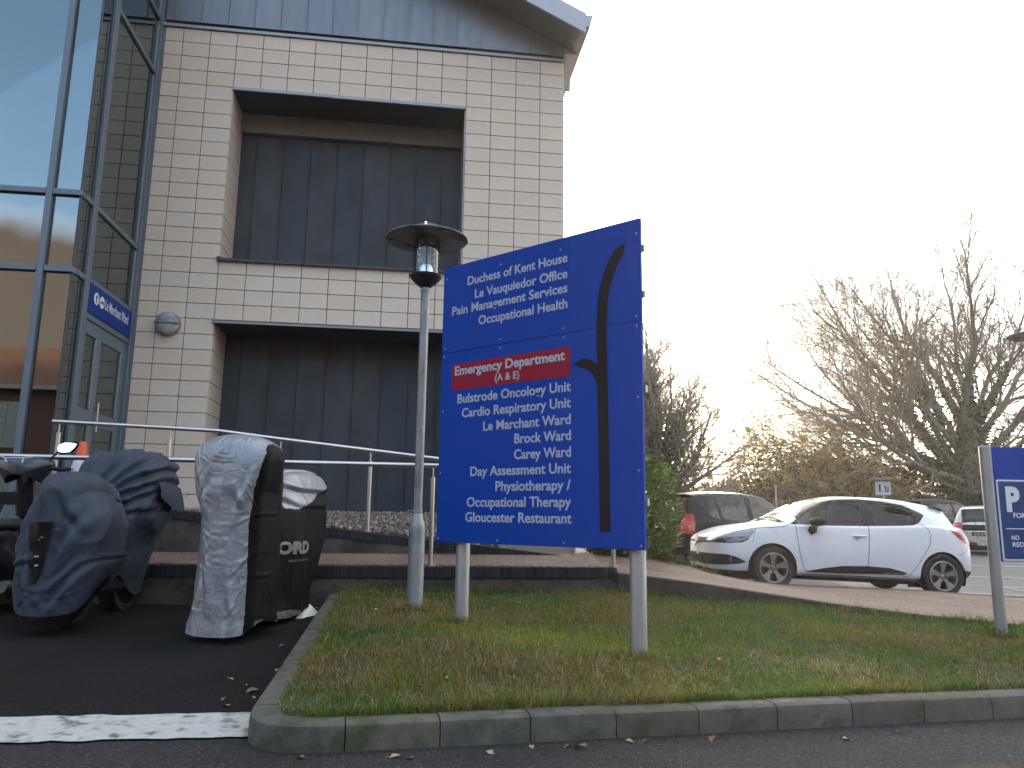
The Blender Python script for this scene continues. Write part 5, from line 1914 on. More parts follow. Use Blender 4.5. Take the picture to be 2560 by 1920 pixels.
# ------------------------------------------------------------------ motorbikes under covers
def crinkle_mat(name, col, rough, metal):
    m = mat(name, col, rough, metal=metal, var=0.06, scale=5, rvar=0.06)
    nt = m.node_tree
    b = nt.nodes['Principled BSDF']
    t = nd(nt, 'ShaderNodeTexCoord')
    n1 = nd(nt, 'ShaderNodeTexNoise')
    n1.inputs['Scale'].default_value = 4.0
    n1.inputs['Detail'].default_value = 3
    nt.links.new(t.outputs['Object'], n1.inputs['Vector'])
    mx = nd(nt, 'ShaderNodeMixRGB', blend_type='ADD')
    mx.inputs['Fac'].default_value = 0.25
    nt.links.new(t.outputs['Object'], mx.inputs['Color1'])
    nt.links.new(n1.outputs['Color'], mx.inputs['Color2'])
    nrm = None
    for sc, st, di in ((6.0, 0.15, 0.03), (15.0, 0.18, 0.012), (34.0, 0.12, 0.005)):
        v = nd(nt, 'ShaderNodeTexVoronoi', feature='DISTANCE_TO_EDGE')
        v.inputs['Scale'].default_value = sc
        nt.links.new(mx.outputs[0], v.inputs['Vector'])
        mr = nd(nt, 'ShaderNodeMapRange', interpolation_type='SMOOTHSTEP')
        mr.inputs['From Max'].default_value = 0.16
        nt.links.new(v.outputs['Distance'], mr.inputs['Value'])
        bp = nd(nt, 'ShaderNodeBump', invert=True)
        bp.inputs['Strength'].default_value = st
        bp.inputs['Distance'].default_value = di * 0.35
        nt.links.new(mr.outputs[0], bp.inputs['Height'])
        if nrm is not None:
            nt.links.new(nrm, bp.inputs['Normal'])
        nrm = bp.outputs[0]
    nt.links.new(nrm, b.inputs['Normal'])
    return m


M_NYLON = mat('grey_nylon', (0.034, 0.045, 0.064), 0.62, var=0.12, scale=7, bump=0.3, bscale=30, bdist=0.008, bump2=0.25, b2scale=7, b2dist=0.02, spec=0.25)
M_SILVER = crinkle_mat('silver_cover', (0.25, 0.268, 0.295), 0.42, 0.45)
M_BCLOTH = mat('black_cover', (0.0035, 0.0035, 0.0042), 0.55, var=0.15, scale=8, bump=0.25, bscale=18, bdist=0.01, spec=0.12)
M_HEM = mat('cover_hem', (0.10, 0.105, 0.11), 0.5, metal=0.3, bump=0.6, bscale=30, bdist=0.015)


class Cover:
    def __init__(s, L, H, hem, widths, te=0.13, tf=0.16, shear=0.0, pe=2.4, r=0.12, right=None):
        """H, hem: [(t, z)] ; widths: [(zn, [(t, half width)])]"""
        s.L, s.H, s.hem = L, pchip(*zip(*H)), pchip(*zip(*hem))
        s.wz = [z for z, _ in widths]
        s.wt = [pchip(*zip(*w)) for _, w in widths]
        s.te, s.tf, s.shear, s.pe, s.r, s.right = te, tf, shear, pe, r, right

    def grid(s, nt=170, nv=150, fold=None):
        q = np.linspace(0, 1, nt)
        t = 0.5 - 0.5 * np.cos(PI * q)
        t = 0.6 * t + 0.4 * q
        v = np.linspace(-1, 1, nv)
        T, Vv = np.meshgrid(t, v, indexing='ij')
        H, B = s.H(T), s.hem(T)
        a = np.abs(Vv)
        split = 0.40                                  # share of the profile spent on the top
        zn = np.clip((1 - a) / (1 - split), 0, 1)     # 0 at hem, 1 at shoulder
        k = np.clip(a / split, 0, 1)                  # 0 on the ridge, 1 at shoulder
        wk = np.stack([f(T) for f in s.wt])
        W = np.zeros_like(T)
        for i in range(nt):
            f = pchip(s.wz, wk[:, i, 0])
            W[i] = f(zn[i])
        if s.right:
            W = np.where(Vv > 0, np.maximum(W, s.right(T)), W)
        ef = np.clip(T / s.te, 0, 1)
        e1 = (1 - (1 - ef)**s.pe)**(1 / s.pe)
        eb = np.clip((1 - T) / s.tf, 0, 1)
        e2 = (1 - (1 - eb)**s.pe)**(1 / s.pe)
        W = W * np.maximum(e1 * e2, 1e-5)
        ang = k * PI / 2
        x_top = W * np.sin(ang)**0.75
        z_top = (H - s.r) + s.r * np.cos(ang)**0.8
        top = a < split
        X = np.where(top, x_top, W) * np.sign(Vv)
        Z = np.where(top, z_top, B + (H - s.r - B) * zn)
        Y = T * s.L + s.shear * (Z - 0.8) * sstep(0.35, 1.0, T)
        s.T, s.ZN, s.A = T, np.where(top, 1.0, zn), a
        P = np.stack([X, Y, Z], -1)
        if fold is not None:
            dt = np.gradient(P, axis=0)
            dv = np.gradient(P, axis=1)
            n = np.cross(dt, dv)
            n /= np.linalg.norm(n, axis=-1, keepdims=True) + 1e-9
            if n[nt // 2, nv // 2, 2] < 0:
                n = -n
            k0 = sstep(.012, .0, T)[..., None]
            n = n * (1 - k0) + k0 * np.array([0, -1.0, 0])
            k1 = sstep(.988, 1.0, T)[..., None]
            n = n * (1 - k1) + k1 * np.array([0, 1.0, 0])
            P = P + n * fold(P, T, np.where(top, 1.0, zn), X, Vv)[..., None]
        s.P = P
        return P


def ridge(x):
    return 1 - 2 * np.abs(x - 0.5)


def cover_obj(name, cv, P, mats, mi_fn, parent):
    nt, nv = P.shape[:2]
    ii, jj = np.meshgrid(np.arange(nt - 1), np.arange(nv - 1), indexing='ij')
    q = (ii * nv + jj).ravel()
    F = np.stack([q, q + 1, q + nv + 1, q + nv], 1)
    V = P.reshape(-1, 3)
    c = V[F].mean(1)
    n = np.cross(V[F[:, 2]] - V[F[:, 0]], V[F[:, 3]] - V[F[:, 1]])
    n /= np.linalg.norm(n, axis=1, keepdims=True) + 1e-9
    if np.median(n[:, 2][c[:, 2] > np.quantile(c[:, 2], .9)]) < 0:
        F = F[:, ::-1]
        n = -n
    t = cv.T.ravel()[F].mean(1)
    zn = cv.ZN.ravel()[F].mean(1)
    mi = mi_fn(c, n, t, zn) if mi_fn else np.zeros(len(F), int)
    return obj(name, np_mesh(name, V, F, mats, 180, mi), parent)


def near_lookup(P, x, z, off=0.006):
    """y of the near face at (x, z)"""
    Q = P[: P.shape[0] // 4].reshape(-1, 3)
    i = np.argsort((Q[:, 0] - x)**2 + (Q[:, 2] - z)**2)[:4]
    return float(Q[i, 1].min()) - off


def right_lookup(P, y, z, off=0.008):
    Q = P[:, P.shape[1] // 2:].reshape(-1, 3)
    i = np.argsort((Q[:, 1] - y)**2 + (Q[:, 2] - z)**2)[:5]
    return float(Q[i, 0].max()) + off


# ---- grey covered motorbike
GX, GY = -3.70, 6.28
gz0 = float(z_park(GX, GY + 0.7))
gk = thing('covered_motorbike', 'motorbike under a dark blue grey cover, left of the silver covered one', 'motorbike', (GX, GY, gz0), R(1.5), 'motorbikes under covers')
cvg = Cover(1.62, [(0, 1.14), (.05, 1.22), (.14, 1.27), (.30, 1.26), (.40, 1.18), (.46, 1.10), (.54, 1.30), (.62, 1.46), (.72, 1.52), (.88, 1.49), (.96, 1.42), (1, 1.38)],
            [(0, .03), (.03, .05), (.07, .10), (.12, .17), (.2, .27), (.36, .40), (.46, .46), (.56, .38), (.7, .26), (.85, .17), (1, .20)],
            [(0, [(0, .24), (.1, .24), (.34, .29), (.45, .20), (.75, .14), (1, .12)]),
             (.3, [(0, .31), (.2, .345), (.36, .345), (.45, .22), (.75, .20), (1, .18)]),
             (.6, [(0, .32), (.2, .34), (.36, .34), (.45, .24), (.75, .30), (1, .28)]),
             (.85, [(0, .26), (.2, .29), (.36, .28), (.45, .24), (.75, .40), (1, .37)]),
             (1, [(0, .16), (.2, .20), (.36, .20), (.45, .20), (.75, .39), (1, .36)])], te=.16, tf=.12, r=.16)


def folds(P, lst):
    x, y, z = P[..., 0], P[..., 1], P[..., 2]
    out = np.zeros_like(x)
    for ax_, az_, bx_, bz_, amp, w, y0, y1 in lst:
        dx_, dz_ = bx_ - ax_, bz_ - az_
        L2 = dx_ * dx_ + dz_ * dz_
        t = np.clip(((x - ax_) * dx_ + (z - az_) * dz_) / L2, -.15, 1.15)
        s = ((x - ax_) * dz_ - (z - az_) * dx_) / math.sqrt(L2) + 0.25 * w * np.sin(t * 7 + ax_ * 30)
        tap = np.clip(np.sin(PI * np.clip((t + .12) / 1.24, 0, 1)), 0, 1)**.6
        m = sstep(y0 - .04, y0 + .04, y) * sstep(y1 + .04, y1 - .04, y)
        out += amp * tap * m * (np.exp(-(s / w)**2 * np.where(s > 0, 3.2, .9)) - 0.75 * np.exp(-((s - 1.15 * w) / (.55 * w))**2))
    return out


_fr = random.Random(12)
FG = [(-.05, 1.14, -.06, .80, .022, .022, -.1, .3), (.0, 1.12, .0, .84, .016, .03, -.1, .3), (-.1, 1.12, -.27, .74, .02, .04, -.1, .3), (.06, 1.1, .24, .80, .022, .045, -.1, .4),
      (.27, .92, .0, .30, .034, .06, -.1, .5), (.30, .50, .02, .12, .026, .04, -.1, .5), (.22, .55, -.02, .2, .02, .035, -.1, .5), (-.30, .52, -.08, .57, .016, .03, -.1, .3), (-.22, .85, -.2, .3, .02, .05, -.1, .3), (.16, .95, .12, .5, .018, .04, -.1, .3), (-.14, .6, -.12, .15, .018, .03, -.1, .3),
      (-.12, 1.0, .40, 1.40, .036, .035, .7, 1.7), (-.08, 1.04, .30, 1.49, .030, .035, .7, 1.7), (-.05, .95, .40, 1.30, .036, .035, .7, 1.7), (0, .9, .36, 1.18, .030, .03, .7, 1.7), (.02, .82, .32, 1.02, .022, .03, .7, 1.7), (-.2, 1.1, .1, 1.50, .028, .04, .7, 1.7), (-.28, 1.15, -.24, 1.5, .03, .05, .7, 1.7),
      (.34, 1.1, .18, .4, .03, .05, .9, 1.7), (.28, 1.0, .10, .5, .025, .05, .9, 1.7)]
FS = [(-.02, 1.38, -.18, 1.0, .018, .04, -.1, .3), (.03, 1.38, .16, 1.02, .018, .04, -.1, .3), (.0, 1.3, -.02, .8, .012, .03, -.1, .3), (-.24, 1.3, -.12, .95, .014, .03, -.1, .3), (.22, 1.3, .10, .9, .014, .03, -.1, .3), (-.02, .9, .0, .5, .014, .025, -.1, .3), (.1, .75, .06, .3, .012, .025, -.1, .3), (-.1, .6, -.06, .2, .014, .03, -.1, .3), (.02, .45, .0, .1, .014, .025, -.1, .3), (.12, .4, .14, .08, .014, .03, -.1, .3), (-.16, .4, -.19, .1, .014, .025, -.1, .3),
      (.1, 1.3, .3, 1.12, .02, .03, .7, 1.9), (.0, 1.28, .24, 1.05, .018, .03, .7, 1.9), (.16, 1.0, .2, .3, .02, .05, .6, 1.9), (.2, .9, .22, .2, .016, .04, .9, 1.9)]
for _k in range(70):
    _x, _z, _a, _l = _fr.uniform(-.27, .27), _fr.uniform(.1, 1.5), _fr.gauss(0, .7), _fr.uniform(.06, .26)
    FS.append((_x, _z, _x + _l * math.sin(_a), _z + _l * math.cos(_a), _fr.uniform(.004, .009), _fr.uniform(.007, .014), -.1, .4))
for _k in range(26):
    _x, _z, _a, _l = _fr.uniform(-.2, .3), _fr.uniform(1.05, 1.42), _fr.gauss(.6, .8), _fr.uniform(.06, .2)
    FS.append((_x, _z, _x + _l * math.sin(_a), _z + _l * math.cos(_a), _fr.uniform(.004, .010), _fr.uniform(.007, .014), .6, 1.9))
for _k in range(24):
    _x, _z, _a, _l = _fr.uniform(-.3, .32), _fr.uniform(.1, 1.1), _fr.gauss(.2, .9), _fr.uniform(.06, .25)
    FG.append((_x, _z, _x + _l * math.sin(_a), _z + _l * math.cos(_a), _fr.uniform(.004, .010), _fr.uniform(.010, .022), -.1, .6))


def fold_g(P, T, ZN, X, V):
    x, y, z = P[..., 0], P[..., 1], P[..., 2]
    vert = ridge(vnoise(x * 5.0 + 3, y * 4.0, z * 0.9))**3 * 0.050 * (1 - 0.6 * ZN) + ridge(vnoise(x * 3 + z * 2.2, y * 3 - z * 1.4, 5.5))**5 * 0.030
    s = (y * 0.8 + z * 1.0)
    diag = (ridge(vnoise((z - 1.05 * y) * 5.5 + 7, s * 0.9, 4.2))**3) * 0.085 * sstep(.48, .62, T) * sstep(0.25, 0.6, ZN) * (np.sign(V) > 0)
    cr = (fbm(x * 7, y * 7, z * 5) - 0.5) * 0.030
    seam = -0.07 * np.exp(-((T - .455) / .022)**2) * (1 - .3 * ZN)
    pinch = 0.035 * np.exp(-((T - .40) / .018)**2) * (0.6 + 0.8 * vnoise(z * 9, 1.0, 2.0))
    frontfold = -0.022 * np.exp(-((x - 0.02) / 0.015)**2) * (T < .12) * sstep(.5, .62, ZN) + 0.02 * np.exp(-((x - 0.05) / 0.03)**2) * (T < .12) * sstep(.4, .6, ZN)
    return vert * .5 + diag * .35 + cr * .5 + seam + pinch + folds(P, FG)


Pg = cvg.grid(280, 260, fold_g)
cg_ = cover_obj('cover', cvg, Pg, [M_NYLON, M_BCLOTH], lambda c, n, t, zn: ((zn < 0.10) & (t < .3)).astype(int), gk)
# clear plate window in the cover's rear face
mb = MB()
NX, NZ = 6, 14
for j in range(NZ + 1):
    z = 0.38 + (0.86 - 0.38) * j / NZ
    xl = -0.085 + (-0.155 + 0.085) * j / NZ
    xr = -0.045 + (0.045 + 0.045) * (j / NZ)**0.7
    for i in range(NX + 1):
        x = xl + (xr - xl) * i / NX
        mb.v.append((x, near_lookup(Pg, x, z, 0.012), z))
for j in range(NZ):
    for i in range(NX):
        a = j * (NX + 1) + i
        mb.f.append((a, a + 1, a + NX + 2, a + NX + 1))
        mb.m.append(0)
pw = part('plate_window', mb, M_GLOSSB, gk, 180)
mb = MB()
for x, z, w, h in ((-0.05, .52, .035, .016), (-0.055, .59, .045, .014), (-0.05, .72, .02, .008), (-0.03, .74, .03, .007)):
    yy = near_lookup(Pg, x, z, 0.017)
    mb.add([(x - w / 2, yy, z - h / 2), (x + w / 2, yy, z - h * .1), (x + w * .3, yy, z + h / 2), (x - w * .3, yy, z + h * .4)], [(0, 1, 2, 3)])
part('peeling_sticker', mb, mat('sticker', (0.4, 0.4, 0.42), 0.6), pw)
# open flap at the far right corner with its pale tab
mb = MB()
fl_pts = []
for i in range(9):
    t = i / 8
    y = 1.02 + 0.50 * t
    zt = 1.24 - 0.05 * t
    xo = right_lookup(Pg, y, zt, 0.012)
    fl_pts.append([(xo, y, zt), (xo + 0.025 + 0.02 * math.sin(t * 3), y + 0.01, zt - 0.09 - 0.03 * math.sin(PI * t)), (xo + 0.02 + 0.03 * t, y + 0.02, zt - 0.14 - 0.10 * math.sin(PI * t * 0.7))])
mb.add([p for r_ in fl_pts for p in r_], [(i * 3 + k, (i + 1) * 3 + k, (i + 1) * 3 + k + 1, i * 3 + k + 1) for i in range(8) for k in range(2)])
part('cover_flap', mb, M_NYLON, gk, 180)
xo = right_lookup(Pg, 1.47, 1.16, 0.085)
part('tab', MB().lathe([(0.030, -0.003), (0.036, 0.0), (0.030, 0.003)], 14, axis='x').xform(Matrix.Translation((xo, 1.46, 1.13)) @ Matrix.Diagonal((1, .6, 1.2, 1))), mat('reflective_tab', (0.35, 0.36, 0.36), 0.4), gk, 60)


def bike_wheel(parent, y, r=0.30, w=0.075, x=0.0):
    wp = part('wheel', MB().lathe([(r - .09, -w), (r - .03, -w * 1.05), (r - .008, -w * .7), (r, 0), (r - .008, w * .7), (r - .03, w * 1.05), (r - .09, w)], 36, axis='x'), M_TYRE, parent, 50)
    wp.location = (x, y, r)
    part('rim', MB().lathe([(r - .088, -w * .7), (r - .11, -w * .5), (0.07, -.03), (0.03, -.05), (0, -.05)], 24, axis='x').lathe([(r - .088, w * .7), (r - .11, w * .5), (0.07, .03), (0.03, .05), (0, .05)], 24, axis='x'), M_DARKM, wp, 40)
    return wp


bike_wheel(gk, 1.32, 0.30)
bike_wheel(gk, 0.42, 0.30, 0.085)
part('side_stand', MB().tube([(-0.1, .75, .25), (-0.24, .78, .0)], .014, 8), M_DARKM, gk)
part('frame', MB().bbox(-.16, .16, .35, 1.15, .22, .55, .05), M_DARKM, gk)

# ---- silver and black covered motorbike
SX, SY = -2.30, 6.20
sz0 = float(z_park(SX, SY + 0.6))
sk = thing('covered_motorbike', 'motorbike under a silver and black cover, nearest the kerb and lawn', 'motorbike', (SX, SY, sz0), R(-8.5), 'motorbikes under covers')
cvs = Cover(1.72, [(0, 1.45), (.03, 1.55), (.12, 1.62), (.24, 1.60), (.31, 1.50), (.38, 1.34), (.48, 1.33), (.58, 1.38), (.74, 1.40), (.90, 1.37), (1, 1.24)],
            [(0, .025), (.03, .045), (.06, .09), (.12, .13), (.35, .08), (.55, .07), (.75, .08), (1, .12)],
            [(0, [(0, .265), (.2, .27), (.36, .20), (.43, .16), (.6, .21), (1, .17)]),
             (.15, [(0, .235), (.2, .235), (.36, .18), (.43, .155), (.6, .21), (1, .17)]),
             (.45, [(0, .215), (.2, .215), (.36, .17), (.43, .16), (.6, .22), (1, .20)]),
             (.65, [(0, .215), (.2, .22), (.36, .18), (.43, .165), (.6, .235), (1, .22)]),
             (.85, [(0, .295), (.2, .30), (.36, .20), (.43, .165), (.6, .24), (1, .23)]),
             (1, [(0, .325), (.2, .33), (.36, .20), (.43, .155), (.6, .20), (1, .19)])], te=.10, tf=.12, shear=.28, pe=2.6, r=.21, right=pchip([0, .08, .24, .34, .42, 1], [.265, .28, .28, .24, .12, .10]))


def fold_s(P, T, ZN, X, V):
    x, y, z = P[..., 0], P[..., 1], P[..., 2]
    vert = ridge(vnoise(x * 6 + 13, y * 5, z * 1.1))**2 * 0.014 * (1 - 0.6 * ZN)
    cr = (fbm(x * 11, y * 11, z * 8, 4) - 0.5) * 0.012
    gather = ridge(vnoise(x * 24, y * 24, 2.0)) * 0.014 * (1 - sstep(0.0, 0.12, ZN))
    creases = (ridge(vnoise(x * 7 + z * 4, y * 7 - z * 5 + x * 6, 8.0))**4) * 0.010
    return vert + cr * .45 + gather + folds(P, FS)


Ps = cvs.grid(300, 280, fold_s)


def mi_s(c, n, t, zn):
    x, y, z = c[:, 0], c[:, 1], c[:, 2]
    m = np.zeros(len(c), int)
    wstrip = np.interp(z, [0, .15, .5, .9, 1.15, 1.4, 1.6], [.235, .235, .232, .222, .245, .295, .33])
    front = (t < .38)
    m[front & ((x > wstrip) | (x < -wstrip - .035)) & (z < 1.52)] = 1
    m[front & (np.abs(n[:, 0]) > .75) & (t > .06) & (z < 1.545)] = 1
    lim = np.interp(t, [.36, .45, .55, .70, .82, .93, 1], [1.18, 1.03, 1.02, 1.10, 1.18, 1.26, 1.4])
    m[~front & (z < lim) & (np.abs(n[:, 0]) > .18)] = 1
    m[~front & (z < lim) & (t > .9)] = 1
    m[(z < .12 + .02 * np.sin(y * 9)) & (t > .07)] = 2
    return m


cs_ = cover_obj('cover', cvs, Ps, [M_SILVER, M_BCLOTH, M_HEM], mi_s, sk)
V_, F_ = text_np("ORD", 0.05)
vx, vy = V_[:, 0], V_[:, 1]
w_ = vx.max() - vx.min()


def side_text(body, y0, y1, z0, cap, m_, bold, slope=0.0):
    V_, F_ = text_np(body, bold)
    w_ = V_[:, 0].max() - V_[:, 0].min()
    mb = MB()
    vs = []
    for v in V_:
        t = (v[0] - V_[:, 0].min()) / w_
        y = y0 + (y1 - y0) * t
        z = z0 + v[1] * cap / 0.70 + slope * t
        vs.append((right_lookup(Ps, y, z, 0.010), y, z))
    mb.add(vs, F_)
    return part('lettering', mb, m_, sk, 180)


side_text("ORD", 0.70, 1.16, 0.63, 0.10, mat('cover_print', (0.17, 0.17, 0.165), 0.6), 0.055, 0.0)
side_text("ement", 0.84, 1.16, 0.555, 0.03, mat('cover_print_dim', (0.07, 0.07, 0.072), 0.6), 0.01)
bike_wheel(sk, 0.30, 0.29, 0.075)
bike_wheel(sk, 1.42, 0.29, 0.085)
# silver flap lying out at the rear
mb = MB()
rng = random.Random(4)
for i in range(6):
    for j in range(5):
        mb.v.append((0.17 + 0.022 * i * (1 - .1 * j) + rng.uniform(-.01, .01), 1.18 + 0.07 * j + 0.02 * i + rng.uniform(-.012, .012), 0.015 + 0.030 * j * (1 - i / 6.5) + rng.uniform(0, .015)))
mb.f = [(i * 5 + j, (i + 1) * 5 + j, (i + 1) * 5 + j + 1, i * 5 + j + 1) for i in range(5) for j in range(4)]
mb.m = [0] * len(mb.f)
part('cover_flap', mb, mat('cover_lining', (0.55, 0.55, 0.54), 0.5, bump=0.4, bscale=20), sk, 40)

# ------------------------------------------------------------------ black scooter at the left edge
QX, QY = -4.78, 6.70
qz0 = float(z_park(QX, QY + 0.5)) - 0.05
sc_ = thing('motor_scooter', 'black scooter with white framed mirror, cut off by the left edge of the photo', 'scooter', (QX, QY, qz0), R(2))
M_SCB = mat('scooter_black', (0.010, 0.011, 0.014), 0.3, coat=0.4)
body = Cover(1.50, [(0, .72), (.1, .80), (.35, .82), (.5, .74), (.62, .80), (.75, 1.15), (.85, 1.28), (1, 1.18)],
             [(0, .45), (.2, .30), (.5, .22), (.8, .25), (1, .55)],
             [(0, [(0, .20), (.4, .24), (.7, .22), (1, .16)]), (.5, [(0, .24), (.4, .29), (.7, .26), (1, .20)]), (1, [(0, .19), (.4, .22), (.7, .24), (1, .18)])], te=.2, tf=.2, r=.10)
cover_obj('body', body, body.grid(90, 70), [M_SCB], None, sc_)
pod = Cover(0.30, [(0, 1.42), (.3, 1.49), (.6, 1.50), (1, 1.42)], [(0, 1.32), (.5, 1.24), (1, 1.30)], [(0, [(0, .12), (.5, .17), (1, .14)]), (1, [(0, .18), (.5, .27), (1, .22)])], te=.4, tf=.4, r=.08)
pd = cover_obj('handlebar_cover', pod, pod.grid(40, 40), [mat('scooter_blue_black', (0.020, 0.027, 0.038), 0.3, coat=0.3)], None, sc_)
pd.location = (0.06, 0.72, 0.0)
part('steering_column', MB().tube([(0.05, 1.02, 0.95), (0.06, 0.90, 1.38)], [0.11, 0.08], 12), M_SCB, sc_)
part('trim_line', MB().tube([(-0.10, 0.725, 1.485), (-0.06, 0.72, 1.475), (-0.03, 0.705, 1.43)], .008, 6).tube([(-0.06, .72, 1.475), (0.12, .72, 1.475), (0.19, .75, 1.492)], .008, 6).tube([(0.12, .72, 1.475), (0.115, .705, 1.43)], .008, 6), mat('pale_trim', (0.38, 0.42, 0.48), 0.4), pd)
for o_ in pd.children:
    o_.location = (-0.06, -0.72, 0.0)
part('grip', MB().tube([(0.26, .86, 1.40), (0.34, .85, 1.385), (0.48, .84, 1.375)], [.02, .021, .021], 12).tube([(0.46, .84, 1.377), (0.50, .84, 1.375)], .027, 12).tube([(-0.16, .86, 1.40), (-0.38, .84, 1.375)], .021, 12), M_PLAST, sc_, 60)
part('brake_lever', MB().tube([(0.28, .90, 1.39), (0.38, .93, 1.38), (0.49, .92, 1.385)], .008, 6), M_DARKM, sc_)
part('mirror_stem', MB().tube([(0.26, .88, 1.44), (0.30, .88, 1.50), (0.36, .87, 1.555)], .010, 8), M_PLAST, sc_)
mp = [(-.085, .0), (-.07, .035), (-.02, .058), (.05, .056), (.10, .045), (.085, .01), (.045, -.038), (-.02, -.045), (-.065, -.035)]
mh = part('wing_mirror', MB().prism([(p[0] * 1.08, p[1] * 1.10) for p in mp[::-1]][::-1], 0.002, 0.035).xform(Matrix.Translation((0.44, .84, 1.585)) @ Matrix.Rotation(R(-10), 4, 'X')), M_PLAST, sc_)
part('mirror_glass', MB().prism(mp[::-1][::-1], -0.002, 0.0015).xform(Matrix.Translation((0.44, .84, 1.585)) @ Matrix.Rotation(R(-10), 4, 'X')), mat('mirror', (0.92, 0.92, 0.92), 0.03, metal=1.0), mh)
npq = part('number_plate', MB().bbox(-0.01, 0.17, 0.62, 0.63, 1.03, 1.15, .003), M_PLATEB, sc_)
wq = bike_wheel(sc_, 1.42, 0.29, 0.06)
bike_wheel(sc_, 0.28, 0.28, 0.065)
part('mudguard', MB().lathe([(.31, -.08), (.33, -.05), (.335, 0), (.33, .05), (.31, .08)], 28, axis='x').xform(Matrix.Translation((0, 1.42, .30))), M_SCB, sc_, 50)
part('exhaust', MB().tube([(0.19, .95, .30), (0.24, .62, .29), (0.26, .40, .30)], [.045, .055, .055], 14).tube([(0.26, .42, .30), (0.262, .37, .301)], [.058, .05], 14), mat('exhaust_steel', (0.35, 0.35, 0.35), 0.35, metal=0.8), sc_, 50)
part('seat', MB().bbox(-.17, .17, .05, .85, .78, .90, .05), M_SEAT, sc_, 40)

# ------------------------------------------------------------------ grass blades
def spot(px, py, cx, cy, rx, ry):
    return np.exp(-(((px - cx) / rx)**2 + ((py - cy) / ry)**2))


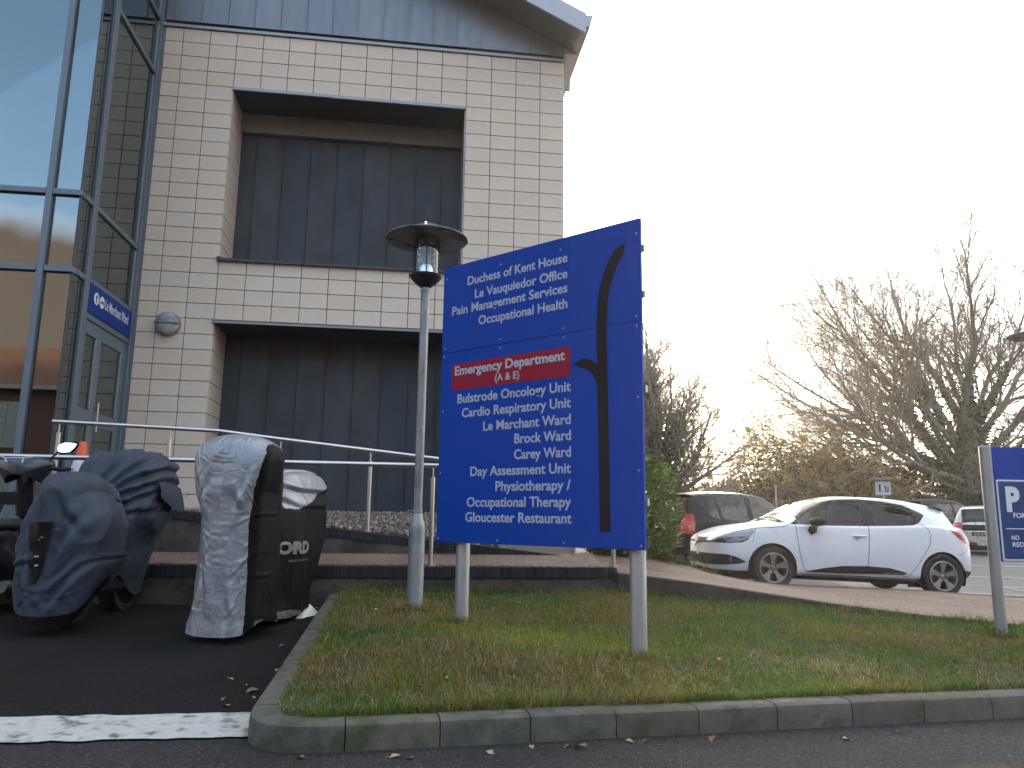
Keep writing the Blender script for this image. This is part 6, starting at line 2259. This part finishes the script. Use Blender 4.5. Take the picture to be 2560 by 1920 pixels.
def grass():
    n = 330000
    x = RNG.uniform(-2.0, 7.4, n)
    y = RNG.uniform(3.9, 8.7, n)
    # tufts that the mower misses: at the posts and along the edges
    tx, ty = [], []
    for cx, cy in ((-.45, 6.58), (.86, 5.48), (-.836, 7.05), (4.07, 6.6)):
        a_, r_ = RNG.uniform(0, 2 * PI, 420), RNG.uniform(.06, .15, 420)
        tx.append(cx + r_ * np.cos(a_))
        ty.append(cy + r_ * np.sin(a_))
    ex = RNG.uniform(-1.85, 7.2, 5000)
    tx.append(ex)
    ty.append(near_y(ex) - RNG.uniform(.0, .10, 5000)**1.0)
    kx = RNG.uniform(-1.0, 7.2, 5000)
    ko = RNG.uniform(.14, .20, 5000)
    tx.append(kx - KD[1] * 0)
    ty.append(K0[1] + (kx - K0[0]) * math.tan(R(12.7)) + ko / math.cos(R(12.7)))
    tx, ty = np.concatenate(tx), np.concatenate(ty)
    tall = np.concatenate([np.zeros(n, bool), np.ones(len(tx), bool)])
    x, y = np.concatenate([x, tx]), np.concatenate([y, ty])
    n = len(x)
    ins = lawn_in(x, y)
    p1 = fbm(x * 1.1, y * 1.4, 1.0)
    p2 = fbm(x * 2.6, y * 3.0, 5.0)
    bare = np.clip(sstep(0.60, 0.74, p2) * 0.6 + 0.5 * spot(x, y, 1.75, 5.55, .14, .4) + 0.35 * spot(x, y, 2.3, 6.1, .25, .2), 0, 0.75)
    keep = (ins > -0.015) & (RNG.random(n) > bare)
    x, y, ins, p1, p2, tall = x[keep], y[keep], ins[keep], p1[keep], p2[keep], tall[keep]
    n = len(x)
    z = z_lawn(x, y) - 0.004
    p3 = fbm(x * 7, y * 7, 2.0)
    h = RNG.gamma(4.0, 0.0088, n) * (0.35 + 1.0 * p1) * (0.4 + 1.3 * p3)
    h = np.where(tall, h * 1.5 + .025, h)
    h = np.clip(h, 0.010, 0.14)
    w = RNG.uniform(0.0016, 0.0034, n)
    a = RNG.uniform(0, 2 * PI, n)
    lean = RNG.uniform(0.2, 1.15, n)
    la = RNG.uniform(0, 2 * PI, n)
    dx, dy = np.cos(a) * w, np.sin(a) * w
    lx, ly = np.cos(la) * lean * h, np.sin(la) * lean * h
    V = np.empty((n, 5, 3))
    V[:, 0] = np.stack([x - dx, y - dy, z], 1)
    V[:, 1] = np.stack([x + dx, y + dy, z], 1)
    V[:, 2] = np.stack([x - dx * .8 + lx * .35, y - dy * .8 + ly * .35, z + h * .6], 1)
    V[:, 3] = np.stack([x + dx * .8 + lx * .35, y + dy * .8 + ly * .35, z + h * .6], 1)
    V[:, 4] = np.stack([x + lx, y + ly, z + h * (1.0 - .25 * lean)], 1)
    b = (np.arange(n) * 5)[:, None]
    F = np.concatenate([b + np.array([[0, 1, 3]]), b + np.array([[0, 3, 2]]), b + np.array([[2, 3, 4]])], 0)
    green = np.array([0.062, 0.115, 0.014])
    lush = np.array([0.185, 0.215, 0.020])
    olive = np.array([0.125, 0.125, 0.026])
    straw = np.array([0.27, 0.20, 0.085])
    brown = np.array([0.115, 0.070, 0.032])
    fl_ = np.clip(0.95 * spot(x, y, 0.2, 6.1, .75, .42) + 0.6 * spot(x, y, .75, 5.6, .4, .3), 0, 1)
    br_ = np.clip(1.1 * spot(x, y, -0.55, 5.55, .42, .32) + 0.75 * spot(x, y, 0.45, 5.0, .55, .25) + 0.7 * spot(x, y, -.7, 7.2, .5, .5) + .6 * spot(x, y, .9, 6.9, .6, .5) + .5 * spot(x, y, 1.1, 5.2, .35, .4) + 0.5 * sstep(.53, .66, p2), 0, 1)
    c = green[None] * (1 - sstep(.42, .62, p1))[:, None] + olive[None] * sstep(.42, .62, p1)[:, None]
    c = c * (1 - fl_[:, None]) + lush[None] * fl_[:, None]
    pick = RNG.random(n)
    dry = (pick < (0.10 + 0.62 * br_))
    sb = RNG.random(n)[:, None]
    c = np.where(dry[:, None], straw[None] * sb + brown[None] * (1 - sb), c)
    c = c * RNG.uniform(0.85, 1.75, (n, 1))
    me = np_mesh('grass', V.reshape(-1, 3), F, mat('grass_blade', (0.06, 0.09, 0.02), 0.6, attr='tint', trans=0.3, spec=0.3), None)
    at = me.color_attributes.new('tint', 'FLOAT_COLOR', 'POINT')
    c5 = np.ones((n, 5, 4), np.float32)
    c5[..., :3] = c[:, None, :]
    at.data.foreach_set('color', c5.ravel())
    tag(obj('grass', me), kind='stuff')


grass()

# ------------------------------------------------------------------ fallen leaves
def leaf_mesh(name, size, m, curl=0.3, seed=0):
    r = random.Random(seed)
    mb = MB()
    n = 7
    L_, R_, C_ = [], [], []
    for i in range(n):
        t = i / (n - 1)
        w = math.sin(PI * t**0.8) * 0.33 * size * (1 + 0.25 * r.uniform(-1, 1)) + 0.001
        zc = curl * size * (0.25 * math.sin(PI * t) + r.uniform(-.06, .06))
        C_.append(((t - .5) * size, 0, zc * 0.4))
        L_.append(((t - .5) * size, w, zc + abs(curl) * 0.35 * w))
        R_.append(((t - .5) * size, -w, zc * .6 + abs(curl) * 0.5 * w))
    v = L_ + C_ + R_
    f = [(i, i + n, i + n + 1, i + 1) for i in range(n - 1)] + [(i + n, i + 2 * n, i + 2 * n + 1, i + n + 1) for i in range(n - 1)]
    mb.add(v, f)
    mb.tube([(-.5 * size, 0, 0), (-.72 * size, .03 * size, 0.01)], 0.0022, 4)
    return mb.mesh(name, m)


M_DRYL = mat('dry_leaf', (0.22, 0.105, 0.045), 0.8, var=0.3, scale=30, objvar=0.35)
M_PALEL = mat('pale_dry_leaf', (0.34, 0.24, 0.13), 0.8, var=0.3, scale=30, objvar=0.3)
LEAVES = [leaf_mesh('fallen_leaf', 0.085, M_DRYL, .5, 1), leaf_mesh('fallen_leaf', 0.065, M_PALEL, .35, 2), leaf_mesh('fallen_leaf', 0.11, M_DRYL, .7, 3)]


def fallen(pts, group, label, zf):
    for x, y, k in pts:
        o = obj('fallen_leaf', LEAVES[k], None, (x, y, float(zf(x, y)) + 0.006))
        o.rotation_euler = (random.uniform(-.35, .35), random.uniform(-.35, .35), random.uniform(0, 6.28))
        s_ = random.uniform(.45, .8)
        o.scale = (s_, s_, s_)
        tag(o, label, 'leaf', group)


fallen([(1.28, 5.42, 2), (1.42, 5.40, 0), (.98, 7.7, 2), (.86, 7.68, 0), (-.35, 4.72, 0), (2.9, 6.75, 1), (3.25, 6.4, 1), (2.3, 5.0, 1), (3.6, 6.1, 1), (-1.15, 6.9, 1), (.1, 7.5, 1), (1.7, 6.1, 1), (4.0, 5.6, 0), (0.6, 4.6, 1)],
       'dry leaves lying on the lawn', 'dry brown leaf lying in the grass of the lawn', lambda x, y: z_lawn(x, y) + 0.022)
fallen([(-1.62, 5.05, 0), (-1.55, 4.92, 2), (-1.66, 4.75, 0), (-1.60, 4.62, 1), (-1.56, 5.45, 0), (-1.50, 4.80, 1), (-1.86, 7.75, 2), (-1.92, 7.95, 0), (-2.0, 7.55, 1), (-1.75, 6.2, 0), (-1.78, 5.2, 1)],
       'dry leaves in the gutter of the parking bay', 'dry leaf on the asphalt along the left kerb', z_park)
fallen([(-.52, 3.82, 1), (-.45, 3.80, 1), (.30, 4.02, 0), (.36, 4.0, 2), (.12, 4.0, 1), (-.08, 3.90, 1), (.62, 4.12, 1), (.70, 4.13, 0), (1.05, 4.18, 0), (1.75, 4.22, 1), (2.1, 4.36, 1), (-.95, 3.78, 0)],
       'dry leaves on the road at the foot of the front kerb', 'dry leaf on the road at the foot of the front kerb', z_park)


# ------------------------------------------------------------------ trees
def tubes_np(lines, sides):
    """lines: list of (pts (k,3), radii (k)) -> V, F (quads)"""
    Vs, Fs, off = [], [], 0
    ca = np.cos(np.arange(sides) * 2 * PI / sides)
    sa = np.sin(np.arange(sides) * 2 * PI / sides)
    for pts, rad in lines:
        k = len(pts)
        t = np.gradient(pts, axis=0)
        t /= np.linalg.norm(t, axis=1, keepdims=True) + 1e-9
        ref = np.where(np.abs(t[:, 2:3]) < 0.9, np.array([[0, 0, 1.0]]), np.array([[1.0, 0, 0]]))
        a = np.cross(t, ref)
        a /= np.linalg.norm(a, axis=1, keepdims=True) + 1e-9
        b = np.cross(a, t)
        V = pts[:, None, :] + rad[:, None, None] * (a[:, None, :] * ca[None, :, None] + b[:, None, :] * sa[None, :, None])
        Vs.append(V.reshape(-1, 3))
        i, j = np.meshgrid(np.arange(k - 1), np.arange(sides), indexing='ij')
        j2 = (j + 1) % sides
        Fs.append(np.stack([i * sides + j, i * sides + j2, (i + 1) * sides + j2, (i + 1) * sides + j], -1).reshape(-1, 4) + off)
        off += k * sides
    return np.concatenate(Vs), np.concatenate(Fs)


def grow(rng, p, d, length, r0, k, curve_up=0.0, wob=0.12, r1=None):
    """a wandering branch"""
    pts = [np.array(p, float)]
    d = np.array(d, float) / np.linalg.norm(d)
    st = length / (k - 1)
    for i in range(k - 1):
        d = d + rng.normal(0, wob, 3) + np.array([0, 0, curve_up])
        d /= np.linalg.norm(d)
        pts.append(pts[-1] + d * st)
    r1 = r0 * 0.3 if r1 is None else r1
    return np.array(pts), np.linspace(r0, r1, k)


def tree_lines(rng, limbs, ratio=(0.55, 0.5, 0.5), counts=(11, 8, 5), spread=0.8, up=0.05, minr=0.008, flat=0.5):
    levels = [limbs]
    for lv in range(len(counts)):
        new = []
        for pts, rad in levels[-1]:
            L = np.linalg.norm(np.diff(pts, axis=0), axis=1).sum()
            m = max(2, int(counts[lv] * rng.uniform(.8, 1.2)))
            for q in range(m):
                f = (0.22 if lv == 0 else 0.15) + (0.80 if lv else 0.78) * (q + rng.random() * .8) / m
                f = min(f, 0.985)
                s = f * (len(pts) - 1)
                i = int(s)
                p = pts[i] + (pts[min(i + 1, len(pts) - 1)] - pts[i]) * (s - i)
                r = np.interp(s, np.arange(len(rad)), rad)
                t = pts[min(i + 1, len(pts) - 1)] - pts[max(i - 1, 0)]
                t = t / (np.linalg.norm(t) + 1e-9)
                o = rng.normal(0, 1, 3)
                o = o - t * o.dot(t)
                o /= np.linalg.norm(o) + 1e-9
                d = t + o * rng.uniform(.45, 1.0) * spread
                ln = L * ratio[lv] * (1.1 - 0.65 * f) * rng.uniform(.65, 1.25)
                new.append(grow(rng, p, d, ln, max(r * .55, minr), (7, 5, 4, 3)[lv], up, 0.16, max(minr * .7, r * .12)))
        levels.append(new)
    return levels


def leaf_quads(rng, C, size, normal_bias=None):
    """diamond leaves at centres C; returns V, F"""
    n = len(C)
    a = rng.normal(0, 1, (n, 3))
    a /= np.linalg.norm(a, axis=1, keepdims=True)
    b = rng.normal(0, 1, (n, 3))
    b -= a * (a * b).sum(1, keepdims=True)
    b /= np.linalg.norm(b, axis=1, keepdims=True) + 1e-9
    s = size * rng.uniform(.6, 1.3, (n, 1))
    V = np.stack([C - a * s * .5, C + b * s * .30 - a * s * .02, C + a * s * .5, C - b * s * .30], 1)
    F = np.arange(n * 4).reshape(n, 4)
    return V.reshape(-1, 3), F


def leaf_obj(name, V, F, m, cols, rng, parent, kind='stuff'):
    n = len(F)
    me = np_mesh(name, V, F, m, None)
    at = me.color_attributes.new('tint', 'FLOAT_COLOR', 'POINT')
    c4 = np.ones((n, 4, 4), np.float32)
    c4[..., :3] = cols[:, None, :]
    at.data.foreach_set('color', c4.ravel())
    o = obj(name, me, parent)
    tag(o, kind=kind)
    return o


M_BARK = mat('bark', (0.17, 0.15, 0.125), 0.9, var=0.3, scale=4, bump=0.6, bscale=12, bdist=0.03)
M_TWIG = mat('twig_bark', (0.23, 0.205, 0.17), 0.9, var=0.2, scale=3)
M_LEAF = mat('leaf_tint', (0.07, 0.09, 0.02), 0.55, attr='tint', trans=0.58, spec=0.3)
M_IVY = mat('ivy_leaf', (0.04, 0.06, 0.018), 0.45, attr='tint', trans=0.2)


def palette(rng, n, cols, probs, jit=.3):
    c = np.array(cols)[rng.choice(len(cols), n, p=probs)]
    return c * rng.uniform(1 - jit, 1 + jit, (n, 1))


def along(rng, lines, n, spread):
    """random points near branches"""
    w = np.array([np.linalg.norm(np.diff(p, axis=0), axis=1).sum() for p, r in lines])
    idx = rng.choice(len(lines), n, p=w / w.sum())
    out = np.empty((n, 3))
    for j, i in enumerate(idx):
        p, r = lines[i]
        s = rng.random() * (len(p) - 1)
        q = int(s)
        c = p[q] + (p[q + 1] - p[q]) * (s - q)
        rr = np.interp(s, np.arange(len(r)), r)
        o = rng.normal(0, 1, 3)
        o /= np.linalg.norm(o)
        out[j] = c + o * (rr + spread * rng.random())
    return out


def big_tree():
    rng = np.random.default_rng(5)
    bx, by, bz = 25.6, 43.0, 0.1
    r = thing('bare_tree', 'large spreading bare tree with ivy on its trunk behind the parking sign', 'tree', (bx, by, bz))
    limbs = []
    trunk = [(np.array([[0, 0, -.4], [-.1, 0, 1.5], [-.2, 0, 3.2], [.1, 0, 5.0], [.3, .1, 7.5]], float), np.array([1.0, .85, .78, .62, .48]))]
    fan = [(-103, 1.9, 10.5, .2), (-94, 1.8, 12.0, .26), (-86, 2.2, 12.8, .28), (-80, 2.8, 13.2, .26), (-67, 3.2, 13.6, .28), (-54, 3.6, 14.2, .3), (-74, 2.6, 12.8, .30), (-60, 3.0, 13.2, .34), (-47, 3.4, 13.8, .38), (-33, 3.8, 13.8, .36), (-20, 4.6, 13.5, .34), (-8, 6.0, 12.6, .34), (6, 7.0, 11.6, .34), (18, 6.2, 12.4, .32), (32, 5.0, 12.8, .32), (46, 4.2, 12.8, .32), (60, 3.4, 12.5, .30), (76, 2.8, 12, .28), (92, 2.0, 11, .26)]
    for k, (ang, z, ln, rad) in enumerate(fan):
        for dep in ((-0.35, 0.35) if k % 2 else (0.1, 0.75)):
            a = R(ang + rng.uniform(-5, 5))
            d = np.array([math.sin(a), dep + rng.uniform(-.2, .2), math.cos(a)])
            limbs.append(grow(rng, (0.1 * rng.normal() + (-.1 if ang < 0 else .1), 0, z), d, ln * (0.93 if -40 < ang < 40 else 1.07) * rng.uniform(.9, 1.02) * (1 - .06 * abs(dep)), rad * rng.uniform(.45, .8), 13, 0.035 if abs(ang) > 30 else 0.01, 0.085, 0.022))
    lv = tree_lines(rng, limbs, ratio=(.46, .48, .55), counts=(15, 10, 6), spread=.95, up=.04, minr=.0115)
    V, F = tubes_np(trunk, 14)
    obj('trunk', np_mesh('trunk', V, F, M_BARK, 180), r)
    for ln in lv[0]:
        V, F = tubes_np([ln], 7)
        obj('limb', np_mesh('limb', V, F, M_BARK, 180), r)
    V1, F1 = tubes_np(lv[1], 5)
    V2, F2 = tubes_np(lv[2], 4)
    V3, F3 = tubes_np(lv[3], 3)
    Va = np.concatenate([V1, V2, V3])
    Fa = np.concatenate([F1, F2 + len(V1), F3 + len(V1) + len(V2)])
    tag(obj('crown', np_mesh('crown', Va, Fa, M_TWIG, 180), r), kind='stuff')
    # ivy on the trunk and the inner halves of the limbs
    inner = trunk * 9 + [(p[:int(rng.uniform(4, 8))], q[:8]) for p, q in lv[0]]
    inner = [(p, q[:len(p)]) for p, q in inner]
    C = along(rng, inner, 17000, .30)
    V, F = leaf_quads(rng, C, .22)
    leaf_obj('ivy', V, F, M_IVY, palette(rng, len(F), [(.030, .048, .014), (.05, .065, .02), (.022, .034, .012)], [.5, .25, .25]), rng, r)
    # last yellow leaves on the low left branches
    low = [(p, q) for p, q in lv[3] + lv[2] if p[:, 2].mean() < 6.3 and p[:, 0].mean() < -1]
    C = along(rng, low, 9500, .12)
    V, F = leaf_quads(rng, C, .17)
    leaf_obj('autumn_leaves', V, F, M_LEAF, palette(rng, len(F), [(.42, .28, .03), (.30, .21, .04), (.14, .13, .03)], [.45, .3, .25]), rng, r)


def left_tree():
    rng = np.random.default_rng(9)
    r = thing('ivy_tree', 'smaller bare tree wrapped in ivy behind the laurel bush', 'tree', (6.6, 34.0, 0.1))
    trunk = [(np.array([[0, 0, -.3], [.05, 0, 1.6], [0.1, 0, 3.4]], float), np.array([.5, .42, .34]))]
    limbs = []
    for ang, z, ln, rad in ((-55, 1.2, 6.5, .18), (-38, 1.8, 7.5, .20), (-24, 2.2, 7.8, .22), (-12, 2.8, 7.6, .22), (0, 3.2, 7.0, .24), (10, 3.0, 6.8, .22), (22, 2.4, 6.6, .2), (36, 2.0, 6.2, .2), (52, 1.5, 5.8, .18), (70, 1.2, 5.2, .15), (88, 0.9, 4.6, .12)):
        for dep in (-.3, .4):
            a = R(ang + rng.uniform(-5, 5))
            limbs.append(grow(rng, (0.05 * rng.normal(), 0, z), (math.sin(a), dep, math.cos(a)), ln * .86 * rng.uniform(.85, 1.02), rad * rng.uniform(.5, .9), 10, .02, .10, .018))
    lv = tree_lines(rng, limbs, ratio=(.46, .48, .55), counts=(15, 9, 5), spread=.85, up=.05, minr=.010)
    V, F = tubes_np(trunk, 12)
    obj('trunk', np_mesh('trunk', V, F, M_BARK, 180), r)
    for ln in lv[0]:
        V, F = tubes_np([ln], 6)
        obj('limb', np_mesh('limb', V, F, M_BARK, 180), r)
    V1, F1 = tubes_np(lv[1], 5)
    V2, F2 = tubes_np(lv[2], 4)
    V3, F3 = tubes_np(lv[3], 3)
    tag(obj('crown', np_mesh('crown', np.concatenate([V1, V2, V3]), np.concatenate([F1, F2 + len(V1), F3 + len(V1) + len(V2)]), M_TWIG, 180), r), kind='stuff')
    inner = trunk * 5 + [(p[:7], q[:7]) for p, q in lv[0] if p[-1, 0] < 2.5]
    C = along(rng, inner, 9000, .45)
    V, F = leaf_quads(rng, C, .19)
    leaf_obj('ivy', V, F, M_IVY, palette(rng, len(F), [(.030, .045, .014), (.05, .055, .02), (.06, .05, .025)], [.5, .25, .25]), rng, r)


def bush(name, label, loc, rx, ry, h, n, size, cols, probs, seed, cat='bush', group=None, m=None, lumps=9, stems=True):
    rng = np.random.default_rng(seed)
    r = thing(name, label, cat, loc, 0, group)
    # crown as a heap of uneven lumps, leaves near the surface of each
    L = []
    for i in range(lumps):
        a = rng.uniform(0, 2 * PI)
        q = rng.random()**.5
        zc = h * rng.uniform(.18, .78)
        s = rng.uniform(.28, .52)
        shr = 1 - .55 * (zc / h)**2
        L.append((rx * .75 * q * math.cos(a) * shr, ry * .75 * q * math.sin(a) * shr, zc, rx * s, ry * s, h * s * .62))
    L = np.array(L)
    k = rng.integers(0, lumps, n)
    d = rng.normal(0, 1, (n, 3))
    d /= np.linalg.norm(d, axis=1, keepdims=True)
    rad = rng.uniform(.25, 1.12, (n, 1))**.6
    C = L[k, :3] + d * L[k, 3:] * rad * (1 + .22 * (fbm(d[:, 0] * 3 + k, d[:, 1] * 3, d[:, 2] * 3) - .5)[:, None])
    C[:, 2] = np.maximum(C[:, 2], .03 * h + rng.random(n) * .1 * h)
    V, F = leaf_quads(rng, C, size)
    leaf_obj('crown', V, F, m or M_LEAF, palette(rng, n, cols, probs), rng, r)
    if stems:
        lines = []
        for i in range(14):
            j = rng.integers(0, lumps)
            e = L[j, :3] + rng.normal(0, .2, 3)
            b = np.array([rng.normal(0, .15 * rx), rng.normal(0, .15 * ry), -.2])
            p = np.array([b + (e - b) * t + rng.normal(0, .03 * h, 3) * (0 < t < 1) for t in np.linspace(0, 1, 6)])
            lines.append((p, np.linspace(.05, .012, 6) * (h / 4)))
        V, F = tubes_np(lines, 5)
        obj('trunk', np_mesh('trunk', V, F, M_BARK, 180), r)
    return r


big_tree()
left_tree()
DK = [(.035, .050, .016), (.055, .065, .020), (.09, .085, .03)]
OL = [(.085, .095, .025), (.13, .12, .03), (.05, .06, .018)]
GD = [(.42, .27, .035), (.27, .19, .035), (.11, .10, .028)]
grp = 'trees and shrubs along the far edge of the car park'
bush('shrub', 'low olive shrub under the gap in the trees, left of the golden shrubs', (13.2, 45.0, 0.1), 3.6, 2.2, 3.6, 6500, .20, OL, [.4, .3, .3], 21, 'shrub', grp)
bush('shrub', 'dense dark evergreen shrub right under the small ivy tree', (9.3, 42.0, 0.1), 3.2, 2.2, 3.2, 6500, .19, DK, [.5, .3, .2], 22, 'shrub', grp)
bush('shrub', 'tall rounded olive green shrub behind the roof of the white hatchback', (17.0, 46.0, 0.1), 4.4, 2.6, 5.9, 10000, .22, OL, [.45, .25, .3], 23, 'shrub', grp)
bush('shrub', 'golden leaved shrub in the middle of the far hedge', (19.4, 43.0, 0.1), 4.2, 2.2, 5.2, 8500, .22, GD, [.35, .35, .3], 24, 'shrub', grp)
bush('shrub', 'golden and brown shrub just left of the big tree trunk', (23.6, 45.0, 0.1), 3.6, 2.4, 4.6, 5500, .21, GD, [.30, .35, .35], 25, 'shrub', grp)
bush('shrub', 'dark shrub at the foot of the big bare tree', (26.8, 42.5, 0.1), 4.2, 2.2, 3.9, 9500, .20, DK, [.5, .3, .2], 26, 'shrub', grp)
bush('shrub', 'dark shrub at the far right behind the parking sign board', (33.0, 43.0, 0.1), 5.0, 2.4, 4.4, 8500, .21, DK, [.45, .3, .25], 27, 'shrub', grp)
bush('shrub', 'dark shrub behind the direction sign, left end of the far planting', (3.6, 40.0, 0.1), 4.2, 2.4, 4.4, 8000, .20, DK, [.5, .3, .2], 28, 'shrub', grp)
# low clipped hedge closing the view under the shrubs
hg = thing('hedge', 'long low dark hedge along the back of the car park', 'hedge', (17.0, 40.0, 0.0))
rng = np.random.default_rng(31)
n = 26000
C = np.stack([rng.uniform(-17, 22, n), rng.uniform(-.7, .7, n), rng.random(n)**.8 * 2.0], 1)
C[:, 2] *= .85 + .3 * fbm(C[:, 0] * .5, 2.0, 1.0)
V, F = leaf_quads(rng, C, .20)
leaf_obj('foliage', V, F, M_LEAF, palette(rng, n, DK, [.5, .3, .2]), rng, hg)
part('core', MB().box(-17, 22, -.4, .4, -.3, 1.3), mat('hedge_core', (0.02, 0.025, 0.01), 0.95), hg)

# ------------------------------------------------------------------ laurel bush beside the sign
def laurel():
    rng = np.random.default_rng(44)
    lz = 0.58
    r = thing('laurel_bush', 'bright green leafy laurel bush between the direction sign and the black hatchback', 'bush', (1.62, 10.75, lz))
    M_LAU = mat('laurel_leaf', (0.15, 0.24, 0.04), 0.32, var=0.2, scale=4, objvar=0.3, spec=0.5, trans=0.22)
    M_LAU2 = mat('laurel_leaf_mass', (0.05, 0.10, 0.02), 0.35, attr='tint', trans=0.22)

    def leaf(sz):
        mb = MB()
        n_ = 5
        ws = [0.02, .22, .27, .20, .01]
        L_, Cc, Rr = [], [], []
        for i in range(n_):
            t = i / (n_ - 1)
            z_ = -.12 * (t - .2)**2
            L_.append((t * sz, ws[i] * sz, (z_ + .06) * sz))
            Cc.append((t * sz, 0, z_ * sz))
            Rr.append((t * sz, -ws[i] * sz, (z_ + .06) * sz))
        mb.add(L_ + Cc + Rr, [(i, i + n_, i + n_ + 1, i + 1) for i in range(n_ - 1)] + [(i + n_, i + 2 * n_, i + 2 * n_ + 1, i + n_ + 1) for i in range(n_ - 1)])
        return mb
    LM = leaf(.085).mesh('leaf', M_LAU, 180)
    lm = leaf(.085)
    LV, LF = np.array(lm.v), np.array(lm.f)
    n = 5200
    # uneven column shape
    zz_ = rng.random(n)
    a = rng.uniform(0, 2 * PI, n)
    prof = np.interp(zz_, [0, .12, .45, .75, .93, 1.0], [.75, .95, 1.0, .92, .62, .25])
    rad = prof * (rng.random(n)**.35) * (1 + .38 * (fbm(np.cos(a) * 2.2 + 5, np.sin(a) * 2.2, zz_ * 5) - .5))
    C = np.stack([.72 * rad * np.cos(a), .55 * rad * np.sin(a), .02 + 1.40 * zz_ + .05 * rng.normal(size=n)], 1)
    out = np.stack([np.cos(a), np.sin(a), np.full(n, .5) + rng.normal(0, .3, n)], 1) + rng.normal(0, .45, (n, 3))
    out /= np.linalg.norm(out, axis=1, keepdims=True)
    vis = C[:, 0] * .8 - C[:, 1] * 1.0 + rad * .2 + .25 * rng.random(n)
    vis = np.where(C[:, 0] > .08, vis + .5, vis)
    order = np.argsort(-vis)
    for i in order[:290]:
        o = obj('leaf', LM, r, C[i])
        o.rotation_euler = Vector(out[i]).to_track_quat('X', 'Z').to_euler()
        s_ = rng.uniform(.7, 1.25)
        o.scale = (s_, s_, s_)
    rest = order[290:]
    M3 = np.array([np.array(Vector(out[i]).to_track_quat('X', 'Z').to_matrix()) for i in rest])
    sc = rng.uniform(.65, 1.25, (len(rest), 1, 1))
    W = np.einsum('nij,kj->nki', M3, LV) * sc + C[rest][:, None, :]
    FF = (LF[None] + (np.arange(len(rest)) * len(LV))[:, None, None]).reshape(-1, 4)
    me = np_mesh('foliage', W.reshape(-1, 3), FF, M_LAU2, 180)
    at = me.color_attributes.new('tint', 'FLOAT_COLOR', 'POINT')
    c4 = np.ones((len(rest), len(LV), 4), np.float32)
    cc = palette(rng, len(rest), [(.14, .23, .04), (.20, .29, .05), (.08, .15, .03)], [.5, .25, .25])
    c4[..., :3] = cc[:, None, :]
    at.data.foreach_set('color', c4.ravel())
    tag(obj('foliage', me, r), kind='stuff')
    st = MB()
    for i in range(9):
        b = Vector((rng.normal(0, .15), rng.normal(0, .12), -.1))
        e_ = Vector((rng.normal(0, .35), rng.normal(0, .3), rng.uniform(.8, 1.25)))
        st.tube([b, b.lerp(e_, .5) + Vector((rng.normal(0, .04), 0, 0)), e_], [.018, .013, .005], 6)
    part('stem', st, M_BARK, r, 60)


laurel()
grp2 = 'trees across the road behind the camera'
for k, (x, y, rx, h) in enumerate(((4.0, -17.0, 4.5, 6.5), (11.5, -19.0, 4.5, 7.2), (19.5, -17.5, 4.8, 6.2), (28.0, -20.0, 5.0, 7.0))):
    bush('tree', ('low round', 'tall dense', 'broad loose', 'tall spreading')[k] + ' dark tree across the road, seen only in reflections', (x, y, 0), rx, 2.5, h, 3500, .38, DK, [.5, .3, .2], 60 + k, 'tree', grp2)
# weeds and dead leaves at the foot of the laurel and the path's back edge
rng = np.random.default_rng(77)
n = 2600
x = rng.uniform(1.0, 2.75, n)
y = 10.15 + .45 * rng.random(n)
keep = rng.random(n) < np.interp(x, [1, 2.2, 2.5, 2.75], [1, .8, .3, .12])
x, y = x[keep], y[keep]
zb = np.interp(x, _FAR[:, 0], _FAR[:, 2])
C = np.stack([x, y, zb + .01 + rng.random(len(x))**2 * .11 * np.interp(x, [1, 2.4, 2.8], [1, 1, .4])], 1)
V, F = leaf_quads(rng, C, .035)
leaf_obj('weeds', V, F, M_LEAF, palette(rng, len(F), [(.06, .09, .02), (.11, .09, .03), (.12, .075, .035)], [.4, .3, .3]), rng, None)

# ------------------------------------------------------------------ thin haze volume added to imitate flare glow over the trees

def haze():
    m = bpy.data.materials.new('flare_haze')
    m.use_nodes = True
    nt = m.node_tree
    for n_ in list(nt.nodes):
        if n_.type == 'BSDF_PRINCIPLED':
            nt.nodes.remove(n_)
    v = nd(nt, 'ShaderNodeVolumePrincipled')
    v.inputs['Color'].default_value = (0.95, 0.95, 0.93, 1)
    v.inputs['Density'].default_value = 0.0007
    v.inputs['Anisotropy'].default_value = 0.6
    nt.links.new(v.outputs[0], nt.nodes['Material Output'].inputs['Volume'])
    tag(obj('haze', MB().box(-410, 410, -410, 410, -1.6, 20.5).mesh('haze', m)), kind='stuff')


haze()
